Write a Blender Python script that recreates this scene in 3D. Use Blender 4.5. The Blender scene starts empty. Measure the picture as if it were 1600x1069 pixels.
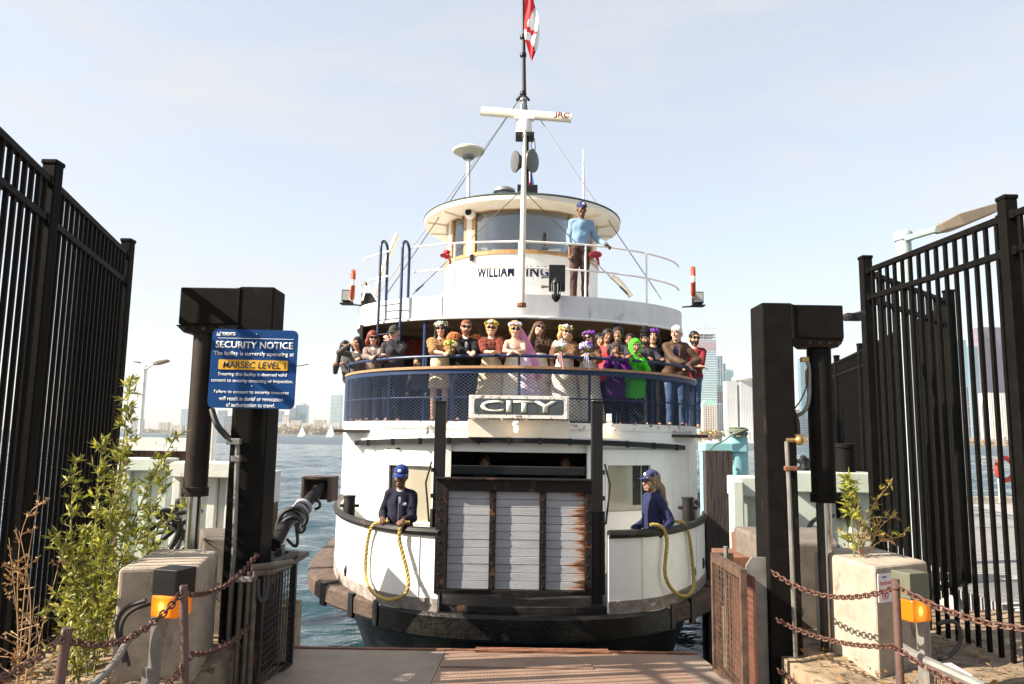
import bpy, bmesh, math, random
import numpy as np
from mathutils import Vector, Matrix

# ------------------------------------------------------------------ camera, sky, sun, exposure
S = bpy.context.scene
COL = S.collection
FPX, HOR, EYE = 1170.0, 148.5, 3.3            # focal length in photo pixels, horizon offset, eye height over the water
PITCH, ROLL = math.atan(HOR / FPX), math.radians(0.85)
FWD = np.array([0, math.cos(PITCH), math.sin(PITCH)])
UP0 = np.array([0, -math.sin(PITCH), math.cos(PITCH)])
RGT = math.cos(ROLL) * np.array([1.0, 0, 0]) + math.sin(ROLL) * UP0
UPV = -math.sin(ROLL) * np.array([1.0, 0, 0]) + math.cos(ROLL) * UP0
EYEP = np.array([0, 0, EYE])

cam_data = bpy.data.cameras.new('camera')
cam = bpy.data.objects.new('camera', cam_data)
COL.objects.link(cam)
cam_data.sensor_width = 36.0
cam_data.lens = FPX / 1600 * 36.0
cam_data.clip_start = 0.05
cam_data.clip_end = 20000
cam.matrix_world = Matrix(((RGT[0], UPV[0], -FWD[0], 0), (RGT[1], UPV[1], -FWD[1], 0), (RGT[2], UPV[2], -FWD[2], EYE), (0, 0, 0, 1)))
S.camera = cam

SUN_AZ, SUN_EL = 75.0, 36.0                   # degrees to the left of "behind the camera", and above the horizon
sv = Vector((-math.sin(math.radians(SUN_AZ)) * math.cos(math.radians(SUN_EL)),
             -math.cos(math.radians(SUN_AZ)) * math.cos(math.radians(SUN_EL)),
             math.sin(math.radians(SUN_EL))))
sun_data = bpy.data.lights.new('sun', 'SUN')
sun_data.energy = 4.7
sun_data.angle = math.radians(0.5)
sun_data.color = (1.0, 0.89, 0.74)
sun = bpy.data.objects.new('sun', sun_data)
COL.objects.link(sun)
sun.rotation_euler = sv.to_track_quat('Z', 'Y').to_euler()

world = bpy.data.worlds.new('World')
S.world = world
world.use_nodes = True
wn, wl = world.node_tree.nodes, world.node_tree.links
wn.clear()
w_out = wn.new('ShaderNodeOutputWorld')
w_bg = wn.new('ShaderNodeBackground')
w_bg.inputs['Strength'].default_value = 0.1
w_sky = wn.new('ShaderNodeTexSky')
w_sky.sky_type = 'NISHITA'
w_sky.sun_disc = False
w_sky.sun_elevation = math.radians(SUN_EL)
w_sky.sun_rotation = math.atan2(sv.x, sv.y)
w_sky.air_density = 1.0
w_sky.dust_density = 1.6
w_sky.ozone_density = 1.2
# thin wispy cloud, laid out by direction in the sky
w_tc = wn.new('ShaderNodeTexCoord')
w_map = wn.new('ShaderNodeMapping')
w_map.inputs['Scale'].default_value = (1.3, 1.3, 5.5)
w_map.inputs['Rotation'].default_value = (0.05, 0.12, 0.4)
w_n = wn.new('ShaderNodeTexNoise')
w_n.inputs['Scale'].default_value = 2.1
w_n.inputs['Detail'].default_value = 7
w_n.inputs['Roughness'].default_value = 0.55
w_n.inputs['Distortion'].default_value = 0.5
w_r = wn.new('ShaderNodeValToRGB')
w_r.color_ramp.elements[0].position = 0.42
w_r.color_ramp.elements[0].color = (.58, .58, .58, 1)
w_r.color_ramp.elements[1].position = 0.78
w_r.color_ramp.elements[1].color = (0.97, 0.97, 0.97, 1)
w_mix = wn.new('ShaderNodeMixRGB')
w_mix.inputs['Color2'].default_value = (2.75, 2.74, 2.7, 1)
wl.new(w_tc.outputs['Generated'], w_map.inputs['Vector'])
wl.new(w_map.outputs['Vector'], w_n.inputs['Vector'])
wl.new(w_n.outputs['Fac'], w_r.inputs['Fac'])
wl.new(w_r.outputs['Color'], w_mix.inputs['Fac'])
wl.new(w_sky.outputs['Color'], w_mix.inputs['Color1'])
wl.new(w_mix.outputs['Color'], w_bg.inputs['Color'])
wl.new(w_bg.outputs['Background'], w_out.inputs['Surface'])

S.render.engine = 'CYCLES'
S.view_settings.view_transform = 'Standard'
S.view_settings.look = 'None'
S.view_settings.exposure = 1.62
S.view_settings.gamma = 1.0
S.cycles.max_bounces = 8
S.cycles.volume_bounces = 0
S.cycles.transparent_max_bounces = 12

rnd = random.Random(7)
R = math.radians

# ------------------------------------------------------------------ measuring helpers
def _ray(px, py):
    return FWD + (px - 800) / FPX * RGT - (py - 534.5) / FPX * UPV
def spot(px, py, Y):                          # the point at depth Y seen at a photo pixel
    d = _ray(px, py)
    return EYEP + d * (Y / d[1])
def on_plane(px, py, z):
    d = _ray(px, py)
    return EYEP + d * ((z - EYE) / d[2])
def smooth_curve(pts, n=3):                   # Chaikin corner cutting, ends kept
    pts = [np.array(p, float) for p in pts]
    for _ in range(n):
        q = [pts[0]]
        for a, b in zip(pts[:-1], pts[1:]):
            q += [a * .75 + b * .25, a * .25 + b * .75]
        q.append(pts[-1])
        pts = q
    return np.array(pts)
def resample(c, step=None, n=None):
    c = np.array(c, float)
    s = np.r_[0, np.cumsum(np.linalg.norm(np.diff(c, axis=0), axis=1))]
    n = n or max(2, int(round(s[-1] / step)) + 1)
    t = np.linspace(0, s[-1], n)
    return np.stack([np.interp(t, s, c[:, i]) for i in range(c.shape[1])], 1)

# ------------------------------------------------------------------ materials
MATS = {}
def mat(name, col, rough=.6, metal=0., var=.12, scale=6., bump=0., bscale=60., spec=.5, rust=None, emit=None,
        stretch=None, coat=0., alpha=None, trans=0., sheen=0.):
    if name in MATS: return MATS[name]
    m = bpy.data.materials.new(name)
    m.use_nodes = True
    nt = m.node_tree; N = nt.nodes; L = nt.links
    b = N['Principled BSDF']
    tc = N.new('ShaderNodeTexCoord'); mp = N.new('ShaderNodeMapping')
    if stretch: mp.inputs['Scale'].default_value = stretch
    L.new(tc.outputs['Object'], mp.inputs['Vector'])
    n = N.new('ShaderNodeTexNoise')
    n.inputs['Scale'].default_value = scale; n.inputs['Detail'].default_value = 6; n.inputs['Roughness'].default_value = .62
    L.new(mp.outputs['Vector'], n.inputs['Vector'])
    r = N.new('ShaderNodeValToRGB')
    r.color_ramp.elements[0].position = .3; r.color_ramp.elements[1].position = .7
    lo = [max(0, c * (1 - var)) for c in col]; hi = [min(1, c * (1 + var)) for c in col]
    r.color_ramp.elements[0].color = (*lo, 1); r.color_ramp.elements[1].color = (*hi, 1)
    L.new(n.outputs['Fac'], r.inputs['Fac'])
    out = r.outputs['Color']
    if rust:                                  # (colour, amount 0..1, scale, stretch)
        rc, amt, rs, rst = rust
        m2 = N.new('ShaderNodeMapping'); m2.inputs['Scale'].default_value = rst
        L.new(tc.outputs['Object'], m2.inputs['Vector'])
        n2 = N.new('ShaderNodeTexNoise'); n2.inputs['Scale'].default_value = rs; n2.inputs['Detail'].default_value = 9
        n2.inputs['Roughness'].default_value = .68
        L.new(m2.outputs['Vector'], n2.inputs['Vector'])
        r2 = N.new('ShaderNodeValToRGB')
        p = .72 - .42 * amt
        r2.color_ramp.elements[0].position = p; r2.color_ramp.elements[1].position = min(1, p + .07)
        L.new(n2.outputs['Fac'], r2.inputs['Fac'])
        mx = N.new('ShaderNodeMixRGB'); mx.inputs['Color2'].default_value = (*rc, 1)
        L.new(r2.outputs['Color'], mx.inputs['Fac']); L.new(out, mx.inputs['Color1'])
        out = mx.outputs['Color']
    L.new(out, b.inputs['Base Color'])
    rr = N.new('ShaderNodeMapRange')
    rr.inputs['To Min'].default_value = max(0, rough - .1); rr.inputs['To Max'].default_value = min(1, rough + .1)
    L.new(n.outputs['Fac'], rr.inputs['Value']); L.new(rr.outputs['Result'], b.inputs['Roughness'])
    b.inputs['Metallic'].default_value = metal
    b.inputs['Specular IOR Level'].default_value = spec
    b.inputs['Coat Weight'].default_value = coat
    b.inputs['Transmission Weight'].default_value = trans
    if sheen: b.inputs['Sheen Weight'].default_value = sheen
    if alpha is not None: b.inputs['Alpha'].default_value = alpha
    if emit:
        b.inputs['Emission Color'].default_value = (*emit[0], 1); b.inputs['Emission Strength'].default_value = emit[1]
    if bump:
        nb = N.new('ShaderNodeTexNoise'); nb.inputs['Scale'].default_value = bscale; nb.inputs['Detail'].default_value = 5
        L.new(mp.outputs['Vector'], nb.inputs['Vector'])
        bp = N.new('ShaderNodeBump'); bp.inputs['Strength'].default_value = bump; bp.inputs['Distance'].default_value = .02
        L.new(nb.outputs['Fac'], bp.inputs['Height']); L.new(bp.outputs['Normal'], b.inputs['Normal'])
    MATS[name] = m
    return m

# ------------------------------------------------------------------ objects, names, labels
def tag(o, label=None, cat=None, group=None, kind=None):
    if label: o['label'] = label
    if cat: o['category'] = cat
    if group: o['group'] = group
    if kind: o['kind'] = kind
    return o
def thing(name, label, cat, loc=(0, 0, 0), group=None, rz=0):
    o = bpy.data.objects.new(name, None)
    COL.objects.link(o)
    o.empty_display_size = .2
    o.location = [float(v) for v in loc]
    o.rotation_euler = (0, 0, rz)
    return tag(o, label, cat, group)
def root_loc(o):
    while o.parent: o = o.parent
    return np.array(o.location)
def copy_tree(o, parent=None):
    c = o.copy(); COL.objects.link(c); c.parent = parent
    for ch in list(o.children): copy_tree(ch, c)
    return c

def np_mesh(name, V, Q, mats, idx=None, smooth=True):
    me = bpy.data.meshes.new(name)
    V = np.ascontiguousarray(V, np.float32); Q = np.ascontiguousarray(Q, np.int32)
    k = Q.shape[1]
    me.vertices.add(len(V)); me.vertices.foreach_set('co', V.ravel())
    me.loops.add(Q.size); me.loops.foreach_set('vertex_index', Q.ravel())
    me.polygons.add(len(Q)); me.polygons.foreach_set('loop_start', np.arange(0, Q.size, k, dtype=np.int32))
    if smooth: me.polygons.foreach_set('use_smooth', np.ones(len(Q), bool))
    for m in (mats if isinstance(mats, (list, tuple)) else [mats]): me.materials.append(m)
    if idx is not None: me.polygons.foreach_set('material_index', np.ascontiguousarray(idx, np.int32))
    me.update(calc_edges=True); me.validate()
    return me

def rotz(a):
    c, s = math.cos(a), math.sin(a)
    return np.array([[c, -s, 0], [s, c, 0], [0, 0, 1.]])
def frame(d, ref=(0, 0, 1)):
    d = np.array(d, float); d /= np.linalg.norm(d)
    ref = np.array(ref, float)
    if abs(d @ ref) > .98: ref = np.array([0, 1., 0]) if abs(d[1]) < .9 else np.array([1., 0, 0])
    a = np.cross(ref, d); a /= np.linalg.norm(a)
    return a, np.cross(d, a), d

class MB:
    """collects shapes and links them as one mesh object"""
    def __init__(s): s.v = []; s.f = []; s.m = []; s.cur = 0; s.cuts = []
    def mi(s, i): s.cur = i; return s
    def add(s, vs, fs):
        o = len(s.v); s.cuts.append((o, len(s.f))); s.v += [tuple(float(c) for c in p) for p in vs]
        for f in fs: s.f.append(tuple(o + i for i in f)); s.m.append(s.cur)
        return s
    def box(s, c, size, rot=None, az=0.):
        hx, hy, hz = [q / 2 for q in size]
        p = np.array([(x, y, z) for z in (-hz, hz) for y in (-hy, hy) for x in (-hx, hx)])
        if az: p = p @ rotz(az).T
        if rot is not None: p = p @ np.array(rot).T
        p = p + np.array(c, float)
        return s.add(p, [(0, 2, 3, 1), (4, 5, 7, 6), (0, 1, 5, 4), (2, 6, 7, 3), (0, 4, 6, 2), (1, 3, 7, 5)])
    def beam(s, a, b, w, h, ref=(0, 0, 1)):   # a square bar from a to b
        a = np.array(a, float); b = np.array(b, float)
        x, y, z = frame(b - a, ref)
        p = [q + x * sx * w / 2 + y * sy * h / 2 for q in (a, b) for sx, sy in ((-1, -1), (1, -1), (1, 1), (-1, 1))]
        return s.add(p, [(3, 2, 1, 0), (4, 5, 6, 7), (0, 1, 5, 4), (1, 2, 6, 5), (2, 3, 7, 6), (3, 0, 4, 7)])
    def tube(s, path, r, seg=8, closed=False, caps=True):
        P = np.array(path, float); n = len(P)
        rr = r if hasattr(r, '__len__') else [r] * n
        T = np.gradient(P, axis=0)
        if closed: T = np.roll(P, -1, 0) - np.roll(P, 1, 0)
        vs = []; x = None
        for i in range(n):
            d = T[i] / (np.linalg.norm(T[i]) + 1e-12)
            if x is None: x, _, _ = frame(d)
            x = x - d * (x @ d); x /= np.linalg.norm(x) + 1e-12
            y = np.cross(d, x)
            for k in range(seg):
                a = 2 * math.pi * k / seg
                vs.append(P[i] + rr[i] * (math.cos(a) * x + math.sin(a) * y))
        fs = []
        for i in range(n if closed else n - 1):
            for k in range(seg):
                j = (i + 1) % n
                fs.append((i * seg + k, i * seg + (k + 1) % seg, j * seg + (k + 1) % seg, j * seg + k))
        if caps and not closed:
            fs.append(tuple(range(seg - 1, -1, -1))); fs.append(tuple((n - 1) * seg + k for k in range(seg)))
        return s.add(vs, fs)
    def cyl(s, a, b, r, seg=16, r2=None):
        return s.tube([a, b], [r, r if r2 is None else r2], seg)
    def lathe(s, prof, c=(0, 0, 0), seg=24, axis=(0, 0, 1)):
        x, y, z = frame(axis); c = np.array(c, float)
        vs = []; fs = []
        for r, h in prof:
            for k in range(seg):
                a = 2 * math.pi * k / seg
                vs.append(c + z * h + r * (math.cos(a) * x + math.sin(a) * y))
        n = len(prof)
        for i in range(n - 1):
            for k in range(seg):
                fs.append((i * seg + k, i * seg + (k + 1) % seg, (i + 1) * seg + (k + 1) % seg, (i + 1) * seg + k))
        fs.append(tuple(range(seg - 1, -1, -1))); fs.append(tuple((n - 1) * seg + k for k in range(seg)))
        return s.add(vs, fs)
    def prism(s, poly, z0, z1):               # vertical prism over a plan polygon
        n = len(poly)
        vs = [(p[0], p[1], z0) for p in poly] + [(p[0], p[1], z1) for p in poly]
        fs = [tuple(range(n - 1, -1, -1)), tuple(range(n, 2 * n))]
        fs += [(i, (i + 1) % n, n + (i + 1) % n, n + i) for i in range(n)]
        return s.add(vs, fs)
    def extr(s, poly, o, ux, uy, depth):      # polygon in the plane (o, ux, uy), thickened by depth along ux x uy
        o, ux, uy = [np.array(q, float) for q in (o, ux, uy)]
        nrm = np.cross(ux, uy); n = len(poly)
        vs = [o + ux * a + uy * b for a, b in poly] + [o + ux * a + uy * b + nrm * depth for a, b in poly]
        fs = [tuple(range(n - 1, -1, -1)), tuple(range(n, 2 * n))]
        fs += [(i, (i + 1) % n, n + (i + 1) % n, n + i) for i in range(n)]
        return s.add(vs, fs)
    def ball(s, c, r, seg=12, rings=8, rot=None):
        r = np.array(r if hasattr(r, '__len__') else [r] * 3, float); c = np.array(c, float)
        vs = [np.array([0, 0, -1.])]
        for i in range(1, rings):
            t = -math.pi / 2 + math.pi * i / rings
            for k in range(seg):
                a = 2 * math.pi * k / seg
                vs.append(np.array([math.cos(t) * math.cos(a), math.cos(t) * math.sin(a), math.sin(t)]))
        vs.append(np.array([0, 0, 1.]))
        M = np.eye(3) if rot is None else np.array(rot)
        vs = [c + M @ (v * r) for v in vs]
        fs = []; top = len(vs) - 1
        for k in range(seg):
            fs.append((0, 1 + (k + 1) % seg, 1 + k))
            for i in range(rings - 2):
                a = 1 + i * seg; b = a + seg
                fs.append((a + k, a + (k + 1) % seg, b + (k + 1) % seg, b + k))
            a = 1 + (rings - 2) * seg
            fs.append((a + k, a + (k + 1) % seg, top))
        return s.add(vs, fs)
    def torus(s, c, R0, r, axis=(0, 0, 1), seg=20, rs=8, arc=(0, 2 * math.pi)):
        x, y, z = frame(axis); c = np.array(c, float)
        full = abs(arc[1] - arc[0] - 2 * math.pi) < 1e-6
        n = seg if full else seg + 1
        path = [c + R0 * (math.cos(t) * x + math.sin(t) * y) for t in [arc[0] + (arc[1] - arc[0]) * i / seg for i in range(n)]]
        return s.tube(path, r, rs, closed=full)
    def ribbon(s, curve, z0, z1, thick, inward=None):   # vertical slab following a plan curve
        c = np.array(curve, float)
        T = np.gradient(c, axis=0); T /= np.linalg.norm(T, axis=1)[:, None]
        Nn = np.stack([-T[:, 1], T[:, 0]], 1) * thick
        z0 = np.broadcast_to(z0, len(c)); z1 = np.broadcast_to(z1, len(c))
        vs = []
        for i in range(len(c)):
            a = c[i]; b = c[i] + Nn[i]
            vs += [(a[0], a[1], z0[i]), (a[0], a[1], z1[i]), (b[0], b[1], z1[i]), (b[0], b[1], z0[i])]
        fs = []
        for i in range(len(c) - 1):
            for k in range(4):
                fs.append((i * 4 + k, (i + 1) * 4 + k, (i + 1) * 4 + (k + 1) % 4, i * 4 + (k + 1) % 4))
        fs += [(3, 2, 1, 0), tuple((len(c) - 1) * 4 + k for k in range(4))]
        return s.add(vs, fs)
    def each(s, name, mats, parent, **k):     # one object per shape added
        c = s.cuts + [(len(s.v), len(s.f))]
        for (v0, f0), (v1, f1) in zip(c[:-1], c[1:]):
            q = MB(); q.v = s.v[v0:v1]; q.f = [tuple(i - v0 for i in f) for f in s.f[f0:f1]]; q.m = s.m[f0:f1]; q.build(name, mats, parent, **k)
    def build(s, name, mats, parent=None, smooth=False, bevel=0., local=False, loc=None, seg=2):
        V = np.array(s.v)
        if parent is not None: org = np.zeros(3) if local else root_loc(parent)
        else:
            org = np.array(loc, float) if loc is not None else np.array([(V[:, 0].min() + V[:, 0].max()) / 2, (V[:, 1].min() + V[:, 1].max()) / 2, V[:, 2].min()])
        me = bpy.data.meshes.new(name)
        me.from_pydata([tuple(p) for p in V - org], [], s.f)
        for m in (mats if isinstance(mats, (list, tuple)) else [mats]): me.materials.append(m)
        me.polygons.foreach_set('material_index', s.m)
        bm = bmesh.new(); bm.from_mesh(me); bmesh.ops.recalc_face_normals(bm, faces=bm.faces); bm.to_mesh(me); bm.free()
        if smooth: me.polygons.foreach_set('use_smooth', [True] * len(me.polygons))
        me.update()
        o = bpy.data.objects.new(name, me); COL.objects.link(o)
        if parent is not None: o.parent = parent
        else: o.location = org
        if bevel:
            b = o.modifiers.new('bevel', 'BEVEL'); b.width = bevel; b.segments = seg; b.limit_method = 'ANGLE'; b.angle_limit = R(35)
        if smooth:
            try: me.set_sharp_from_angle(angle=R(42))
            except Exception: pass
        return o

def lettering(name, text, m, parent, o, ux, uy, height, width=None, bold=.0, depth=.003, align='C', bend=None, name_mat=None, space=1.0):
    """text as thin raised letters: o = centre of the line, ux/uy = directions along and up"""
    cu = bpy.data.curves.new(name, 'FONT'); cu.body = text; cu.size = 1.0; cu.offset = bold; cu.extrude = 0.0
    cu.resolution_u = 3; cu.space_character = space
    t = bpy.data.objects.new(name, cu); COL.objects.link(t)
    dg = bpy.context.evaluated_depsgraph_get(); dg.update()
    me = bpy.data.meshes.new_from_object(t.evaluated_get(dg))
    bpy.data.objects.remove(t); bpy.data.curves.remove(cu)
    n = len(me.vertices); co = np.zeros(n * 3); me.vertices.foreach_get('co', co); co = co.reshape(-1, 3)
    lo, hi = co.min(0), co.max(0)
    sy = height / (hi[1] - lo[1]); sx = width / (hi[0] - lo[0]) if width else sy
    X = (co[:, 0] - (lo[0] + hi[0]) / 2) * sx; Y = (co[:, 1] - lo[1]) * sy - height / 2
    if align == 'L': X = X + (hi[0] - lo[0]) * sx / 2
    o, ux, uy = [np.array(q, float) for q in (o, ux, uy)]
    nrm = np.cross(ux, uy)
    if bend is None: V = o + X[:, None] * ux + Y[:, None] * uy
    else: V = np.array([bend(a, b) for a, b in zip(X, Y)])
    bm = bmesh.new(); bm.from_mesh(me)
    for v, p in zip(bm.verts, V): v.co = p
    bmesh.ops.recalc_face_normals(bm, faces=bm.faces)
    ex = bmesh.ops.extrude_face_region(bm, geom=bm.faces[:])
    nn = Vector(nrm)
    for g in ex['geom']:
        if isinstance(g, bmesh.types.BMVert): g.co += nn * depth
    bmesh.ops.recalc_face_normals(bm, faces=bm.faces)
    bm.to_mesh(me); bm.free()
    org = root_loc(parent) if parent is not None else o
    me.transform(Matrix.Translation(Vector(-org)))
    me.materials.clear(); me.materials.append(m)
    ob = bpy.data.objects.new(name, me); COL.objects.link(ob)
    if parent is not None: ob.parent = parent
    else: ob.location = org
    return ob

def catenary(a, b, sag, n=24):
    a = np.array(a, float); b = np.array(b, float)
    t = np.linspace(0, 1, n)[:, None]
    p = a + (b - a) * t
    p[:, 2] -= (4 * sag * t * (1 - t))[:, 0]
    return p
def chain_links(mb, path, L=.045, w=.03, r=.0052):
    P = resample(path, step=L * .78)
    for i in range(len(P) - 1):
        a, b = P[i], P[i + 1]
        d = (b - a) / np.linalg.norm(b - a); c = (a + b) / 2
        x, y, _ = frame(d)
        sdir = (x if i % 2 else y) * .8 + (y if i % 2 else -x) * .6
        q = []
        for k in range(12):
            t = 2 * math.pi * k / 12
            q.append(c + d * (math.cos(t) * w / 2 + math.copysign(L / 2 - w / 2, math.cos(t))) + sdir * math.sin(t) * w / 2)
        mb.tube(q, r, 5, closed=True)
    return mb
# ------------------------------------------------------------------ water
def water_material(name='lake_water', rough=.06):
    m = bpy.data.materials.new(name); m.use_nodes = True
    N = m.node_tree.nodes; L = m.node_tree.links; b = N['Principled BSDF']
    b.inputs['Base Color'].default_value = (.013, .036, .047, 1)
    b.inputs['Roughness'].default_value = rough; b.inputs['IOR'].default_value = 1.33
    tc = N.new('ShaderNodeTexCoord'); prev = None
    for sc, st, dist, rot in ((.35, .55, .5, .2), (1.3, .6, .16, -.3), (5.5, .5, .035, .5)):
        mp = N.new('ShaderNodeMapping'); mp.inputs['Scale'].default_value = (1, 1.9, 1); mp.inputs['Rotation'].default_value = (0, 0, rot)
        n = N.new('ShaderNodeTexNoise'); n.inputs['Scale'].default_value = sc; n.inputs['Detail'].default_value = 4; n.inputs['Distortion'].default_value = .6
        L.new(tc.outputs['Object'], mp.inputs['Vector']); L.new(mp.outputs['Vector'], n.inputs['Vector'])
        bp = N.new('ShaderNodeBump'); bp.inputs['Strength'].default_value = st; bp.inputs['Distance'].default_value = dist
        L.new(n.outputs['Fac'], bp.inputs['Height'])
        if prev: L.new(prev.outputs['Normal'], bp.inputs['Normal'])
        prev = bp
    L.new(prev.outputs['Normal'], b.inputs['Normal'])
    return m
def make_water():
    x = np.sinh(np.linspace(-3.4, 3.4, 381)) * 9.; y = 4 + (np.exp(np.linspace(0, 3.7, 380)) - 1) * 6.; x0, x1, y1 = x[0], x[-1], y[-1]
    X, Y = np.meshgrid(x, y, indexing='ij'); rs = np.random.RandomState(3)
    Zv = np.zeros_like(X)
    for k in range(26):
        lam = .7 * 1.13 ** k * (.8 + .4 * rs.rand()); lam = min(lam, 9)
        th = rs.normal(1.2, .55); ph = rs.rand() * 6.28
        Zv += .0075 * lam ** .75 * np.clip(1.6 - .012 * Y / lam ** .5, .25, 1) * np.sin(2 * math.pi * (X * math.cos(th) + Y * math.sin(th)) / lam + ph + .5 * np.sin(X * .7 + k) + .4 * np.sin(Y * .9 - k))
    edge = np.minimum(np.minimum(x1 - np.abs(X), Y - 4), y1 - Y); Zv *= np.clip(edge / 5, 0, 1)
    V = np.stack([X, Y, Zv], -1).reshape(-1, 3)
    idm = np.arange(len(V)).reshape(X.shape)
    Q = np.stack([idm[:-1, :-1], idm[1:, :-1], idm[1:, 1:], idm[:-1, 1:]], -1).reshape(-1, 4)
    n0 = len(V); B = 9000.
    ext = np.array([(-B, -B, 0), (B, -B, 0), (B, B, 0), (-B, B, 0), (x0, 4, 0), (x1, 4, 0), (x1, y1, 0), (x0, y1, 0)])
    Q2 = np.array([(0, 1, 5, 4), (1, 2, 6, 5), (2, 3, 7, 6), (3, 0, 4, 7)]) + n0
    me = np_mesh('water', np.r_[V, ext], np.r_[Q, Q2], [water_material(), water_material('far_lake_water', .3)], np.r_[np.zeros(len(Q), int), np.ones(4, int)])
    o = bpy.data.objects.new('water', me); COL.objects.link(o); tag(o, kind='structure')
make_water()

# ------------------------------------------------------------------ dock ground and ramp
M_SOIL = mat('dry_soil', (.21, .155, .1), .95, var=.4, scale=5, bump=.6, bscale=25, rust=((.08, .06, .03), .45, 9, (1, 1, 1)))
M_CONC = mat('old_concrete', (.36, .32, .26), .9, var=.22, scale=4, bump=.35, bscale=70, rust=((.16, .13, .1), .32, 3.2, (1, 1, .5)))
M_PAVE = mat('grey_paving', (.27, .26, .25), .9, var=.15, scale=2, bump=.2, bscale=90)
GZ = 1.68
def terrain(name, x0, x1, y0, y1, step, zf, m, base):
    nx = max(2, int((x1 - x0) / step) + 1); ny = max(2, int((y1 - y0) / step) + 1)
    X, Y = np.meshgrid(np.linspace(x0, x1, nx), np.linspace(y0, y1, ny), indexing='ij')
    V = np.stack([X, Y, zf(X, Y)], -1)
    idm = np.arange(nx * ny).reshape(nx, ny)
    Q = [np.stack([idm[:-1, :-1], idm[1:, :-1], idm[1:, 1:], idm[:-1, 1:]], -1).reshape(-1, 4)]
    V = V.reshape(-1, 3); ring = np.r_[idm[:, 0], idm[-1, 1:], idm[-2::-1, -1], idm[0, -2:0:-1]]
    low = V[ring].copy(); low[:, 2] = base
    n = len(V); k = len(ring); i = np.arange(k); j = (i + 1) % k
    Q.append(np.stack([ring[i], n + i, n + j, ring[j]], -1))
    me = np_mesh(name, np.r_[V, low], np.concatenate(Q), m, smooth=False)
    o = bpy.data.objects.new(name, me); COL.objects.link(o); return tag(o, kind='structure')
def bumpy(a, s):
    return lambda X, Y: GZ + a * (np.sin(X * 3.1 * s + 1.3 * np.sin(Y * 2.3 * s)) * np.sin(Y * 2.7 * s + X) + .5 * np.sin(X * 9 * s + Y * 7 * s))
terrain('ground', -9, -2.02, -4, 7.6, .12, bumpy(.03, 1), M_SOIL, -2)
terrain('ground', 2.1, 5.1, -4, 7.6, .12, bumpy(.02, 1), M_SOIL, -2)
terrain('ground', 5.1, 26, -4, 22, .8, lambda X, Y: GZ - .02 + 0 * X, M_PAVE, -2)
terrain('road', -2.02, 2.1, -6, 3.4, .5, lambda X, Y: GZ + 0 * X, M_PAVE, -1)

def tread_material(name, c, rustamt):
    m = bpy.data.materials.new(name); m.use_nodes = True
    N = m.node_tree.nodes; L = m.node_tree.links; b = N['Principled BSDF']
    tc = N.new('ShaderNodeTexCoord')
    n = N.new('ShaderNodeTexNoise'); n.inputs['Scale'].default_value = 2.2; n.inputs['Detail'].default_value = 8
    L.new(tc.outputs['Object'], n.inputs['Vector'])
    r = N.new('ShaderNodeValToRGB'); r.color_ramp.elements[0].position = .35; r.color_ramp.elements[1].position = .68
    r.color_ramp.elements[0].color = (*c, 1); r.color_ramp.elements[1].color = (*[q * 1.5 for q in c], 1)
    L.new(n.outputs['Fac'], r.inputs['Fac'])
    br = N.new('ShaderNodeTexBrick'); br.inputs['Scale'].default_value = 38; br.inputs['Mortar Size'].default_value = .12; br.inputs['Bias'].default_value = 0
    br.offset = 0; br.inputs['Brick Width'].default_value = 1.; br.inputs['Row Height'].default_value = 1.
    L.new(tc.outputs['Object'], br.inputs['Vector'])
    bp = N.new('ShaderNodeBump'); bp.inputs['Strength'].default_value = .9; bp.inputs['Distance'].default_value = .01; bp.invert = True
    L.new(br.outputs['Fac'], bp.inputs['Height']); L.new(bp.outputs['Normal'], b.inputs['Normal'])
    mx = N.new('ShaderNodeMixRGB'); mx.blend_type = 'MULTIPLY'; mx.inputs['Color2'].default_value = (.78, .75, .72, 1)
    L.new(br.outputs['Fac'], mx.inputs['Fac']); L.new(r.outputs['Color'], mx.inputs['Color1'])
    L.new(mx.outputs['Color'], b.inputs['Base Color'])
    b.inputs['Roughness'].default_value = .62; b.inputs['Metallic'].default_value = .25
    return m
M_TREAD = tread_material('worn_tread_plate', (.225, .18, .145), 0)
M_TREADR = tread_material('rusty_tread_plate', (.25, .165, .12), 1)
M_RUST = mat('rusty_steel', (.2, .085, .045), .85, metal=.2, var=.4, scale=14, bump=.4, bscale=60)
M_DKSTEEL = mat('dark_steel', (.016, .0145, .0135), .55, metal=.1, spec=.3, var=.5, scale=6, bump=.15, bscale=50, rust=((.11, .05, .028), .3, 6, (1, 1, .4)))
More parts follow.
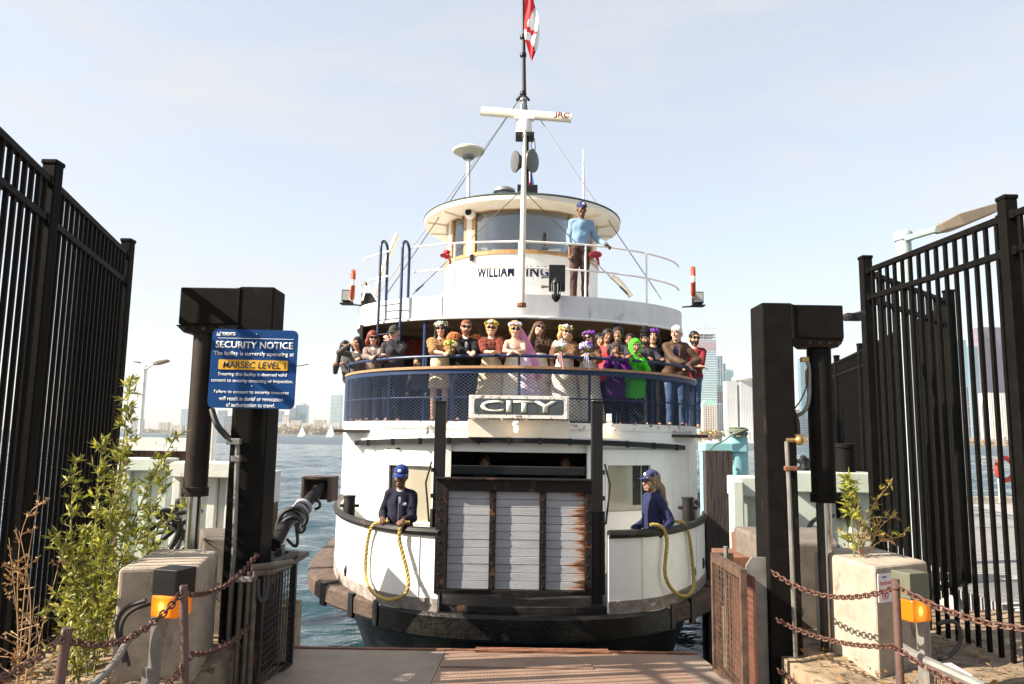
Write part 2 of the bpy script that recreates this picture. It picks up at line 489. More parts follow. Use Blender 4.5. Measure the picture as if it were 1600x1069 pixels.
def make_ramp():
    root = thing('loading_ramp', 'steel tread plate loading ramp with a rusty right half leading to the ferry gate', 'ramp', (0, 5, 1.4))
    y0, z0, y1, z1 = 3.4, GZ + .004, 7.3, 1.31
    def plate(x0, x1, ya, yb, dz, t=.03):
        za = z0 + (z1 - z0) * (ya - y0) / (y1 - y0) + dz; zb = z0 + (z1 - z0) * (yb - y0) / (y1 - y0) + dz
        return [(x0, ya, za - t), (x1, ya, za - t), (x1, yb, zb - t), (x0, yb, zb - t), (x0, ya, za), (x1, ya, za), (x1, yb, zb), (x0, yb, zb)]
    BF = [(0, 3, 2, 1), (4, 5, 6, 7), (0, 1, 5, 4), (1, 2, 6, 5), (2, 3, 7, 6), (3, 0, 4, 7)]
    MB().add(plate(-2.02, -.58, y0, y1, 0), BF).build('deck_plate', M_TREAD, root)
    MB().add(plate(-.575, 1.5, y0, y1, 0), BF).build('deck_plate', M_TREADR, root)
    MB().add(plate(1.505, 1.78, y0, y1 - .02, 0), BF).build('deck_plate', M_TREAD, root)
    h = MB().add(plate(-.56, .72, 6.55, 7.05, .012, .01), BF); h.build('hatch_cover', M_TREADR, root)
    e = MB(); e.box((-.12, 7.33, 1.27), (3.8, .05, .1)); e.add(plate(-.3, .95, 7.25, 7.42, .02, .015), BF); e.build('lip_edge', M_RUST, root)
    u = MB(); u.box((-.12, 6.2, 1.12), (3.7, 2.1, .3)); u.build('under_frame', M_DKSTEEL, root)
make_ramp()

# ------------------------------------------------------------------ far shore and city
def facade(name, c, rough=.5, metal=0.): return mat(name, c, rough, metal, var=.08, scale=.05)
F_CREAM = facade('cream_stone', (.5, .45, .38)); F_WHITE = facade('white_panel', (.62, .62, .61)); F_PALE = facade('pale_concrete', (.4, .42, .44))
F_GLASS = facade('blue_glass', (.11, .22, .3), .15, .3); F_DKGL = facade('dark_glass', (.09, .12, .16), .2, .3); F_TEAL = facade('pale_teal_glass', (.24, .38, .43), .2, .2)
F_GREEN = facade('copper_green_roof', (.28, .5, .44)); F_PURP = facade('bronze_purple_glass', (.15, .12, .19), .3, .2); F_RED = facade('red_brick', (.5, .33, .27))  # brick red is paled so the colour carries distance haze
F_REDC = facade('red_cladding', (.36, .26, .3))  # red paled the same way, haze mixed into the colour
M_SHORE = mat('shore_land', (.25, .22, .16), .95, var=.3, scale=.02)
def tower(kind, label, px0, px1, ytop, Y, wall, glass, fl=3.6, bay=3.6, depth=None, top=None, style='grid', group=None, ybase=None):
    a = spot(px0, ytop, Y); b = spot(px1, ytop, Y)
    w = b[0] - a[0]; cx = (a[0] + b[0]) / 2; h = (a[2] + b[2]) / 2; d = depth or w * .9
    root = thing(kind, label, 'building', (cx, Y + d / 2, 0), group)
    MB().box((cx, Y + d / 2, h / 2), (w - .6, d - .6, h - .4)).build('glazing', glass, root)
    m = MB(); n = max(2, int(h / fl)); nb = max(2, int(round(w / bay))); nd = max(2, int(round(d / bay)))
    for i in range(n + 1):
        z = h * i / n
        if style != 'mullion': m.box((cx, Y + d / 2, max(.4, z - (.5 if i == n else 0))), (w + (.9 if style == 'slab' else 0), d, .95 if style == 'grid' else .8 if style == 'slab' else .3))
        elif i % 8 == 0: m.box((cx, Y + d / 2, max(.5, z - (.5 if i == n else 0))), (w, d, .7))
    if style != 'slab':
        ww = {'grid': bay * .48, 'mullion': .5}[style]
        for k in range(nb + 1):
            x = cx - w / 2 + w * k / nb; x = min(max(x, cx - w / 2 + ww / 2), cx + w / 2 - ww / 2)
            m.box((x, Y + .1, h / 2), (ww, .62, h - .3))
        for k in range(nd + 1):
            for sx in (-1, 1): m.box((cx + sx * (w / 2 - .12), Y + min(max(d * k / nd, ww / 2), d - ww / 2), h / 2), (.66, ww, h - .32))
    m.build('facade_grid' if style != 'slab' else 'floor_slabs', wall, root)
    if top: top(root, cx, Y + d / 2, w, d, h)
    return root
def plant_room(m=F_PALE, fr=.5, hh=6):
    return lambda root, cx, cy, w, d, h: MB().box((cx, cy, h + hh / 2), (w * fr, d * fr, hh)).build('plant_room', m, root)
def barrel(m=F_GREEN, rise=12):
    def f(root, cx, cy, w, d, h):
        poly = [(math.cos(t) * w / 2, math.sin(t) * rise) for t in np.linspace(math.pi, 0, 13)]
        MB().extr(poly, (cx, cy - d / 2, h + .1), (1, 0, 0), (0, 0, 1), -d).build('barrel_roof', m, root)
    return f
def tower_top(root, cx, cy, w, d, h):
    m = MB()
    for sx in (-.45, -.15, .15, .45):
        for sy in (-.45, .45): m.box((cx + sx * w, cy + sy * d, h + 4), (1, 1, 8))
    m.box((cx, cy, h + 8), (w, d, .7)); m.box((cx, cy, h + 4), (w, d, .6)); m.build('bare_frame', F_PALE, root)
    MB().box((cx, cy + .1, h - 10), (w - .2, d + .5, 13)).build('safety_screen', F_REDC, root)
    c = MB(); c.beam((cx, cy, h), (cx, cy, h + 24), 1.2, 1.2); c.beam((cx - 12, cy, h + 19), (cx + 20, cy, h + 19), .8, .8); c.box((cx - 11, cy, h + 18), (3, 2, 2))
    c.beam((cx, cy, h + 24), (cx + 18, cy, h + 19.4), .3, .3); c.build('tower_crane', F_PALE, root)
def disc_top(root, cx, cy, w, d, h):
    MB().lathe([(w * .4, -1), (w * .75, 2), (w * .8, 4.5), (w * .72, 7), (w * .3, 8.5), (w * .1, 11)], (cx, cy, h), 28).build('round_roof_deck', F_WHITE, root, smooth=True)
YR, YL = 1150., 2100.
tower('high_rise', 'tall unfinished tower with a crane and red screens at its top, right of the ferry', 1089, 1119, 530, YR, F_WHITE, F_TEAL, top=tower_top, style='slab')
tower('high_rise', 'slim blue grey tower beside the unfinished tower', 1117, 1129, 556, YR + 60, F_PALE, F_GLASS, style='mullion')
tower('high_rise', 'mid-height slate glass block beside the slim tower', 1124, 1134, 568, YR + 90, F_PALE, F_DKGL, style='mullion')
tower('office_block', 'wide pale teal block topped by a low curved roof behind the green roofs', 1128, 1146, 580, YR + 120, F_TEAL, F_GLASS, top=barrel(F_TEAL, 3))
tower('office_block', 'cream block with upper green barrel roof right of the ferry', 1101, 1136, 612, YR + 25, F_CREAM, F_DKGL, top=barrel(F_GREEN, 11), bay=4)
tower('office_block', 'cream waterfront block with lower green barrel roof and dark windows', 1098, 1120, 634, YR - 10, F_CREAM, F_DKGL, top=barrel(F_GREEN, 9), bay=3.8)
tower('office_block', 'low blue glass block wedged beside the cream waterfront block', 1121, 1134, 630, YR - 8, F_PALE, F_GLASS, style='mullion')
tower('hotel', 'left white slab of the hotel under the round deck', 1134, 1151, 596, YR - 30, F_WHITE, F_PALE, bay=2.4, fl=3)
tower('hotel', 'wide white hotel slab carrying a round saucer roof', 1156, 1186, 596, YR - 30, F_WHITE, F_PALE, bay=2.4, fl=3, top=disc_top)
tower('low_building', 'low white terminal building at the water under the hotel', 1136, 1192, 674, YR - 60, F_WHITE, F_PALE, depth=30, fl=5, bay=5)
tower('high_rise', 'slender blue glass tower seen between gantry post and cylinder', 1250, 1264, 560, YR, F_TEAL, F_GLASS, style='slab')
tower('high_rise', 'paler glass tower directly behind the cylinder of the right gantry', 1265, 1284, 575, YR + 60, F_TEAL, F_TEAL, style='slab')
tower('office_block', 'small cream block low beside the slender blue tower', 1238, 1249, 640, YR - 10, F_CREAM, F_DKGL)
tower('high_rise', 'grey tower behind the pickets of the right fence return', 1365, 1395, 560, YR + 30, F_PALE, F_GLASS, style='slab', top=plant_room())
tower('high_rise', 'cream tower behind the middle of the right fence', 1420, 1448, 590, YR + 40, F_CREAM, F_DKGL)
tower('high_rise', 'pale teal glass tower left of the purple tower behind the right fence', 1490, 1510, 531, YR, F_TEAL, F_TEAL, style='slab')
tower('high_rise', 'stepped blue tower between the pale teal tower and the purple tower', 1513, 1529, 541, YR + 40, F_TEAL, F_GLASS, style='slab')
tower('office_block', 'small dark blue block at the foot of the pale teal tower', 1505, 1514, 604, YR - 20, F_PALE, F_DKGL, style='mullion')
tower('high_rise', 'tall purple brown tower behind the right fence', 1534, 1564, 511, YR + 50, F_PURP, F_PURP, style='mullion')
tower('high_rise', 'narrow red tower touching the purple tower', 1526, 1535, 512, YR + 40, F_REDC, F_PURP, style='mullion')
tower('office_block', 'white block in front of the purple tower', 1544, 1578, 614, YR - 20, F_WHITE, F_CREAM)
tower('low_building', 'long low red brick building at the waterline behind the right fence', 1470, 1585, 686, YR - 60, F_RED, F_CREAM, depth=25, fl=4, bay=5)
# left shore, farther off
tower('high_rise', 'pale far tower standing alone left of the left gantry cylinder', 283, 299, 639, YL, F_PALE, F_TEAL, style='slab', top=plant_room())
tower('office_block', 'low grey far block near the left street lamp', 205, 220, 655, YL, F_PALE, F_DKGL)
tower('office_block', 'small square far block half way between street lamp and lone pale tower', 248, 262, 660, YL, F_CREAM, F_DKGL)
tower('high_rise', 'far bluish block under the left edge of the blue sign', 340, 352, 641, YL, F_PALE, F_GLASS, style='slab')
tower('high_rise', 'far dark block under the blue sign beside the gantry post', 353, 364, 650, YL, F_PALE, F_DKGL, style='mullion')
tower('high_rise', 'far grey block touching the right edge of the left gantry post', 428, 441, 642, YL, F_PALE, F_GLASS, style='slab')
tower('high_rise', 'narrow cream far block right of the left gantry post', 442, 451, 648, YL - 40, F_CREAM, F_DKGL)
tower('high_rise', 'slim far tower left of the curved glass tower', 453, 462, 637, YL, F_PALE, F_GLASS, style='mullion')
tower('high_rise', 'broad glass far tower with a flat roof box right of the blue sign', 462, 479, 633, YL + 20, F_TEAL, F_GLASS, style='slab', top=plant_room())
tower('high_rise', 'tall white far tower touching the left side of the ferry', 517, 533, 617, YL, F_WHITE, F_TEAL, style='slab', top=plant_room(F_WHITE))
for i, (x0, x1, yt, lab) in enumerate([(432, 452, 660, 'low cream far terrace below the narrow cream block'), (455, 470, 657, 'low cream far terrace below the slim tower'), (473, 488, 661, 'low pale far house row right of the glass tower'),
                                  (490, 507, 656, 'long low far block midway between glass tower and ferry'), (508, 530, 661, 'low pale far block at the foot of the white tower'), (266, 284, 664, 'low pale far shed left of the lone pale tower')]):
    tower('low_building', lab, x0, x1, yt, YL - 60 - 9 * i, F_CREAM if i % 2 else F_WHITE, F_PALE if i % 3 else F_DKGL, depth=22, fl=4, bay=5)

def shore(name, px0, px1, Y, h):
    a = spot(px0, 680, Y); b = spot(px1, 680, Y); c = []
    n = 60; rs = np.random.RandomState(int(Y))
    x = np.linspace(a[0], b[0], n); yy = Y - 10 + 12 * np.sin(np.arange(n) * .5) * rs.rand(n)
    poly = list(zip(x, yy)) + [(b[0], Y + 1500), (a[0], Y + 1500)]
    o = MB().prism(poly, -2, h).build(name, M_SHORE); tag(o, kind='structure')
shore('shore', -700, 700, YL - 130, 2.2)
shore('shore', 1000, 2400, YR - 90, 1.6)
def leaf_mass(name, px0, px1, ytop, Y, m, n, seed, h0=1.5):
    rs = np.random.RandomState(seed); mb = MB(); a = spot(px0, ytop, Y); b = spot(px1, ytop, Y)
    for i in range(n):
        x = a[0] + (b[0] - a[0]) * rs.rand(); hh = (a[2]) * (.45 + .55 * rs.rand()); y = Y + rs.rand() * 25
        for k in range(7):
            c = np.array([x, y, hh * .62]) + rs.normal(0, 1, 3) * np.array([hh * .22, hh * .2, hh * .17]); s = hh * (.12 + .14 * rs.rand())
            mb.cur = rs.randint(0, len(m))
            q = rs.normal(0, 1, (8, 3)); q = q / np.linalg.norm(q, axis=1)[:, None] * s * (.7 + .5 * rs.rand(8))[:, None]
            for j in range(6):
                t = rs.normal(0, 1, 3); t /= np.linalg.norm(t); u, v, w_ = frame(t)
                cc = c + q[j]; mb.add([cc + u * s * .6, cc + v * s * .5, cc - u * s * .6, cc - v * s * .5], [(0, 1, 2, 3)])
        mb.beam((x, y, h0), (x, y, hh * .6), hh * .05, hh * .05)
    o = mb.build(name, m); return tag(o, kind='stuff')
T_G = [mat('far_green_leaves', (.1, .13, .05), .9), mat('far_olive_leaves', (.2, .17, .06), .9), mat('far_orange_leaves', (.42, .2, .05), .9)]
leaf_mass('shore_trees', 1098, 1136, 671, YR - 60, T_G, 40, 1)
leaf_mass('shore_trees', 1236, 1300, 680, YR - 60, T_G, 26, 2)
leaf_mass('shore_trees', 1440, 1590, 683, YR - 70, T_G, 40, 3)
leaf_mass('shore_trees', 428, 535, 663, YL - 110, [mat('far_brown_leaves', (.3, .21, .12), .9), T_G[1], mat('far_pale_leaves', (.45, .35, .22), .9)], 90, 4)
leaf_mass('shore_trees', 60, 375, 667, YL - 110, [T_G[0], T_G[1], MATS['far_brown_leaves']], 160, 5)

M_BOATW = mat('white_boat_paint', (.85, .85, .84), .4); M_SAIL = mat('white_sailcloth', (.88, .87, .84), .8)
def far_boat(label, px, Y, L, sail=0, group=None):
    p = spot(px, 690, Y); x = p[0]
    root = thing('sailboat' if sail else 'motor_boat', label, 'boat', (x, Y, 0), group)
    hull = [(-L / 2, 0), (-L * .42, -L * .14), (L * .25, -L * .15), (L / 2, 0), (L * .25, L * .15), (-L * .42, L * .14)]
    MB().prism([(x + a, Y + b) for a, b in hull], -.2, L * .12).build('hull', M_BOATW, root)
    if sail:
        MB().extr([(0, 0), (L * .46, 0), (.1, sail)], (x - L * .02, Y, L * .2), (1, 0, 0), (0, 0, 1), .15).build('mainsail', M_SAIL, root)
        MB().extr([(0, 0), (-L * .42, 0), (-.1, sail * .85)], (x - L * .05, Y, L * .18), (1, 0, 0), (0, 0, 1), .15).build('jib', M_SAIL, root)
        MB().cyl((x - L * .03, Y, 0), (x - L * .03, Y, L * .2 + sail), .12, 6).build('mast', M_BOATW, root)
    else:
        MB().box((x - L * .05, Y, L * .19), (L * .45, L * .2, L * .16)).build('cabin', M_BOATW, root)
        MB().box((x - L * .05, Y, L * .2), (L * .456, L * .206, L * .05)).build('window_band', F_DKGL, root)
far_boat('white sailboat with full sails left of the ferry, the left one of two', 471, 950, 10, 12)
far_boat('white sailboat with full sails closest to the ferry bow', 516, 900, 11, 13)
for px, L, lab in ((1106, 12, 'white motor boat moored nearest to the ferry'), (1119, 16, 'large white motor boat moored below the green roofs'), (1131, 10, 'small white motor boat right of the large one'),
                   (1146, 14, 'white motor boat moored below the left hotel slab'), (1160, 18, 'long white motor boat moored below the hotel with the round roof'), (1174, 11, 'white motor boat moored beside the right gantry post')):
    far_boat(lab, px, YR - 110 - L, L)

# ------------------------------------------------------------------ the air
def haze():
    m = bpy.data.materials.new('haze_air'); m.use_nodes = True; N = m.node_tree.nodes; N.clear()
    o = N.new('ShaderNodeOutputMaterial'); v = N.new('ShaderNodeVolumePrincipled'); v.inputs['Color'].default_value = (.93, .96, 1, 1); v.inputs['Density'].default_value = .0001
    m.node_tree.links.new(v.outputs[0], o.inputs['Volume'])
    b = MB().box((0, 1850, 118), (7000, 4100, 244)).build('haze', m); tag(b, kind='stuff')
haze()
# ------------------------------------------------------------------ the ferry
M_SHIPW = mat('white_ship_paint', (.77, .75, .71), .45, var=.07, scale=3, bump=.04, bscale=6, rust=((.46, .34, .23), .15, 2.8, (1.4, 1.4, .22)))
M_DECKW = mat('chalky_white_paint', (.66, .66, .67), .55, var=.1, scale=2.2, bump=.06, bscale=9, rust=((.45, .44, .44), .3, 2.5, (1, 1, .4)))
M_CREAMP = mat('cream_paint', (.74, .68, .56), .5, var=.08, scale=4)
M_BLACKP = mat('black_hull_paint', (.006, .006, .006), .4, var=.5, scale=5, bump=.5, bscale=14, spec=.25)
M_RUBBER = mat('black_tarred_rubber', (.009, .008, .007), .4, var=.6, scale=9, bump=.5, bscale=30, spec=.3)
M_FWOOD = mat('weathered_fender_timber', (.07, .046, .034), .88, var=.6, scale=9, bump=.5, bscale=40, stretch=(1, 1, 3))
M_BLUEP = mat('navy_blue_paint', (.012, .03, .085), .45, var=.15, spec=.3)
M_WOODR = mat('varnished_rail_wood', (.33, .18, .085), .45, var=.3, scale=14, stretch=(1, 1, 6))
M_NET = mat('galvanised_blue_netting', (.04, .06, .11), .5, spec=.3)
M_TAN = mat('tan_tongue_and_groove', (.24, .165, .095), .75, var=.15, scale=3, stretch=(.3, 4, 1))
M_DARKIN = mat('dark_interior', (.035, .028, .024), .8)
M_OAK = mat('varnished_oak', (.4, .23, .09), .4, var=.3, scale=12, stretch=(1, 1, .3))
M_ROOFG = mat('dark_green_roof_felt', (.055, .075, .07), .85)
M_BLK = mat('black_metal', (.008, .008, .009), .45, var=.3, spec=.3)
M_GREYM = mat('grey_metal', (.25, .25, .25), .45, metal=.5)
M_WIRE = mat('stay_wire', (.09, .085, .08), .5, metal=.4)
M_BEIGEPANE = mat('lit_interior_cream_pane', (.31, .285, .215), .15, var=.06)  # opaque: the sunlit interior behind the glass is put into this colour
M_LETBLUE = mat('navy_lettering', (.008, .014, .055), .6, spec=.15); M_LETGREY = mat('faded_grey_lettering', (.6, .62, .66), .6)
M_CREAML = mat('cream_lettering', (.68, .66, .55), .6, var=.1, scale=20)
M_RUSTW = mat('rusting_white_frame', (.68, .66, .62), .6, var=.1, rust=((.2, .1, .06), .42, 11, (1, 1, 1)))
M_SIGNDK = mat('slate_sign_panel', (.05, .065, .068), .5, var=.35, scale=16, stretch=(1, 1, .3))
M_BULB = mat('warm_lit_bulb', (1, .85, .6), .3, emit=((1, .68, .34), 7))
M_ORANGE = mat('orange_life_ring', (.36, .05, .01), .6); M_RINGW = mat('white_ring_band', (.8, .8, .78), .6)
M_REDC = mat('red_cloth', (.4, .03, .045), .85, bump=.3, bscale=20)
M_LENS = mat('dull_lens', (.32, .33, .3), .15)

def glass(name, tint=(.8, .85, .85), gloss=1.0):
    m = bpy.data.materials.new(name); m.use_nodes = True
    N = m.node_tree.nodes; L = m.node_tree.links; N.clear()
    o = N.new('ShaderNodeOutputMaterial'); t = N.new('ShaderNodeBsdfTransparent'); g = N.new('ShaderNodeBsdfGlossy')
    t.inputs['Color'].default_value = (*tint, 1); g.inputs['Roughness'].default_value = .02
    f = N.new('ShaderNodeFresnel'); f.inputs['IOR'].default_value = 1.5; mx = N.new('ShaderNodeMixShader')
    ml = N.new('ShaderNodeMath'); ml.operation = 'MULTIPLY'; ml.inputs[1].default_value = gloss
    L.new(f.outputs[0], ml.inputs[0]); L.new(ml.outputs[0], mx.inputs[0]); L.new(t.outputs[0], mx.inputs[1]); L.new(g.outputs[0], mx.inputs[2]); L.new(mx.outputs[0], o.inputs[0])
    return m
M_GLASS = glass('window_glass', (.88, .92, .94), 3.2)

def plank_material():
    m = mat('weathered_white_plank', (.33, .34, .365), .7, var=.16, scale=5, bump=.25, bscale=60, stretch=(.35, 1, 2.4),
            rust=((.1, .09, .085), .2, 9, (1.2, 1, 5)))
    nt = m.node_tree; N = nt.nodes; L = nt.links; b = N['Principled BSDF']
    src = b.inputs['Base Color'].links[0].from_socket
    tc = N.new('ShaderNodeTexCoord'); sx = N.new('ShaderNodeSeparateXYZ'); L.new(tc.outputs['Object'], sx.inputs[0])
    mp = N.new('ShaderNodeMapping'); mp.inputs['Scale'].default_value = (2.2, 1, 16)
    n = N.new('ShaderNodeTexNoise'); n.inputs['Scale'].default_value = 1.6; n.inputs['Detail'].default_value = 6
    L.new(tc.outputs['Object'], mp.inputs[0]); L.new(mp.outputs[0], n.inputs['Vector'])
    def math_(op, a, c):
        q = N.new('ShaderNodeMath'); q.operation = op
        for i, v in enumerate((a, c)):
            if isinstance(v, (int, float)): q.inputs[i].default_value = v
            else: L.new(v, q.inputs[i])
        return q.outputs[0]
    rgt = math_('SUBTRACT', sx.outputs['X'], .58); lft = math_('SUBTRACT', -.83, sx.outputs['X'])
    n3 = N.new('ShaderNodeTexNoise'); n3.inputs['Scale'].default_value = 3.; L.new(tc.outputs['Object'], n3.inputs['Vector'])
    edge = math_('MAXIMUM', math_('MULTIPLY', rgt, 5.5), math_('ADD', math_('MULTIPLY', lft, 9), math_('MULTIPLY', math_('SUBTRACT', n3.outputs['Fac'], .62), 5)))
    v = math_('ADD', edge, math_('MULTIPLY', math_('SUBTRACT', n.outputs['Fac'], .42), 3.2))
    r = N.new('ShaderNodeValToRGB'); r.color_ramp.elements[0].position = .05; r.color_ramp.elements[1].position = .75
    r.color_ramp.elements[0].color = (0, 0, 0, 1); L.new(v, r.inputs['Fac'])
    rc = N.new('ShaderNodeValToRGB'); e = rc.color_ramp.elements
    e[0].position = .1; e[0].color = (.46, .28, .09, 1); e[1].position = .9; e[1].color = (.09, .028, .012, 1)
    x = e.new(.5); x.color = (.3, .11, .025, 1)
    L.new(v, rc.inputs['Fac'])
    mx = N.new('ShaderNodeMixRGB'); L.new(r.outputs['Color'], mx.inputs['Fac']); L.new(src, mx.inputs['Color1']); L.new(rc.outputs['Color'], mx.inputs['Color2'])
    L.new(mx.outputs['Color'], b.inputs['Base Color'])
    return m
M_PLANK = plank_material()

FX = .17
def full(half, n=3, closed_front=True):       # half plan (distance from the keel line, y) -> left to right polyline
    h = smooth_curve(half, n)
    l = np.stack([FX - h[::-1, 0], h[::-1, 1]], 1); r = np.stack([FX + h[:, 0], h[:, 1]], 1)
    return np.r_[l[:-1], r] if closed_front else (l, r)
BUL_H = [(.97, 8.78), (1.3, 8.88), (1.68, 9.12), (2.08, 9.68), (2.45, 10.4), (2.75, 11.35), (3.05, 12.8), (3.3, 15), (3.55, 20), (3.6, 26)]
FEN_H = [(0, 8.6), (.95, 8.68), (1.55, 9.02), (2.2, 9.66), (2.68, 10.28), (3.12, 11.2), (3.4, 12.8), (3.6, 15), (3.75, 20), (3.8, 26)]
UPP_H = [(0, 11.43), (1.0, 11.58), (1.9, 11.98), (2.45, 12.42), (2.95, 13.05), (3.32, 13.95), (3.45, 16), (3.6, 20), (3.62, 26)]
TOP_H = [(0, 14.4), (1.4, 14.6), (2.3, 15.0), (2.95, 15.45), (3.45, 16.0), (3.66, 16.6), (3.72, 18), (3.75, 26)]
UPP = full(UPP_H); TOPC = full(TOP_H); FEN = full(FEN_H)
BUL_L, BUL_R = full(BUL_H, 3, False)
def curve_y(c, x):                            # front y of a plan curve at x (front part only)
    k = np.argsort(c[:, 0]); return float(np.interp(x, c[k, 0], c[k, 1]))
def on_curve(px, py, c, off=0.):
    Y = c[:, 1].min()
    for _ in range(60):
        p = spot(px, py, Y); Y = .5 * Y + .5 * (curve_y(c, p[0]) + off)
    return spot(px, py, Y)
def seg(c, x0, x1, dy=0., step=.08):          # piece of the front of a plan curve between two x
    xs = np.linspace(x0, x1, max(2, int(abs(x1 - x0) / step) + 1))
    return np.stack([xs, [curve_y(c, x) + dy for x in xs]], 1)

ferry = thing('ferry', 'white double-deck passenger ferry with navy railings and round wheelhouse, bow towards the ramp', 'ferry', (FX, 11, 0))
def part(name, mb, m, parent=None, **k): return mb.build(name, m, parent or ferry, **k)

# hull below the guard, guard timbers, bow rubber
c = resample(np.c_[FEN, np.zeros(len(FEN))], step=.15)[:, :2]
ins = np.stack([FX + (c[:, 0] - FX) * .86, c[:, 1] + .35], 1); low = np.stack([FX + (c[:, 0] - FX) * .66, c[:, 1] + .7], 1)
h = MB(); n = len(c); h.add([(x, y, 1.1) for x, y in ins] + [(x, y, -.6) for x, y in low], [(i, i + 1, n + i + 1, n + i) for i in range(n - 1)])
hull = part('hull', h, M_BLACKP, smooth=True)
def guard(mb, cc, z0, z1, out, inn):
    T = np.gradient(cc, axis=0); T /= np.linalg.norm(T, axis=1)[:, None]; Nn = np.stack([T[:, 1], -T[:, 0]], 1)
    o = cc + Nn * out; i_ = cc - Nn * inn; r = .035
    prof = [(i_, z0), (o - Nn * r, z0), (o, z0 + r), (o, z1 - r), (o - Nn * r, z1), (i_, z1)]
    vs = []; k = len(prof)
    for a in range(len(cc)): vs += [(p[a][0], p[a][1], z) for p, z in prof]
    fs = [(a * k + b, (a + 1) * k + b, (a + 1) * k + (b + 1) % k, a * k + (b + 1) % k) for a in range(len(cc) - 1) for b in range(k)]
    fs += [tuple(range(k - 1, -1, -1)), tuple((len(cc) - 1) * k + b for b in range(k))]
    mb.add(vs, fs)
FENr = resample(np.c_[FEN, np.zeros(len(FEN))], step=.08)[:, :2]
def fpart(x0, x1, lo=None, hi=None):
    return FENr[(FENr[:, 0] >= x0) & (FENr[:, 0] <= x1) & (FENr[:, 1] < 20)]
g = MB(); guard(g, fpart(FX - 1.72, FX + 1.78), 1.04, 1.33, .03, .5); part('bow_rubber', g, M_RUBBER, smooth=True)
for x0, x1 in ((FX - 3.7, FX - 2.62), (FX - 2.60, FX - 2.12), (FX - 2.10, FX - 1.74), (FX + 1.8, FX + 2.1), (FX + 2.12, FX + 2.7), (FX + 2.72, FX + 3.7)):
    g = MB(); guard(g, fpart(x0, x1), 1.1, 1.34, 0, .55); part('guard_timber', g, M_FWOOD)
sp = MB()
for x in (-2.61, -2.11, -1.73, 1.79, 2.11):
    y = curve_y(FENr, FX + x); sp.box((FX + x, y + .02, 1.21), (.045, .1, .29), az=math.atan2(-x, 2.2))
sp.each('iron_strap', M_BLK, ferry)
# sill at the bow under the gate, deck
sl = MB(); sl.prism(list(map(tuple, seg(FENr, FX - 1.75, FX + 1.8, .12))) + [(FX + 1.8, 9.9), (FX - 1.75, 9.9)], 1.335, 1.4); part('bow_sill', sl, M_DKSTEEL)
dk = MB(); dk.prism([tuple(p) for p in np.r_[BUL_L, BUL_R]], 1.2, 1.26); part('main_deck', dk, M_DKSTEEL)
# bulwark shells, dirty boot strip, dark cap rail
for cc, s in ((BUL_L, 1), (BUL_R, 1)):
    cc = resample(np.c_[cc, np.zeros(len(cc))], step=.1)[:, :2]
    part('bulwark', MB().ribbon(cc, 1.3, 2.2, .05), mat('scuffed_white_bulwark', (.8, .785, .765), .45, var=.05, scale=3, bump=.12, bscale=5, rust=((.36, .31, .27), .17, 4.5, (1, 1, .8))), smooth=True)
    out = cc + np.stack([np.gradient(cc, axis=0)[:, 1], -np.gradient(cc, axis=0)[:, 0]], 1) / .1 * .012
    part('boot_strip', MB().ribbon(out, 1.33, 1.47, .012), mat('scuffed_grey_boot', (.22, .19, .17), .8, var=.5, scale=8, bump=.4, rust=((.55, .52, .48), .3, 6, (1, 1, 1))), smooth=True)
    t = np.c_[cc, np.full(len(cc), 2.21)]
    part('bulwark_cap', MB().tube(t, .05, 8), M_DKSTEEL, smooth=True)
pt = MB()
for px, py, c_ in ((541, 892, BUL_L), (499, 880, BUL_L), (1098, 880, BUL_R), (1084, 895, BUL_R)):
    p = on_curve(px, py, c_); d = 1 if p[0] > FX else -1
    pt.ball(p, (.035, .03, .08), rot=rotz(d * .6))
pt.each('freeing_port', M_BLK, ferry, smooth=True)
for px, c_ in ((541, BUL_L), (655, BUL_L), (1004, BUL_R), (1088, BUL_R)):
    p = on_curve(px, 860, c_, -.004); part('plate_seam', MB().box((p[0], p[1], 1.83), (.008, .012, .7), az=math.atan2(p[0] - FX, 3.)), M_SHIPW)
# deck bitts
for px, py0, py1 in ((546, 774, 803), (1075, 777, 805)):
    p = on_curve(px, 800, BUL_L if px < 800 else BUL_R, .28); z1 = spot(px, py0, p[1])[2]
    b = MB().lathe([(.075, 1.26), (.075, z1 - .02), (.085, z1 - .02), (.085, z1)], (p[0], p[1], 0), 16); b.cyl((p[0] - .13, p[1], z1 - .14), (p[0] + .13, p[1], z1 - .14), .022, 8)
    part('deck_bitt', b, M_DKSTEEL, smooth=True)

# front wall with openings
def wallz(px, py): return on_curve(px, py, UPP)
def wall(holes, x0, x1, z0, z1, dy, thick):
    mb = MB(); bx = sorted({x0, x1} | {q for h in holes for q in h[:2]})
    for a, b in zip(bx[:-1], bx[1:]):
        zs = [(z0, z1)]
        for hx0, hx1, hz0, hz1 in holes:
            if a >= hx0 - 1e-6 and b <= hx1 + 1e-6:
                nz = []
                for u, v in zs:
                    if hz0 > u: nz.append((u, min(v, hz0)))
                    if hz1 < v: nz.append((max(u, hz1), v))
                zs = nz
        for u, v in zs:
            if v - u > 1e-4: mb.ribbon(seg(UPP, a, b, dy), u, v, thick)
    return mb
def hole(px0, px1, py0, py1):
    a = wallz(px0, py0); b = wallz(px1, py1); return (a[0], b[0], b[2], a[2])
H_GATE = hole(703, 919, 707, 690); H_GATE = (H_GATE[0], H_GATE[1], 1.2, wallz(810, 707)[2])
H_WL = hole(606, 676, 723, 820); H_WR = hole(946, 1019, 724, 800)
XL, XR = FX - 3.3, FX + 3.3
part('front_wall', wall([H_GATE, H_WL, H_WR], XL, XR, 1.2, 3.5, 0, .06), M_SHIPW)
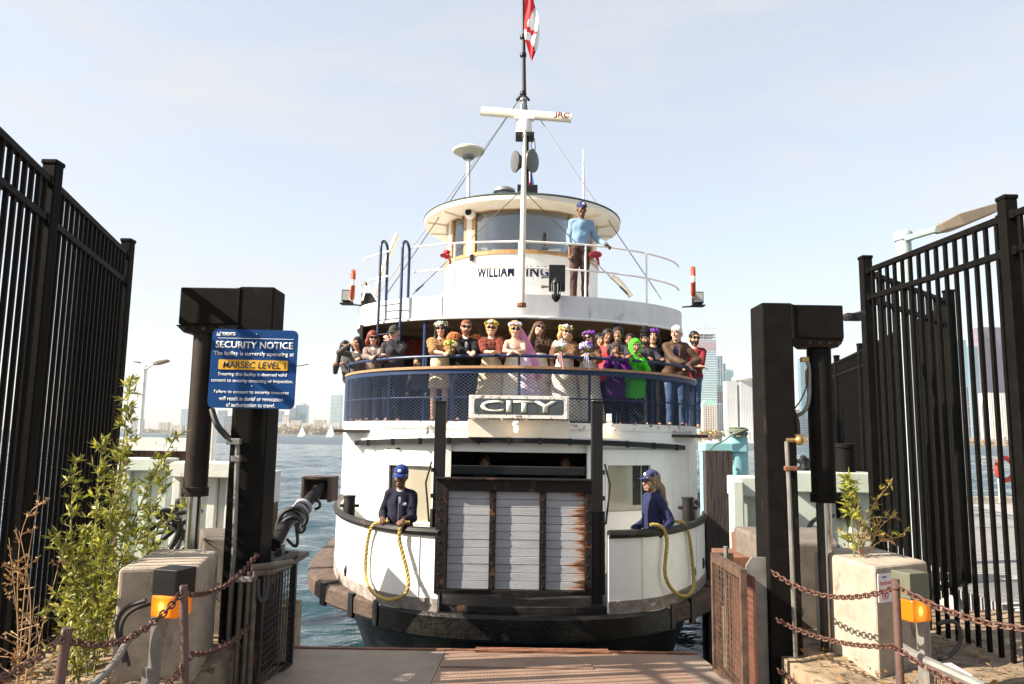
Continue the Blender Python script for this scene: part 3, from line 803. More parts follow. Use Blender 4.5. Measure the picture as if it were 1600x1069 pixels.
for s in (-1, 1):
    k = UPP[(UPP[:, 0] - FX) * s > 3.29]; k = np.array(k)
    part('side_wall', MB().ribbon(k, 1.2, 3.5, .05), M_SHIPW, smooth=True)
for (px0, px1), hh in (((601, 681), H_WL), ((940, 1043), H_WR)):
    a = wallz(px0, 716)[0]; b = wallz(px1, 716)[0]
    d = part('sliding_door', wall([hh], a, b, 1.3, wallz((px0 + px1) / 2, 703)[2], -.035, .03), M_SHIPW)
    w = MB()
    f = .03
    xs = (hh[0], hh[1])
    fr = MB(); fr.ribbon(seg(UPP, hh[0], hh[1], -.05), hh[3] - f, hh[3], .06); fr.ribbon(seg(UPP, hh[0], hh[1], -.05), hh[2], hh[2] + f, .06)
    for x in (hh[0], hh[1] - f): fr.ribbon(seg(UPP, x, x + f, -.05), hh[2] + f, hh[3] - f, .06)
    part('window_frame', fr, M_SHIPW, d)
    part('window_pane', MB().ribbon(seg(UPP, hh[0] + f, hh[1] - f, .015), hh[2] + f, hh[3] - f, .01), M_BEIGEPANE, d)
    ix0, ix1 = (hh[0] + .58 * (hh[1] - hh[0]), hh[1] - .05) if px0 > 800 else (hh[0] + .04, hh[0] + .16)
    iz = MB(); iz.ribbon(seg(UPP, ix0, ix1, .004), hh[2] + (.12 if px0 > 800 else .03), hh[3] - .04, .008)
    part('inner_window', iz, M_DKSTEEL, d)
    if px0 > 800: part('inner_mullion', MB().ribbon(seg(UPP, (ix0 + ix1) / 2 - .01, (ix0 + ix1) / 2 + .01, -.002), hh[2] + .12, hh[3] - .04, .005), M_GREYM, d)
# panel lines of the wall, black sliding-door track with its brackets
bx0, bx1 = wallz(557, 692)[0], wallz(1068, 697)[0]
tr = seg(UPP, bx0, bx1, -.15); zc = 3.245 - .011 * (tr[:, 0] - FX) ** 2
track = part('door_track', MB().ribbon(tr, zc - .035, zc + .04, .10), M_BLK)
part('track_lip', MB().ribbon(seg(UPP, bx0, bx1, -.13), zc + .045, zc + .075, .125), M_SHIPW, track)
bk = MB()
for x in np.linspace(bx0 + .3, bx1 - .2, 12):
    bk.box((x, curve_y(UPP, x) - .14, 3.245 - .011 * (x - FX) ** 2), (.05, .06, .1))
bk.each('track_bracket', M_BLK, track)
for px, py0, py1 in ((575, 705, 810), (1075, 705, 800), (1052, 745, 815)):
    p, q = wallz(px, py0), wallz(px, py1); part('wall_seam', MB().box((p[0], p[1] - .004, (p[2] + q[2]) / 2), (.008, .014, p[2] - q[2])), M_SHIPW)
for px, py in ((608, 702), (622, 701), (1016, 706), (708, 680), (760, 676), (870, 676)):
    p = on_curve(px, py, UPP, -.012); part('wall_scupper', MB().box(p, (.07 if px < 700 else .03, .02, .018)), M_BLK)
# dark inside of the main deck
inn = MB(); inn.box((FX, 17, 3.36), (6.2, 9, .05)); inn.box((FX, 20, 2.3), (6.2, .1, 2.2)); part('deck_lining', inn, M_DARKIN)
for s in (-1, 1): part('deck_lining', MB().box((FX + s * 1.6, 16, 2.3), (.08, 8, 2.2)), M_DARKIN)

# gate: guide posts, hinged plank gate, rails
def ppos(px, py, Y): return spot(px, py, Y)
for px0, px1 in ((680, 697), (925, 942)):
    a, b = ppos(px0, 628, 8.98), ppos(px1, 628, 8.98); x = (a[0] + b[0]) / 2; w = b[0] - a[0]
    po = MB(); po.box((x, 9.05, (1.34 + a[2]) / 2), (w, .14, a[2] - 1.34)); po.box((x, 9.05, a[2] + .006), (w + .02, .16, .012))
    p_ = part('gate_post', po, M_BLK, bevel=.008)
    ft = MB(); s = -1 if px0 < 800 else 1
    for q in (2.9, 2.6, 2.3, 2.05, 1.8, 1.6): ft.box((x + s * (w / 2 + .012), 9.0, q), (.025, .06, .05))
    ft.tube([(x + s * .09, 9.0, 3.0), (x + s * .15, 8.98, 2.75), (x + s * .12, 8.97, 2.5), (x + s * .1, 8.98, 2.3)], .012, 6)
    ft.cyl((x + s * .06, 8.97, 2.45), (x + s * .06, 8.97, 1.5), .028, 8)
    part('post_fitting', ft, M_DKSTEEL, p_)
GY = 8.80
gl, gr = ppos(683, 745, GY), ppos(924, 930, GY); gx0, gx1, gz1, gz0 = gl[0], gr[0], gl[2], gr[2]
gate = part('gate', MB().box(((gx0 + gx1) / 2, GY + .03, (gz0 + gz1) / 2), (gx1 - gx0 - .02, .03, gz1 - gz0 - .02)), M_DKSTEEL)
fm = MB()
zt = ppos(800, 768, GY)[2]; zb = ppos(800, 921, GY)[2]; zm = (gz0 + gz1) / 2
fm.box(((gx0 + gx1) / 2, GY - .02, (gz1 + zt) / 2), (gx1 - gx0, .07, gz1 - zt)); fm.box(((gx0 + gx1) / 2, GY - .02, (gz0 + zb) / 2), (gx1 - gx0, .07, zb - gz0))
xa, xb = ppos(700, 800, GY)[0], ppos(914, 800, GY)[0]
fm.box(((gx0 + xa) / 2, GY - .02, (zt + zb) / 2), (xa - gx0, .068, zt - zb)); fm.box(((gx1 + xb) / 2, GY - .02, (zt + zb) / 2), (gx1 - xb, .068, zt - zb))
m1 = (ppos(765, 800, GY)[0], ppos(775, 800, GY)[0]); m2 = (ppos(843, 800, GY)[0], ppos(853, 800, GY)[0])
for u, v in (m1, m2): fm.box(((u + v) / 2, GY - .022, (zt + zb) / 2), (v - u, .06, zt - zb))
fm.box(((gx0 + gx1) / 2, GY - .06, gz1 - .012), (gx1 - gx0 + .03, .1, .024))
part('gate_frame', fm, mat('brown_black_gate_steel', (.01, .0075, .0065), .6, spec=.25, metal=0, var=.4, scale=7, rust=((.12, .05, .025), .36, 5, (1, 1, 1))), gate, bevel=.005)
nb = 12; hgt = (zt - zb) / nb
for i in range(nb):
    z = zb + hgt * (i + .5)
    pl = MB().box(((xa + xb) / 2, GY + .005 + .0015 * (i % 3), z), (xb - xa - .004, .02, hgt - .005))
    part('plank', pl, M_PLANK, gate, bevel=.002, seg=1)
bo = MB()
for x in (gx0 + .05, gx1 - .05, sum(m1) / 2, sum(m2) / 2):
    for i in range(9): bo.ball((x, GY - .057, zb + (zt - zb) * (i + .3) / 9), (.012, .008, .012), 6, 4)
bo.each('gate_rivet', M_DKSTEEL, gate)
sc = MB(); a, b = ppos(705, 727, 9.2), ppos(914, 744, 9.2); sc.box(((a[0] + b[0]) / 2, 9.2, (a[2] + b[2]) / 2), (b[0] - a[0], .06, a[2] - b[2])); part('gate_head_bar', sc, M_BLK, bevel=.01)
# white jambs beside the opening
jm = MB()
for px0, px1 in ((697, 705), (917, 923)):
    a, b = wallz(px0, 720), wallz(px1, 720); jm.box(((a[0] + b[0]) / 2, a[1] - .05, 2.3), (b[0] - a[0], .05, 2.0))
part('gate_jamb', jm, M_SHIPW)
# destination sign with its base, lamps
SY = 11.2
a, b = ppos(733, 617, SY), ppos(889, 655, SY); cx, cz, sw, sh = (a[0] + b[0]) / 2, (a[2] + b[2]) / 2, b[0] - a[0], a[2] - b[2]
sign = part('destination_sign', MB().box((cx, SY + .14, cz), (sw, .26, sh)), M_SHIPW, bevel=.006)
fr = MB(); t = .055
fr.box((cx, SY, cz + sh / 2 - t / 2), (sw - .06, .03, t)); fr.box((cx, SY, cz - sh / 2 + t / 2), (sw - .06, .03, t))
for s in (-1, 1): fr.box((cx + s * (sw / 2 - t / 2 - .03), SY, cz), (t, .028, sh - 2 * t))
part('sign_frame', fr, M_RUSTW, sign)
pw, ph, rr = sw * .895, sh * .70, .05
poly = []
for qx, qz, a0 in ((1, 1, 0), (-1, 1, 90), (-1, -1, 180), (1, -1, 270)):
    for k in range(5):
        t = R(a0 + 22.5 * k); poly.append((qx * (pw / 2 - rr) + rr * math.cos(t), qz * (ph / 2 - rr) + rr * math.sin(t)))
part('sign_panel', MB().extr(poly, (cx, SY + .005, cz), (1, 0, 0), (0, 0, 1), .02), M_SIGNDK, sign)
lettering('sign_lettering', 'CITY', M_CREAML, sign, (cx, SY - .016, cz + .005), (1, 0, 0), (0, 0, 1), ph * .74, pw * .86, bold=.022, depth=.006)
a, b = ppos(731, 656, SY + .12), ppos(890, 684, SY + .12)
part('sign_base', MB().box(((a[0] + b[0]) / 2, SY + .25, (a[2] + b[2]) / 2), (b[0] - a[0], .26, a[2] - b[2] + .02)), M_CREAMP)  # cream stands in for the warm lamp glow on this white panel
for px, py in ((668, 668), (806, 664), (953, 666)):
    p = on_curve(px, py, UPP, -.12 if px != 806 else -.38)
    l = MB().box((p[0], p[1] + .03, p[2] + .02), (.08, .1, .07)); l.cyl((p[0], p[1] - .01, p[2] - .01), (p[0], p[1] - .01, p[2] + .03), .05, 12)
    lo = part('wall_lamp', l, M_SHIPW, bevel=.008)
    part('lamp_globe', MB().ball((p[0], p[1] - .01, p[2] - .06), (.032, .032, .05)), M_BULB if px > 700 else M_LENS, lo, smooth=True)
p = wallz(951, 653); part('socket_box', MB().box((p[0], p[1] - .05, p[2]), (.08, .06, .12)), M_SHIPW, bevel=.006)

# upper deck: floor, netting, rails
part('upper_deck_floor', MB().prism([tuple(q) for q in UPP], 3.43, 3.5), M_SHIPW)
part('deck_edge', MB().ribbon(resample(np.c_[UPP, 0 * UPP[:, 0]], step=.1)[:, :2] - np.array([0, .03]), 3.42, 3.53, .05), M_RUSTW, smooth=True)
frontc = resample(np.c_[UPP, 0 * UPP[:, 0]], step=.05)[:, :2]; frontc = frontc[frontc[:, 1] < 17]
NZ0, NZ1 = 3.53, 4.28
s_ = np.r_[0, np.cumsum(np.linalg.norm(np.diff(frontc, axis=0), axis=1))]
def at_s(s): return np.array([np.interp(s, s_, frontc[:, 0]), np.interp(s, s_, frontc[:, 1])])
net = MB(); step = .076; run = (NZ1 - NZ0) / .052 * step / 1.0
for sg in (-1, 1):
    s0 = -run if sg > 0 else 0
    while s0 < s_[-1] + (0 if sg > 0 else run):
        path = []
        for k in range(11):
            s = s0 + sg * run * k / 10
            if 0 <= s <= s_[-1]: q = at_s(s); path.append((q[0], q[1] + .004 * sg, NZ0 + (NZ1 - NZ0) * k / 10))
        if len(path) > 1: net.tube(path, .0038, 4, caps=False)
        s0 += step
part('safety_net', net, M_NET)
def along(c_, z, dy=0.): return np.c_[c_[:, 0], c_[:, 1] + dy, np.full(len(c_), z)]
part('net_top_rail', MB().ribbon(frontc + np.array([0, -.015]), 4.27, 4.345, .04), M_BLUEP, smooth=True)
part('net_mid_rail', MB().tube(along(frontc, 3.9, .03), .013, 6), M_BLUEP, smooth=True)
for px in (546, 607, 706, 811, 921, 1019, 1086):
    p = on_curve(px, 625, UPP, .03); part('net_post', MB().box((p[0], p[1], 3.9), (.04, .04, .76)), M_BLUEP)
part('wood_rail', MB().ribbon(frontc + np.array([0, -.05]), 4.345, 4.385, .15), M_WOODR, smooth=True)
part('blue_handrail', MB().tube(along(frontc, 4.545, .02), .025, 8), M_BLUEP, smooth=True)
for px in (546, 666, 811, 962, 1085):
    p = on_curve(px, 570, UPP, .02); part('rail_stanchion', MB().cyl((p[0], p[1], 4.38), (p[0], p[1], 4.54), .02, 8), M_BLUEP)
# covered part of the upper deck: posts, ceiling, beams, bulkheads
part('deck_ceiling', MB().prism([tuple(q) for q in (TOPC - np.array([FX, 0])) * np.array([.985, 1]) + np.array([FX, .06])], 5.63, 5.67), M_TAN)
cb = MB()
for y in np.arange(14.9, 24, .22):
    hw = 3.6 if y > 16.6 else max(0, (y - 14.42)) ** .5 * 2.15
    cb.box((FX, y, 5.624), (hw * 2, .012, .012))
for y in np.arange(15.4, 24, 1.4):
    hw = 3.6 if y > 16.6 else max(0, (y - 14.42)) ** .5 * 2.15
    cb.box((FX, y, 5.585), (hw * 2, .08, .085))
part('ceiling_beam', cb, M_TAN)
for px, py in ((553, 540), (664, 540), (811, 520), (964, 520), (1078, 540)):
    p = on_curve(px, py, TOPC, .1); part('deck_post', MB().cyl((p[0], p[1], 3.5), (p[0], p[1], 5.63), .045, 10), M_BLUEP, smooth=True)
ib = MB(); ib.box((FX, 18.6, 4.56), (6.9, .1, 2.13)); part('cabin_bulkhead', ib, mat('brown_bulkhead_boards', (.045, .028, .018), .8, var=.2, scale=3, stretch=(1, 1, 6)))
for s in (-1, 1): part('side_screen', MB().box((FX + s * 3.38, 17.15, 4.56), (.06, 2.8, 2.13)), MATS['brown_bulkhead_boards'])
part('deck_covering', MB().prism([tuple(q) for q in (UPP - np.array([FX, 0])) * np.array([.97, 1]) + np.array([FX, .1])], 3.502, 3.508), mat('dark_deck_covering', (.06, .045, .04), .85, var=.3))
br = MB()
for px0, px1 in ((748, 778), (898, 872)):
    a_, b_ = spot(px0, 512, 15.4), spot(px1, 545, 17.5); br.beam(a_, b_, .12, .1)
br.each('deck_brace', M_TAN, ferry)
a, b = spot(632, 529, 17.5), spot(664, 558, 17.5)
part('red_banner', MB().box(((a[0] + b[0]) / 2, 17.5, (a[2] + b[2]) / 2), (b[0] - a[0], .03, a[2] - b[2])), mat('red_patterned_banner', (.25, .02, .015), .7, var=.3, scale=6, rust=((.6, .35, .25), .3, 12, (1, 1, 1))))
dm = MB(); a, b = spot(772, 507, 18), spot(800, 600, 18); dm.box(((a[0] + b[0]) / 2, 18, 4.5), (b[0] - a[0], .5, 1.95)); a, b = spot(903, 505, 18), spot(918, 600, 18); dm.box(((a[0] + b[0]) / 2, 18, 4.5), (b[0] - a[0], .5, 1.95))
dm.each('dark_opening_box', M_BLK, ferry)  # black boxes put in for the shade of dark openings

# top deck band, deck, rails
TC = resample(np.c_[TOPC, 0 * TOPC[:, 0]], step=.1)[:, :2]
part('top_deck_band', MB().ribbon(TC, 5.62, 6.08, .05), M_DECKW, smooth=True)
lip = np.c_[TC, np.full(len(TC), 5.62)]; part('band_lip', MB().tube(lip, .028, 8), M_SHIPW, smooth=True)
part('top_deck', MB().prism([tuple(q) for q in TC + np.array([0, .05])], 5.98, 6.05), M_SHIPW)
st = MB()
for px in (602, 690, 938):
    p = on_curve(px, 480, TOPC); tx = (p[0] - FX); st.box((p[0], p[1] - .006, 5.86), (.018, .02, .4), az=0)
st.each('band_seam', M_DECKW, ferry)
def top_pt(px, z, off=.06):
    Y = 15.
    for _ in range(50):
        d = _ray(px, 420); X = d[0] / d[1] * Y; Y = .5 * Y + .5 * (curve_y(TOPC, X) + off)
    return np.array([X, Y, z])
posts = [557, 710, 811, 915, 1010, 1076]
for px in posts:
    p = top_pt(px, 6.05); part('top_rail_post', MB().cyl(p, p + np.array([0, 0, 1.1]), .021, 8), M_SHIPW, smooth=True)
rc = TC[TC[:, 1] < 16.5]; xg0, xg1 = top_pt(604, 7)[0], top_pt(638, 7)[0]
for z in (7.15, 6.62):
    for k in (rc[rc[:, 0] < xg0], rc[rc[:, 0] > xg1]): part('top_rail', MB().tube(np.c_[k[:, 0] * .985 + FX * .015, k[:, 1] + .06, np.full(len(k), z)], .021, 8), M_SHIPW, smooth=True)
# blue hooped ladder at the front of the top deck
lad = MB(); feet = []
for px in (594, 628):
    p = top_pt(px, 0, -.16); q = top_pt(px + 11, 0, .25); zt_ = spot(px, 374, p[1])[2]
    r_ = np.linalg.norm(q[:2] - p[:2]) / 2; mid = (p + q) / 2
    path = [(p[0], p[1], 3.5), (p[0], p[1], zt_ - r_)]
    path += [tuple(mid[:2] + (p - q)[:2] / 2 * math.cos(t)) + (zt_ - r_ + r_ * math.sin(t),) for t in np.linspace(.3, math.pi, 8)]
    path += [(q[0], q[1], 6.12)]; lad.tube(path, .03, 8); feet.append(p)
for z in np.arange(3.85, 6.1, .3): lad.cyl((feet[0][0], feet[0][1], z), (feet[1][0], feet[1][1], z), .013, 6)
part('boarding_ladder', lad, M_BLUEP, smooth=True)
# side floodlights on brackets
for px, py in ((543, 463), (1090, 466)):
    p = spot(px, py, 16.3); s = -1 if px < 800 else 1
    f = MB().box((p[0], p[1], p[2]), (.22, .2, .26)); f.box((p[0], p[1] + .02, p[2] - .17), (.3, .24, .03)); f.cyl((p[0] - s * .3, p[1] + .2, p[2] - .17), (p[0], p[1] + .05, p[2] - .17), .02, 6)
    fo = part('floodlight', f, M_DKSTEEL, bevel=.01)
    part('flood_lens', MB().box((p[0], p[1] - .105, p[2]), (.18, .02, .21)), M_LENS, fo)
# davits and lockers on the top deck sides
dv = MB(); a, b, c2 = spot(584, 470, 18), spot(598, 420, 18), spot(621, 366, 18); dv.tube(smooth_curve([a, b, c2], 2), .06, 8)
a, b, c2 = spot(955, 432, 16.6), spot(968, 440, 16.6), spot(986, 464, 16.6); dv.tube(smooth_curve([a, b, c2], 2), .065, 8)
dv.each('davit', M_CREAMP, ferry, smooth=True)
lk = MB(); p = spot(577, 462, 17.2); lk.box((p[0], p[1], 6.3), (.3, .4, .5)); p = spot(952, 450, 17); lk.box((p[0], p[1], 6.22), (.2, .3, .35)); lk.each('deck_locker', M_DKSTEEL, ferry, bevel=.02)
lk = MB(); lk.beam(spot(570, 440, 17), spot(590, 470, 17), .05, .05); lk.beam(spot(566, 470, 17), spot(574, 440, 17), .05, .05); part('locker_brace', lk, M_SHIPW)

# ---------------------------------------------------------------- wheelhouse
WC = np.array([FX + .03, 17.72]); WR_ = 1.83
def arc(a0, a1, r=WR_, n=None):               # degrees from dead ahead, positive to the right in the picture
    n = n or max(2, int(abs(a1 - a0) / 4) + 1)
    return np.array([(WC[0] + r * math.sin(R(t)), WC[1] - r * math.cos(R(t))) for t in np.linspace(a0, a1, n)])
zwb, zwt, zro = spot(817, 393, 15.85)[2], spot(817, 319, 15.85)[2], 8.26
wh = part('wheelhouse_wall', MB().ribbon(arc(-180, 180, n=91), 6.05, zwb, .06), M_SHIPW, smooth=True)
part('wheelhouse_header', MB().ribbon(arc(-180, 180, n=91), zwt, zro + .06, .06), M_OAK, wh, smooth=True)
piers = [(-43, -38), (38, 43), (-69, -64), (64, 69), (-106, -100), (100, 106), (-141, -135), (135, 141), (-180, -174), (174, 180)]
pm = MB()
for a0, a1 in piers: pm.ribbon(arc(a0, a1, WR_ + .015), zwb, zwt, .08)
pm.each('window_pier', M_CREAMP, wh)
wins = [(-38, 38), (-64, -43), (43, 64), (-100, -69), (69, 100), (-135, -106), (106, 135), (-174, -141), (141, 174)]
for a0, a1 in wins:
    w = MB(); e = 2.8
    w.ribbon(arc(a0, a1, WR_ + .012), zwb, zwb + .055, .07); w.ribbon(arc(a0, a1, WR_ + .012), zwt - .11, zwt, .07)
    w.ribbon(arc(a0, a0 + e, WR_ + .012), zwb + .055, zwt - .09, .07); w.ribbon(arc(a1 - e, a1, WR_ + .012), zwb + .055, zwt - .09, .07)
    wo = part('window_frame', w, M_OAK, wh)
    part('window_glass', MB().ribbon(arc(a0 + e, a1 - e, WR_ - .03), zwb + .05, zwt - .08, .006), M_GLASS, wh, smooth=True)
part('window_sill', MB().ribbon(arc(-110, 110, WR_ + .03), zwb - .03, zwb + .006, .05), M_OAK, wh, smooth=True)
rf = MB().lathe([(1.78, zro), (2.32, zro + .03), (2.36, zro + .05), (2.36, zro + .15), (2.33, zro + .16)], (WC[0], WC[1], 0), 64)
roof = part('wheelhouse_roof', rf, M_CREAMP, smooth=True)
part('roof_felt', MB().lathe([(2.375, zro + .162), (2.37, zro + .19), (2.0, zro + .25), (1.1, zro + .33), (.3, zro + .36)], (WC[0], WC[1], 0), 64), M_ROOFG, roof, smooth=True)
ri = MB()
for t in (-75, -50, 50, 75, -100, 100):
    a_ = arc(t, t, 1.8, 2)[0]; b_ = arc(t, t, 2.3, 2)[0]; ri.beam((a_[0], a_[1], zro - .02), (b_[0], b_[1], zro + .01), .03, .05)
ri.each('eave_rib', M_CREAMP, roof)
part('wheelhouse_floor', MB().lathe([(1.76, 6.06), (1.76, 6.1)], (WC[0], WC[1], 0), 40), M_OAK, wh)
part('wheelhouse_ceiling', MB().lathe([(1.76, zro - .02), (1.76, zro - .005)], (WC[0], WC[1], 0), 40), M_TAN, wh)
co = MB(); co.box((WC[0], 16.45, 6.75), (2.0, .5, 1.3)); co.box((WC[0] + .35, 16.5, 7.55), (.34, .3, .34)); co.torus((WC[0] - .1, 16.75, 7.5), .3, .022, (0, 1, .2), 20, 6); part('helm_console', co, M_OAK, wh, bevel=.02)
def on_wall(px, py): # a point on the front of the wheelhouse
    Y = 16.
    for _ in range(40):
        p = spot(px, py, Y); Y = WC[1] - math.sqrt(max(.01, WR_ ** 2 - (p[0] - WC[0]) ** 2))
    return p
def bend(z0):
    return lambda a, b: np.array([WC[0] + (WR_ + .004) * math.sin(a / WR_), WC[1] - (WR_ + .004) * math.cos(a / WR_), z0 + b])
pz = on_wall(790, 424); a0 = math.asin((on_wall(746, 424)[0] - WC[0]) / WR_) * WR_; a1 = math.asin((on_wall(803, 424)[0] - WC[0]) / WR_) * WR_
b0 = math.asin((on_wall(822, 423)[0] - WC[0]) / WR_) * WR_; b1 = math.asin((on_wall(882, 423)[0] - WC[0]) / WR_) * WR_
lettering('name_lettering', 'WILLIAM', M_LETBLUE, wh, (0, 0, 0), (1, 0, 0), (0, 0, 1), .24, a1 - a0, bold=.03, space=1.13, depth=.003, bend=lambda a, b: bend(pz[2])(a + (a0 + a1) / 2, b))
lettering('name_lettering', 'INGLIS', M_LETBLUE, wh, (0, 0, 0), (1, 0, 0), (0, 0, 1), .24, b1 - b0, bold=.03, space=1.13, depth=.003, bend=lambda a, b: bend(pz[2])(a + (b0 + b1) / 2, b))
pt2 = on_wall(817, 440); c0 = math.asin((on_wall(793, 440)[0] - WC[0]) / WR_) * WR_; c1 = math.asin((on_wall(842, 440)[0] - WC[0]) / WR_) * WR_
lettering('port_lettering', 'TORONTO', M_LETGREY, wh, (0, 0, 0), (1, 0, 0), (0, 0, 1), .13, c1 - c0, bold=.01, depth=.003, bend=lambda a, b: bend(pt2[2])(a + (c0 + c1) / 2, b))
# camera and loudspeaker on the left pier, small fittings
p = on_wall(735, 337); k = MB().ball((p[0], p[1] - .14, p[2]), (.13, .13, .13), 14, 10); k.cyl((p[0], p[1] - .14, p[2]), (p[0], p[1] + .05, p[2]), .05, 8); co_ = part('camera_housing', k, M_SHIPW, smooth=True)
part('camera_lens', MB().lathe([(.06, .1), (.075, .13), (.05, .135)], (p[0], p[1] - .14, p[2]), 14, (-.25, -1, 0)), M_BLK, co_)
p = on_wall(737, 404); part('horn_speaker', MB().box((p[0], p[1] - .06, p[2]), (.09, .1, .15)), M_DKSTEEL, bevel=.02)

# jackstaff and its stays, bow lantern box
JY = 14.25; jb, jt = spot(815, 478, JY), spot(820, 204, JY)
js = part('jackstaff', MB().tube([jb, jb + (jt - jb) * .6, jt], [.06, .055, .03], 12), M_CREAMP, smooth=True)
part('staff_foot', MB().lathe([(.09, -.02), (.09, .05), (.065, .06)], jb, 12), M_RUST, js)
part('pulley_block', MB().ball(spot(819, 214, JY), (.045, .03, .1)), M_BLK, js, smooth=True)
kn = spot(816, 296, JY)
sw_ = MB()
for px, py in ((645, 460), (985, 464)):
    e = on_curve(px, py, TOPC, .1); sw_.cyl(kn, e, .009, 5); sw_.cyl(e + (kn - e) * .03, e + (kn - e) * .10, .022, 6)
part('forestay', sw_, M_WIRE)
p0, p1 = spot(858, 414, 14.32), spot(883, 455, 14.32)
lb = part('signal_box', MB().box(((p0[0] + p1[0]) / 2, 14.36, (p0[2] + p1[2]) / 2), (p1[0] - p0[0], .14, p0[2] - p1[2])), M_BLK, bevel=.01)
q = spot(869, 452, 14.2)
part('bow_lantern', MB().lathe([(.03, -.25), (.05, -.22), (.085, -.18), (.085, -.1), (.06, -.09), (.06, .1), (.09, .11), (.09, .14), (.05, .2), (.02, .24)], q, 14), M_BLK, lb, smooth=True)
lg = MB()
for t in range(6): lg.cyl(q + np.array([.085 * math.cos(t), .085 * math.sin(t), -.12]), q + np.array([.085 * math.cos(t), .085 * math.sin(t), .13]), .006, 4)
lg.cyl(spot(846, 433, 14.3), spot(858, 433, 14.3), .035, 8, .015); lg.cyl(spot(846, 448, 14.3), spot(858, 448, 14.3), .035, 8, .015)
part('lantern_guard', lg, M_GREYM, lb)

# main mast with radar, lamps, stays
MY = 18.3; mb_, mt = spot(822, 305, MY), spot(817, -60, MY)
mast = part('mast', MB().tube([(mb_[0], MY, 8.3), spot(821, 190, MY), spot(819, 150, MY), mt], [.1, .085, .055, .03], 12), M_BLK, smooth=True)
mc = MB(); q = spot(818, 165, MY); mc.lathe([(.09, -.2), (.1, -.15), (.08, .1), (.11, .12), (.11, .16), (.06, .2)], q, 14); part('mast_collar', mc, M_GREYM, mast, smooth=True)
mc = MB()
for py in (58, 86, 146): mc.lathe([(.06, -.06), (.085, -.04), (.085, .04), (.05, .06)], spot(817.5, py, MY), 12)
mc.ball(spot(822, 57, MY), .06); mc.each('mast_band', M_BLK, mast, smooth=True)
RY = 17.9; ra, rb = spot(752, 174, RY + .15), spot(893, 185, RY - .15); rd = (rb - ra) / np.linalg.norm(rb - ra); ctr = (ra + rb) / 2
x_, y_, z_ = frame(rd, (0, 0, 1))
prof = [(.065 * math.cos(t) - .005, .12 * math.sin(t)) for t in np.linspace(0, 2 * math.pi, 20, endpoint=False)]
L_ = np.linalg.norm(rb - ra)
radar = part('radar_scanner', MB().extr(prof, ra, x_, y_, L_), M_CREAMP, smooth=True)
ux = rd; uy = np.array([0, 0, 1.]) - rd * rd[2]; uy /= np.linalg.norm(uy); nf = np.cross(ux, uy)
lettering('maker_lettering', 'JRC', mat('maroon_lettering', (.12, .008, .015), .6, spec=.15), radar, rb - rd * .23 + nf * .125 + uy * .0, ux, uy, .16, .38, bold=.03, depth=.004)
rp = MB(); q = spot(819, 205, RY); rp.lathe([(.2, -.12), (.21, 0), (.19, .05), (.19, .2), (.14, .3)], q, 18); rp.box(q + np.array([0, 0, .31]), (.5, .2, .04)); part('radar_pedestal', rp, M_SHIPW, mast, smooth=True)
rp = MB(); q2 = spot(820, 214, RY); rp.box(q2, (.46, .4, .1)); rp.beam(q2, (mb_[0], MY, 8.6), .05, .05); part('radar_bracket', rp, M_DKSTEEL, mast)
for px, py, r_, w_, yw in ((808, 253, .27, .16, -1.2), (829, 252, .29, .2, 1.0)):
    q = spot(px, py, MY - .25); ax = (math.sin(yw), -math.cos(yw), -.1)
    part('mast_horn', MB().lathe([(.04, -.24), (.12, -.14), (r_ * .8, -.02), (r_, .03), (r_, .07), (r_ * .7, .09)], q, 20, ax), mat('dark_horn_grey', (.1, .1, .1), .5), mast, smooth=True)
mw = MB()
for path in ([(835, 216), (837, 235), (832, 245), (826, 252)], [(834, 218), (828, 228), (836, 238), (834, 232), (827, 236)]): mw.tube(smooth_curve([spot(a, b, MY - .2) for a, b in path], 2), .01, 5)
part('mast_cable', mw, M_BLK, mast)
sy_ = MB(); hd = spot(817, 147, MY)
for px, py, Y in ((606, 457, 15.9), (590, 462, 18.5), (1033, 467, 16.0)): sy_.cyl(hd, spot(px, py, Y), .011, 5)
sy_.each('mast_stay', M_WIRE, ferry)
sy2 = MB()
for s in (-1, 1):
    e = spot(817 + s * 10, 157, MY); sy2.cyl(hd, e, .035, 6)
part('stay_shackle', sy2, M_BLK, mast)
# roof furniture
q = spot(733, 306, 17.6); q1 = spot(732, 246, 17.6)
an = part('dome_aerial', MB().cyl((q[0], 17.6, 8.4), q1, .045, 10), M_SHIPW, smooth=True)
part('dome', MB().lathe([(.09, -.04), (.11, .02), (.27, .07), (.38, .13), (.39, .18), (.3, .23), (.12, .26), (.02, .27)], q1, 28), M_CREAMP, an, smooth=True)
part('dome_collar', MB().lathe([(.1, -.06), (.15, -.02), (.16, .03), (.13, .06)], q1, 14), M_GREYM, an)
q, q1 = spot(912, 308, 18), spot(911, 233, 18); part('whip_aerial', MB().tube([(q[0], 18, 8.4), q + (q1 - q) * .1, q + (q1 - q) * .6, q1], [.03, .03, .028, .012], 8), M_SHIPW, smooth=True)
q = spot(788, 301, 17); part('roof_vent', MB().lathe([(.18, -.2), (.18, -.02), (.26, 0), (.25, .06), (.15, .12), (.05, .14)], q, 18), M_GREYM, smooth=True)
q = spot(824, 298, 17.2); part('roof_box', MB().box(q, (.48, .3, .2)), M_BLK, bevel=.01)
part('stern_wall', MB().box((FX, 26.02, 2.4), (7.3, .06, 2.3)), M_SHIPW)

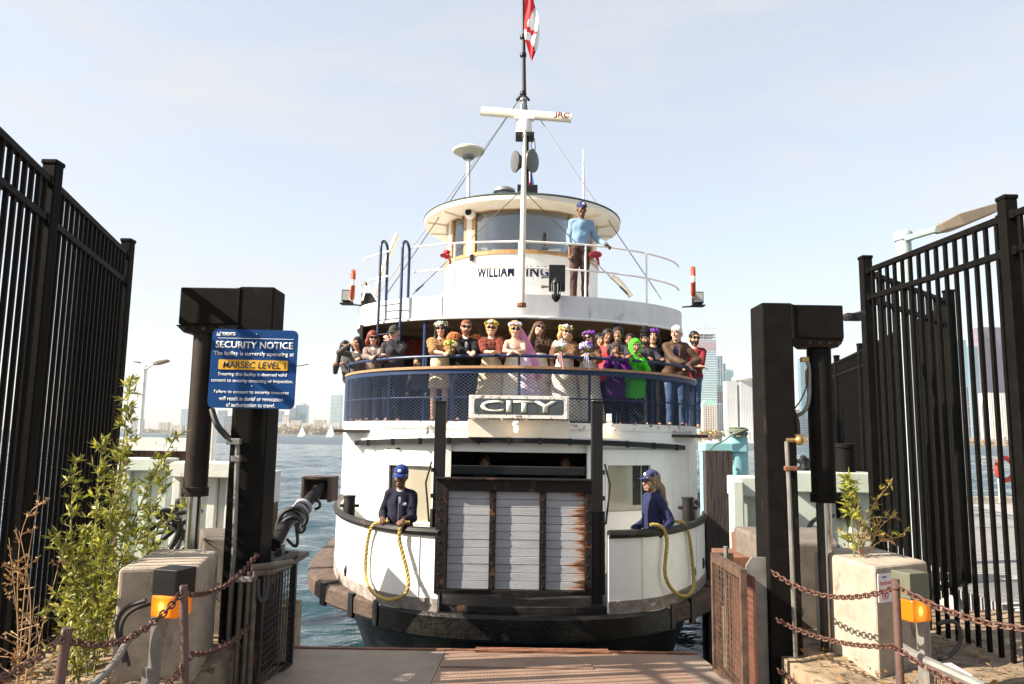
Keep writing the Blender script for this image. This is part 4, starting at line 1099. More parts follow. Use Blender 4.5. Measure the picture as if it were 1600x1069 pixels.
# ------------------------------------------------------------------ loose things on and about the ferry
def life_ring(label, px, py, Y):
    tl = .235 if px < 800 else -.24
    p = spot(px, py, Y); root = thing('life_ring', label, 'life ring', p, 'orange life rings on the top deck rails')
    for k in range(4):
        m_ = MB().torus((0, 0, 0), .3, .052, (1, tl, 0), 10, 10, (k * math.pi / 2 + .2, (k + 1) * math.pi / 2 - .2)); m_.build('ring_segment', M_ORANGE, root, smooth=True, local=True)
        m_ = MB().torus((0, 0, 0), .3, .054, (1, tl, 0), 4, 10, (k * math.pi / 2 - .2, k * math.pi / 2 + .2)); m_.build('white_band', M_RINGW, root, smooth=True, local=True)
life_ring('orange life ring edge-on at the left end of the top deck rail', 551, 446, 16.15)
life_ring('orange life ring edge-on at the right end of the top deck rail', 1083, 441, 16.05)

def flag_sheet(name, label, cat, outline_rows, Y, mats, pick, amp):
    rows = len(outline_rows); nU = 14; V = []; 
    for j, (py, x0, x1) in enumerate(outline_rows):
        for i in range(nU + 1):
            u = i / nU; p = spot(x0 + (x1 - x0) * u, py, Y); p = p + np.array([0, amp * math.sin(u * 9 + j * .35) * (.3 + u), 0]); V.append(p)
    m = MB(); off = np.array([0, .004, 0]); n = len(V)
    m.v = [tuple(p) for p in V] + [tuple(p + off) for p in V]
    for j in range(rows - 1):
        for i in range(nU):
            a = j * (nU + 1) + i; f = (a, a + 1, a + nU + 2, a + nU + 1); k = pick(i / nU, j / (rows - 1))
            m.f += [f, tuple(n + q for q in f[::-1])]; m.m += [k, k]
    o = m.build(name, mats, smooth=True, loc=V[0]); tag(o, label, cat); return o
M_FRED = mat('flag_red_cloth', (.68, .02, .03), .8); M_FWH = mat('flag_white_cloth', (.82, .8, .8), .8); M_FBL = mat('flag_blue_cloth', (.03, .1, .4), .8)
def xr(py): return np.interp(py, [-60, 0, 25, 50, 70, 91, 95], [846, 834, 840, 843, 841, 833, 832])
def xl(py): return np.interp(py, [-60, 0, 50, 62, 91, 95], [820, 820, 819, 820, 829, 831])
rows = [(py, float(xl(py)), float(xr(py))) for py in np.linspace(-60, 94, 40)]
def canada(u, v):
    py = -60 + 154 * v; x = xl(py) + (xr(py) - xl(py)) * u
    if py < 38 and x < 835 - max(0, (py - 8)) * .42: return 0
    if 38 <= py < 54 and x < 820 + 18 * min(1, (py - 37) / 12) and py < 46 + (x - 820) * .5: return 0
    if py >= 60 and x < 822 + (py - 60) * .75 + 3: return 0
    return 1
flag_sheet('flag', 'red and white maple leaf flag drooping from the top of the mast', 'flag', rows, 18.15, [M_FRED, M_FWH], canada, .05)
rows2 = [(py, 826 - (py - 255) * .02, 829 + (py - 255) * .16) for py in np.linspace(255, 303, 12)]
flag_sheet('flag', 'small blue flag with a red and white patch hanging low behind the mast', 'flag', rows2, 18.7, [M_FRED, M_FWH, M_FBL], lambda u, v: 2 if u > .55 or v < .25 else (1 if v < .55 and u > .2 else 0), .03)

def cloth_bundle(label, px, py, Y, s):
    p = spot(px, py, Y); rs = np.random.RandomState(int(px)); m = MB()
    for k in range(7): m.ball(p + rs.normal(0, .05, 3) * np.array([1.3, .7, .8]) * s, np.array([.1, .08, .07]) * s * (.7 + .5 * rs.rand()), 9, 6, rot=rotz(rs.rand() * 3))
    m.tube([p + np.array([.06, 0, -.04]), p + np.array([.1, 0, -.22])], [.05 * s, .02], 6)
    o = m.build('cloth_bundle', M_REDC, smooth=True); tag(o, label, 'cloth')
cloth_bundle('red cloth bundle tied to the top rail left of the wheelhouse', 697, 397, 15.05, .75)
cloth_bundle('red cloth bundle tied to the top rail beside the man in the light blue jumper', 928, 397, 14.7, .8)

M_ROPE = mat('yellow_poly_rope', (.4, .29, .075), .85, var=.4, scale=30, rust=((.16, .12, .06), .2, 5, (1, 1, 1))); 
def laid_rope(name, label, path, r=.0225):
    P = resample(smooth_curve(path, 3), step=.018); m = MB(); tw = 2 * math.pi / .16
    s = np.r_[0, np.cumsum(np.linalg.norm(np.diff(P, axis=0), axis=1))]
    T = np.gradient(P, axis=0); x = None; fr = []
    for i in range(len(P)):
        d = T[i] / np.linalg.norm(T[i])
        if x is None: x = frame(d)[0]
        x = x - d * (x @ d); x /= np.linalg.norm(x); fr.append((x, np.cross(d, x)))
    for k in range(3):
        q = [P[i] + r * .52 * (math.cos(tw * s[i] + 2.094 * k) * fr[i][0] + math.sin(tw * s[i] + 2.094 * k) * fr[i][1]) for i in range(len(P))]
        m.tube(q, r * .56, 6)
    o = m.build(name, M_ROPE, smooth=True); tag(o, label, 'rope'); return o
def rp(px, py, c_, off=-.1): return on_curve(px, py, c_, off)
hL = [rp(607, 815, BUL_L, .02), rp(592, 815, BUL_L, -.02), rp(580, 822, BUL_L)]
lo_ = [(574, 845), (571, 875), (571, 900), (577, 920), (592, 934), (612, 938), (630, 932), (639, 918), (637, 895), (629, 865), (623, 842)]
laid_rope('mooring_rope', 'yellow mooring rope looped over the bulwark below the man in the blue cap', hL + [rp(a, b, BUL_L, -.09 if b < 915 else -.16) for a, b in lo_] + [rp(625, 826, BUL_L, -.09), rp(630, 816, BUL_L, -.03), rp(640, 817, BUL_L, .04)])
hR = [rp(1016, 820, BUL_R, .0), rp(1028, 820, BUL_R, -.05)]
lo_ = [(1038, 827), (1043, 845), (1040, 872), (1038, 898), (1047, 920), (1064, 933), (1078, 931), (1085, 915), (1083, 890), (1080, 860), (1076, 832)]
laid_rope('mooring_rope', 'olive yellow mooring rope looped over the right side of the bow', hR + [rp(a, b, BUL_R, -.08 if b < 915 else -.13) for a, b in lo_] + [rp(1068, 816, BUL_R, -.02), rp(1056, 815, BUL_R, .08)])
# ------------------------------------------------------------------ dock hardware
M_BLKP = mat('black_dock_paint', (.008, .0072, .0065), .65, var=.35, scale=7, bump=.1, bscale=140, spec=.07, rust=((.035, .026, .02), .2, 9, (1, 1, .35)))
M_BROWNP = mat('sun_faded_brown_black_paint', (.024, .017, .013), .6, var=.4, scale=6, bump=.1, bscale=120, spec=.2)
M_CHROME = mat('hydraulic_rod', (.55, .55, .54), .22, metal=1., var=.08)
M_GALV = mat('galvanised_steel', (.22, .215, .2), .55, metal=.5, var=.2, scale=12, rust=((.2, .1, .05), .14, 8, (1, 1, 1)))
M_BRASS = mat('brass_fitting', (.45, .3, .12), .4, metal=.8)
M_HOSE = mat('black_hose', (.018, .018, .018), .5)
M_PALEW = mat('peeling_white_paint', (.66, .68, .63), .7, var=.1, scale=4, bump=.15, rust=((.17, .09, .05), .27, 5, (1.5, 1.5, .35)))
M_PALEG = mat('peeling_pale_green_paint', (.5, .56, .48), .7, var=.1, scale=4, bump=.1, rust=((.26, .12, .05), .26, 6, (1, 1, .5)))
M_LTBLUE = mat('peeling_light_blue_paint', (.22, .46, .5), .65, var=.12, scale=4, bump=.15, rust=((.1, .06, .04), .2, 6, (1, 1, .6)))
M_TIMB = mat('dark_pile_timber', (.035, .028, .025), .9, var=.5, scale=6, bump=.6, bscale=30, stretch=(1, 1, .15))
M_BRTIMB = mat('brown_pile_timber', (.12, .07, .045), .9, var=.5, scale=6, bump=.6, bscale=30, stretch=(1, 1, .15))
M_BLOCK = mat('weathered_concrete_block', (.33, .28, .22), .92, var=.25, scale=7, bump=.45, bscale=130, rust=((.16, .115, .08), .3, 3.5, (1, 1, .45)))

def gantry(label, colx, dep, top_px, base_z, arm, cyl, rod, m):
    """colx = left and right picture edges of the post front at the height top_px, arm = picture box of the top arm"""
    a, b = spot(colx[0], top_px, dep), spot(colx[1], top_px, dep); w = b[0] - a[0]; cx = (a[0] + b[0]) / 2; zt = (a[2] + b[2]) / 2
    root = thing('lift_gantry', label, 'gantry', (cx, dep + .15, base_z))
    MB().box((cx, dep + .15, (base_z + zt) / 2), (w, .3, zt - base_z)).build('post', m, root, bevel=.012)
    a, b = spot(arm[0], arm[1], dep), spot(arm[2], arm[3], dep); s = -1 if arm[0] < colx[0] else 1
    x0, x1 = sorted((a[0], b[0])); zb = b[2]; zt2 = zt - .012
    edge = cx + s * w / 2
    lo, hi = (x0, edge - .003) if s < 0 else (edge + .003, x1)
    ar = MB().box(((lo + hi) / 2, dep + .15, (zb + zt2) / 2), (hi - lo, .294, zt2 - zb))
    arm_o = ar.build('arm', m, root, bevel=.012)
    c0 = spot((cyl[0] + cyl[1]) / 2, cyl[2], dep + .15); ccx = c0[0]; r_ = (spot(cyl[1], cyl[2], dep + .15)[0] - spot(cyl[0], cyl[2], dep + .15)[0]) / 2
    zc0 = c0[2]; zc1 = spot((rod[0] + rod[1]) / 2, cyl[3], dep + .15)[2]
    sad = MB(); sad.add([(ccx - .2, dep + .03, zb), (ccx + .16, dep + .03, zb), (ccx + .16, dep + .27, zb), (ccx - .2, dep + .27, zb), (ccx - .14, dep + .05, zb - .06), (ccx + .12, dep + .05, zb - .06), (ccx + .12, dep + .25, zb - .06), (ccx - .14, dep + .25, zb - .06)],
            [(0, 1, 2, 3), (7, 6, 5, 4), (0, 4, 5, 1), (1, 5, 6, 2), (2, 6, 7, 3), (3, 7, 4, 0)])
    sad.build('bracket', M_BROWNP, arm_o)
    MB().box((ccx, dep + .15, (zb - .06 + zc0) / 2), (r_ * 1.1, .12, zb - .06 - zc0 + .01)).build('clevis', M_BROWNP, root)
    MB().lathe([(r_ * .85, zc1 - .001), (r_ * 1.12, zc1), (r_ * 1.12, zc1 + .07), (r_, zc1 + .075), (r_, zc0 - .01), (r_ * .9, zc0)], (ccx, dep + .15, 0), 24).build('cylinder', M_BROWNP if s < 0 else M_BLKP, root, smooth=True)
    MB().cyl((ccx, dep + .15, base_z), (ccx, dep + .15, zc1), r_ * .58, 16).build('piston_rod', M_CHROME, root, smooth=True)
    wd = MB(); wd.box((edge, dep - .001, (zb + zt2) / 2), (.022, .012, zt2 - zb)); wd.box(((lo + hi) / 2, dep + .15, zt2 + .003), (hi - lo - .05, .2, .006)); wd.build('weld_seam', m, root, bevel=.004)
    bt_ = MB()
    for q in (-.12, -.04, .04, .12): bt_.lathe([(.016, 0), (.016, .012), (.008, .014)], (ccx + q, dep + .03, zb - .03), 8, (0, -1, 0))
    bt_.each('bolt', M_BROWNP, root)
    if s > 0: MB().cyl((ccx - r_ * .85, dep + .05, base_z), (ccx - r_ * .85, dep + .05, zc1), r_ * .28, 10).build('guide_rod', M_DKSTEEL, root, smooth=True)
    return root, cx, w, zt
gl_root, glx, glw, glz = gantry('black steel lift post behind the blue notice, its arm reaching left over a brown cylinder', (374, 429), 6.0, 448, .4, (282, 446, 374, 508), (304, 339, 520, 775), (292, 318), M_BLKP)
gr_root, grx, grw, grz = gantry('black steel lift post right of the ramp, its arm reaching over a black cylinder', (1190, 1238), 6.0, 473, .4, (1238, 477, 1320, 530), (1261, 1297, 545, 785), (1274, 1310), M_BLKP)
# pipework on the posts
def pipe(name, root, m, pts, r=.016, seg=8, n=2): return MB().tube(smooth_curve(pts, n) if n else pts, r, seg).build(name, m, root, smooth=True)
yf = 5.96
pipe('conduit', gl_root, M_HOSE, [spot(331, 640, 6.0), spot(338, 664, 5.95), spot(352, 680, 5.95), spot(363, 690, 5.95)], .024)
pipe('conduit', gl_root, M_GALV, [spot(371, 686, yf), spot(371, 702, yf), spot(366, 850, yf), np.array([spot(366, 850, yf)[0], yf, 1.0])], .02, n=0)
jb_ = MB(); p = spot(366, 690, yf); jb_.box(p, (.11, .06, .05)); p = spot(369, 717, yf); jb_.box(p, (.07, .05, .05)); jb_.build('junction_box', M_GALV, gl_root, bevel=.006)
pipe('conduit', gr_root, M_GALV, [spot(1229, 690, yf), (spot(1231, 700, yf)[0], yf, 2.9), (spot(1240, 860, yf)[0] - .005, yf, 1.0)], .018, n=0)
pipe('valve_pipe', gr_root, M_BRASS, [spot(1229, 688, yf), spot(1254, 688, yf)], .018, n=0)
v = MB(); p = spot(1249, 688, yf - .01); v.ball(p, (.035, .035, .04)); v.box(p + np.array([0, 0, .04]), (.06, .012, .012)); v.build('valve', M_BRASS, gr_root, smooth=True)
v = MB(); v.box(spot(1236, 732, yf), (.1, .05, .035)); v.build('pipe_clamp', M_RUST, gr_root, bevel=.004)
pipe('hose', gr_root, M_HOSE, [spot(1247, 680, 6.05), spot(1246, 655, 6.05), spot(1238, 642, 6.1)], .02)
pipe('hose', gr_root, M_GALV, [spot(1256, 560, 6.15), spot(1264, 566, 6.1), spot(1265, 600, 6.08), spot(1264, 630, 6.08), spot(1256, 645, 6.1), spot(1240, 652, 6.15)], .016)
pipe('cable', gr_root, M_HOSE, [spot(1262, 575, 6.08), spot(1262, 600, 6.08), spot(1252, 625, 6.1), spot(1242, 638, 6.12)], .006)
v = MB(); v.box(spot(1257, 562, 6.12), (.06, .05, .04)); v.box(spot(1262, 590, 6.1), (.03, .04, .12)); v.build('hose_fitting', M_BRASS, gr_root, bevel=.004)
# grey skirt plate beside the right post
pl = MB(); xa, xb = spot(1166, 900, 6.02)[0], grx - grw / 2 - .004; zt_ = spot(1180, 872, 6.02)[2]
pl.extr([(0, 0), (xb - xa, 0), (xb - xa, zt_ - .5), (.06, zt_ - .5), (.015, zt_ - .56), (0, zt_ - .64)], (xa, 6.05, .5), (1, 0, 0), (0, 0, 1), -.03); pl.build('skirt_plate', M_GALV, gr_root)
# small closed-circuit camera bracket between the right arm and the fence
cc = MB(); a, b = spot(1320, 497, 6.25), spot(1348, 489, 6.6); cc.beam(a, b, .05, .035); cc.box((a + b) / 2 + np.array([-.02, -.03, -.02]), (.14, .08, .06)); cc.build('camera_bracket', M_DKSTEEL, gr_root)

def cage(label, x, y0, y1, z0, z1, m, plate, s):
    root = thing('mesh_cage', label, 'cage', (x + s * .12, (y0 + y1) / 2, z0)); t = .045
    f = MB()
    for y in (y0, y1): f.box((x, y, (z0 + z1) / 2), (t, t, z1 - z0))
    f.box((x, (y0 + y1) / 2, z1 - .035), (t + .004, y1 - y0 - t, .07)); f.box((x, (y0 + y1) / 2, z0 + .04), (t + .004, y1 - y0 - t, .08))
    f.box((x + s * .09, y1, z1 - .03), (.14, t, .06)); f.box((x + s * .09, y1, z0 + .04), (.14, t, .08))
    f.build('frame', m, root)
    g_ = MB(); n = int((y1 - y0) / .038)
    for i in range(1, n): g_.cyl((x, y0 + (y1 - y0) * i / n, z0 + .08), (x, y0 + (y1 - y0) * i / n + .008 * math.sin(i * 3), z1 - .07), .0035, 4)
    n = int((z1 - z0) / .05)
    for i in range(2, n - 1): g_.cyl((x + .004, y0, z0 + (z1 - z0) * i / n), (x + .004, y1, z0 + (z1 - z0) * i / n + .006 * math.sin(i)), .0035, 4)
    g_.build('wire_mesh', m, root)
    if plate: MB().box((x + s * .12, (y0 + y1) / 2 + .05, (z0 + z1) / 2), (.02, y1 - y0 - .15, z1 - z0 - .16)).build('back_plate', plate, root)
    MB().tube([(x + s * .07, y1 - .12, z0 + .1), (x + s * .07, y1 - .12, z1 + .07)], .02, 8).build('inner_pipe', M_GALV, root, smooth=True)
    return root
zct = spot(1118, 868, 6.4)[2]
cage('rusty wire mesh cage standing along the right edge of the ramp', 1.745, 5.75, 6.55, 1.33, zct, mat('rusty_brown_frame', (.085, .05, .034), .8, metal=.2, var=.5, scale=9, bump=.3, rust=((.12, .055, .03), .3, 8, (1, 1, 1))), mat('red_rust_plate', (.13, .05, .03), .85, var=.3), 1)
cage('dark wire mesh cage standing along the left edge of the ramp', -1.82, 5.7, 6.55, 1.33, spot(450, 868, 6.3)[2], M_DKSTEEL, M_DKSTEEL, -1)

M_DPIPE = mat('dirty_brown_pipe', (.1, .085, .065), .6, metal=.3, var=.4, scale=12)
# pipe cluster and dark plates low on the left post
pc = thing('pipe_rack', 'cluster of grey pipes and couplings at the foot of the left lift post', 'pipes', (-1.75, 5.6, 1.3))
for px, py0 in ((377, 905), (390, 893), (399, 892)):
    p = spot(px, py0, 5.6); pipe('riser_pipe', pc, M_DPIPE, [(p[0], 5.6, .9), tuple(p)], .02, n=0)
pipe('cross_pipe', pc, M_DPIPE, [spot(392, 888, 5.6), spot(425, 884, 5.7), spot(455, 878, 6.3)], .026, n=0)
pipe('cross_pipe', pc, M_DPIPE, [spot(396, 897, 5.6), spot(425, 893, 5.7), spot(452, 885, 6.3)], .022, n=0)
MB().box(spot(382, 905, 5.58), (.12, .05, .04)).build('junction_box', M_GALV, pc, bevel=.006)
pipe('looped_hose', pc, M_HOSE, [spot(403, 905, 5.6), spot(403, 935, 5.6), spot(412, 942, 5.6), spot(418, 925, 5.65), spot(419, 890, 5.7)], .017)

# concrete blocks
M_DKCONC = mat('shade_dark_concrete', (.13, .11, .09), .92, var=.3, scale=6, bump=.4, bscale=100, rust=((.06, .055, .04), .35, 3, (1, 1, .4)))  # darkened to put the shade behind the lift post into the colour
def block(label, pts, z0, z1, bev=.03, m_=None):
    m = MB().prism(pts, z0, z1); c = np.mean(pts, 0)
    o = m.build('concrete_block', m_ or M_BLOCK, bevel=bev, seg=3); tag(o, label, 'block'); return o
block('weathered concrete block with the amber lamp in front of it on the left bank', [(-2.53, 5.0), (-2.06, 5.17), (-2.2, 5.85), (-2.68, 5.88)], GZ - .3, 2.42)
block('sunlit concrete block with a restricted notice and a plant on its top', [(2.6, 5.48), (3.16, 5.8), (3.1, 6.6), (2.5, 6.32)], GZ - .3, 2.42)
a, b = spot(318, 840, 6.35), spot(365, 840, 6.35); block('narrow dark concrete wall between the left block and the lift post', [(a[0], 6.35), (b[0] + .1, 6.35), (b[0] + .1, 7.0), (a[0] - .3, 7.0)], .5, a[2], .02, M_DKCONC)
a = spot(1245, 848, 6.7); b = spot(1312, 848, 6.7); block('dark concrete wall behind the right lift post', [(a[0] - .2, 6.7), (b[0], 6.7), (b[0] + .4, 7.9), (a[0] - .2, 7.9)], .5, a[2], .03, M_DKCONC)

# amber lamps
def amber_lens():
    m = mat('amber_lens', (.35, .1, .004), .25, var=.1); N = m.node_tree.nodes; L = m.node_tree.links; b = N['Principled BSDF']
    tc = N.new('ShaderNodeTexCoord'); v = N.new('ShaderNodeVectorMath'); v.operation = 'SUBTRACT'; v.inputs[1].default_value = (.42, .5, .5); L.new(tc.outputs['Generated'], v.inputs[0])
    q = N.new('ShaderNodeVectorMath'); q.operation = 'MULTIPLY'; q.inputs[1].default_value = (1.5, .3, .8); L.new(v.outputs[0], q.inputs[0])
    ln = N.new('ShaderNodeVectorMath'); ln.operation = 'LENGTH'; L.new(q.outputs[0], ln.inputs[0])
    r = N.new('ShaderNodeValToRGB'); e = r.color_ramp.elements; e[0].position = .1; e[0].color = (1, .68, .2, 1); e[1].position = .62; e[1].color = (.16, .035, 0, 1); x = e.new(.26); x.color = (.5, .15, .006, 1)
    L.new(ln.outputs['Value'], r.inputs['Fac']); L.new(r.outputs['Color'], b.inputs['Emission Color']); b.inputs['Emission Strength'].default_value = .9
    return m
M_AMBER = amber_lens()
M_OLIVE = mat('olive_lamp_housing', (.1, .105, .075), .5)
def amber(label, c, az, w, h, d, stand, m):
    root = thing('amber_lamp', label, 'lamp', (c[0], c[1], GZ), rz=az)
    z0 = c[2] - GZ
    MB().box((0, 0, z0 + h * .73), (w, d, h * .54)).build('housing', m, root, local=True, bevel=.006)
    MB().box((0, -.012, z0 + h * .235), (w * .94, d * .96, h * .45)).build('lens', M_AMBER, root, local=True, bevel=.012)
    sx = w / 2 + .035 if stand > 0 else -w / 2 - .03
    s_ = MB(); s_.box((sx, .03, (z0 + h) / 2 - .03), (.05, .06, z0 + h - .02)); s_.box((sx, .03, .02), (.16, .14, .03)); s_.box((sx, -.01, .1), (.07, .05, .16)); s_.build('stand', M_GALV, root, local=True, bevel=.003)
    return root
a, b = spot(245, 890, 4.72), spot(280, 967, 4.72)
amber('lit amber warning lamp in a black housing on a grey bracket before the left block', ((a[0] + b[0]) / 2, 4.8, b[2]), R(-14), .19, a[2] - b[2], .16, -1, M_BLK)
a, b = spot(1412, 895, 5.05), spot(1452, 973, 5.05)
amber('lit amber warning lamp in an olive housing before the right concrete block', ((a[0] + b[0]) / 2, 5.12, b[2]), R(20), .17, a[2] - b[2], .15, 1, M_OLIVE)
for label, pts in (('black cable bundle looping from the left amber lamp to the ground', [(228, 938), (195, 948), (180, 975), (186, 1000), (195, 1035)]),
                   ('black cable looping behind the right amber lamp', [(1466, 975), (1490, 968), (1502, 985), (1500, 1010), (1480, 1028), (1466, 1030)])):
    Y = 4.75 if pts[0][0] < 800 else 5.2
    o = MB().tube(smooth_curve([spot(a, b, Y) for a, b in pts], 3), .014, 8)
    if pts[0][0] < 800: o.tube(smooth_curve([spot(a + 7, b + 6, Y + .03) for a, b in pts], 3), .011, 8)
    o = o.build('cable', M_HOSE, smooth=True); tag(o, label, 'cable')
o = MB().tube(smooth_curve([spot(1410, 1012, 5.0), spot(1440, 1030, 4.8), spot(1490, 1052, 4.6), spot(1540, 1075, 4.4)], 2), .03, 8).build('conduit_pipe', M_GALV, smooth=True); tag(o, 'grey conduit pipe lying on the sand before the right amber lamp', 'pipe')
o = MB().tube(smooth_curve([spot(213, 990, 4.6), spot(196, 1005, 4.55), spot(182, 1035, 4.3), spot(140, 1075, 4.0)], 2), .02, 8).build('conduit_pipe', M_GALV, smooth=True); tag(o, 'pale bent conduit pipe lying in the weeds left of the amber lamp', 'pipe')
o = MB().box(on_plane(256, 1042, GZ + .04), (.26, .3, .02)).build('rusty_plate', M_RUST); tag(o, 'rusty steel foot plate on the ground below the left amber lamp', 'plate')
s_ = thing('plank', 'white painted board lying on the ground at the foot of the right fence', 'board', (3.0, 4.5, GZ))
MB().beam(spot(1478, 1040, 4.75), spot(1512, 1060, 4.6), .07, .03).build('board', M_PALEW, s_)

# posts and chains
M_CHAIN = mat('rusty_chain', (.12, .06, .045), .6, metal=.5, var=.4, scale=30)
M_POSTR = mat('brown_painted_post', (.09, .05, .04), .6, var=.3, bump=.2)
def stake(label, px, py, Y, lean=(0, 0), r=.024):
    t = spot(px, py, Y); m = MB().cyl((t[0] - lean[0], Y - lean[1], GZ - .25), t, r, 10); m.torus(t + np.array([0, -.0, -.03]), .03, .007, (1, 0, .3), 12, 5)
    o = m.build('chain_post', M_POSTR, smooth=True); tag(o, label, 'post'); return t
T1 = stake('rusty chain post standing at the far left foreground', 105, 981, 3.7, (.05, 0)); T2 = stake('leaning brown chain post in front of the left concrete block', 287, 915, 4.55, (-.1, .05)); T3 = stake('brown chain post in front of the right concrete block', 1399, 905, 4.75)
def chain(label, *runs):
    m = MB()
    for a, b, sag in runs: chain_links(m, catenary(a, b, sag), .05, .034, .0058)
    o = m.build('chain', M_CHAIN, smooth=True); tag(o, label, 'chain')
H1 = spot(402, 866, 5.9); H2 = spot(1206, 893, 5.95); H3 = spot(1212, 967, 5.95)
d3 = np.array([0, -.025, -.04])
chain('long rusty chain hung from the left lift post over two posts to the left edge', (T1 + d3, spot(-60, 1085, 3.0), .03), (T1 + d3, T2 + d3, .13), (T2 + d3, H1, .1))
chain('lower rusty chain sloping from the left lift post to the bottom edge', (spot(399, 966, 5.7), spot(300, 1022, 4.6), .07), (spot(300, 1022, 4.6), spot(235, 1090, 4.2), .03))
chain('upper rusty chain hung across the front of the sunlit concrete block', (H2, T3 + d3, .12), (T3 + d3, spot(1640, 985, 3.9), .06))
T3b = spot(1399, 1010, 4.72)
chain('lower rusty chain hung across the front of the sunlit concrete block', (H3, T3b, .06), (T3b, spot(1540, 1085, 4.2), .03))
chain('short rusty chain hanging low beside the right lift post', (spot(1214, 1045, 5.95), spot(1340, 1100, 5.0), .05))

# ------------------------------------------------------------------ fences
M_FENCE = mat('black_fence_paint', (.0055, .005, .0045), .6, var=.4, scale=8, spec=.05)
def fence(label, pts, z0, z1, spacing=.122, side=1, post_h=.09, posts=None):
    root = thing('metal_fence', label, 'fence', (pts[0][0], pts[0][1], z0))
    pick = None; postm = None
    for a, b in zip(pts[:-1], pts[1:]):
        a = np.array(a, float); b = np.array(b, float); L_ = np.linalg.norm(b - a); d = (b - a) / L_; az = math.atan2(d[1], d[0]); nrm = np.array([-d[1], d[0]])
        n = int(L_ / spacing)
        for i in range(1, n):
            p = a + d * L_ * i / n
            if pick is None:
                o = MB().box((0, 0, (z1 - .03 - z0) / 2 + .0), (.028, .028, z1 - z0 - .03)).build('picket', M_FENCE, root, local=True); pick = o
            else: o = pick.copy(); COL.objects.link(o); o.parent = root
            o.location = (p[0] - pts[0][0], p[1] - pts[0][1], .0); o.rotation_euler = (0, 0, az)
        for z in (z1 - .05, z1 - .33, z0 + .12):
            c_ = (a + b) / 2; r_ = MB()
            r_.box((c_[0], c_[1], z), (L_ - .09, .046, .05), az=az)
            for q, sg in ((a, 1), (b, -1)): r_.box((q[0] + d[0] * sg * .07, q[1] + d[1] * sg * .07, z), (.05, .062, .07), az=az)
            r_.build('rail', M_FENCE, root, bevel=.004)
    for i, p in enumerate(pts):
        if posts and i not in posts: continue
        if postm is None:
            m = MB().box((0, 0, (z1 + post_h - z0 + .2) / 2 - .2), (.1, .1, z1 + post_h - z0 + .2)); m.box((0, 0, z1 - z0 + post_h + .006), (.114, .114, .035)); o = m.build('fence_post', M_FENCE, root, local=True, bevel=.008); postm = o
        else: o = postm.copy(); COL.objects.link(o); o.parent = root
        o.location = (p[0] - pts[0][0], p[1] - pts[0][1], 0)
    return root
Lp1, Lp2 = spot(83, 262, 5.25), spot(200, 383, 7.45); zl = (Lp1[2] + Lp2[2]) / 2 - .06
dl = (Lp2 - Lp1)[:2]; Lp0 = Lp1[:2] - dl
fence('tall black picket fence along the left bank, close to the viewer', [tuple(Lp0), tuple(Lp1[:2]), tuple(Lp2[:2])], GZ - .12, zl)
Rp1, Rp2, Rp3 = spot(1573, 316, 5.6), spot(1352, 409, 7.55), spot(1482, 460, 9.2); zr = (Rp1[2] + Rp2[2] + Rp3[2]) / 3 - .06
Rp0 = Rp1[:2] - (Rp2 - Rp1)[:2]
fence('tall black picket fence on the right bank in front of the concrete block', [tuple(Rp0), tuple(Rp1[:2]), tuple(Rp2[:2])], GZ - .2, zr)
fence('black fence return running back behind the right picket fence', [tuple(Rp2[:2] + np.array([.13, .12])), tuple(Rp3[:2])], GZ - .1, zr, posts=[1])
q1, q2, q3 = on_plane(1344, 541, zr + .06), on_plane(1307, 559, zr + .06), on_plane(1297, 577, zr + .02)
fence('farther black picket fence seen low between lift cylinder and near fence', [tuple(Rp3[:2] + np.array([.1, .25])), tuple(q1[:2]), tuple(q2[:2]), tuple(q2[:2] + (q2 - q1)[:2] * 1.6)], GZ - .1, zr, posts=[1, 2, 3])

# ------------------------------------------------------------------ notices
M_SBLUE = mat('notice_blue_enamel', (.004, .045, .17), .45, var=.05, spec=.2); M_SWHITE = mat('notice_white_lettering', (.78, .8, .82), .5); M_SYEL = mat('notice_yellow_plate', (.68, .36, .02), .45, var=.06); M_SBLK = mat('notice_black_lettering', (.02, .025, .05), .5)
def rrect(w, h, r, n=5):
    out = []
    for qx, qz, a0 in ((1, 1, 0), (-1, 1, 90), (-1, -1, 180), (1, -1, 270)):
        for k in range(n + 1): t = R(a0 + 90 * k / n); out.append((qx * (w / 2 - r) + r * math.cos(t), qz * (h / 2 - r) + r * math.sin(t)))
    return out
NY = 5.86
TL, TR, BL = spot(333, 514, NY), spot(467, 517, NY), spot(329, 637, NY)
ux = (TR - TL); sw = np.linalg.norm(ux); ux /= sw; uy = TL - BL; sh = np.linalg.norm(uy); uy -= ux * (uy @ ux); uy /= np.linalg.norm(uy); sc_ = TL + ux * sw / 2 - uy * sh / 2
nroot = thing('security_notice', 'square blue security notice with white lettering on the left lift post', 'sign', sc_)
nn_ = np.cross(ux, uy)
MB().extr(rrect(sw, sh, .045), sc_, ux, uy, .008).build('board', M_SBLUE, nroot)
F0 = sc_ + nn_ * .0085
def npos(px, py):                              # px, py measured on the board: 0..1 from its top left corner
    return F0 + ux * (px - .5) * sw - uy * (py - .5) * sh
def line(t, py, h, w, bold=.01, m=None, px=.5, off=0): lettering('lettering', t, m or M_SWHITE, nroot, npos(px, py) + nn_ * off, ux, uy, h * sh, w * sw, bold=bold, depth=.002)
line('SECURITY NOTICE', .198, .088, .90, .022, None, .5, 0)
line('The facility is currently operating at', .315, .068, .93, .006)
yp = MB().extr(rrect(sw * .8, sh * .125, .006, 2), npos(.5, .452), ux, uy, .007).build('level_plate', M_SYEL, nroot)
line('MARSEC LEVEL 1', .452, .085, .72, .008, M_SBLK, .515, .0075)
line('Entering this facility is deemed valid', .578, .055, .79, .004)
line('consent to security screening or inspection.', .66, .055, .945, .004)
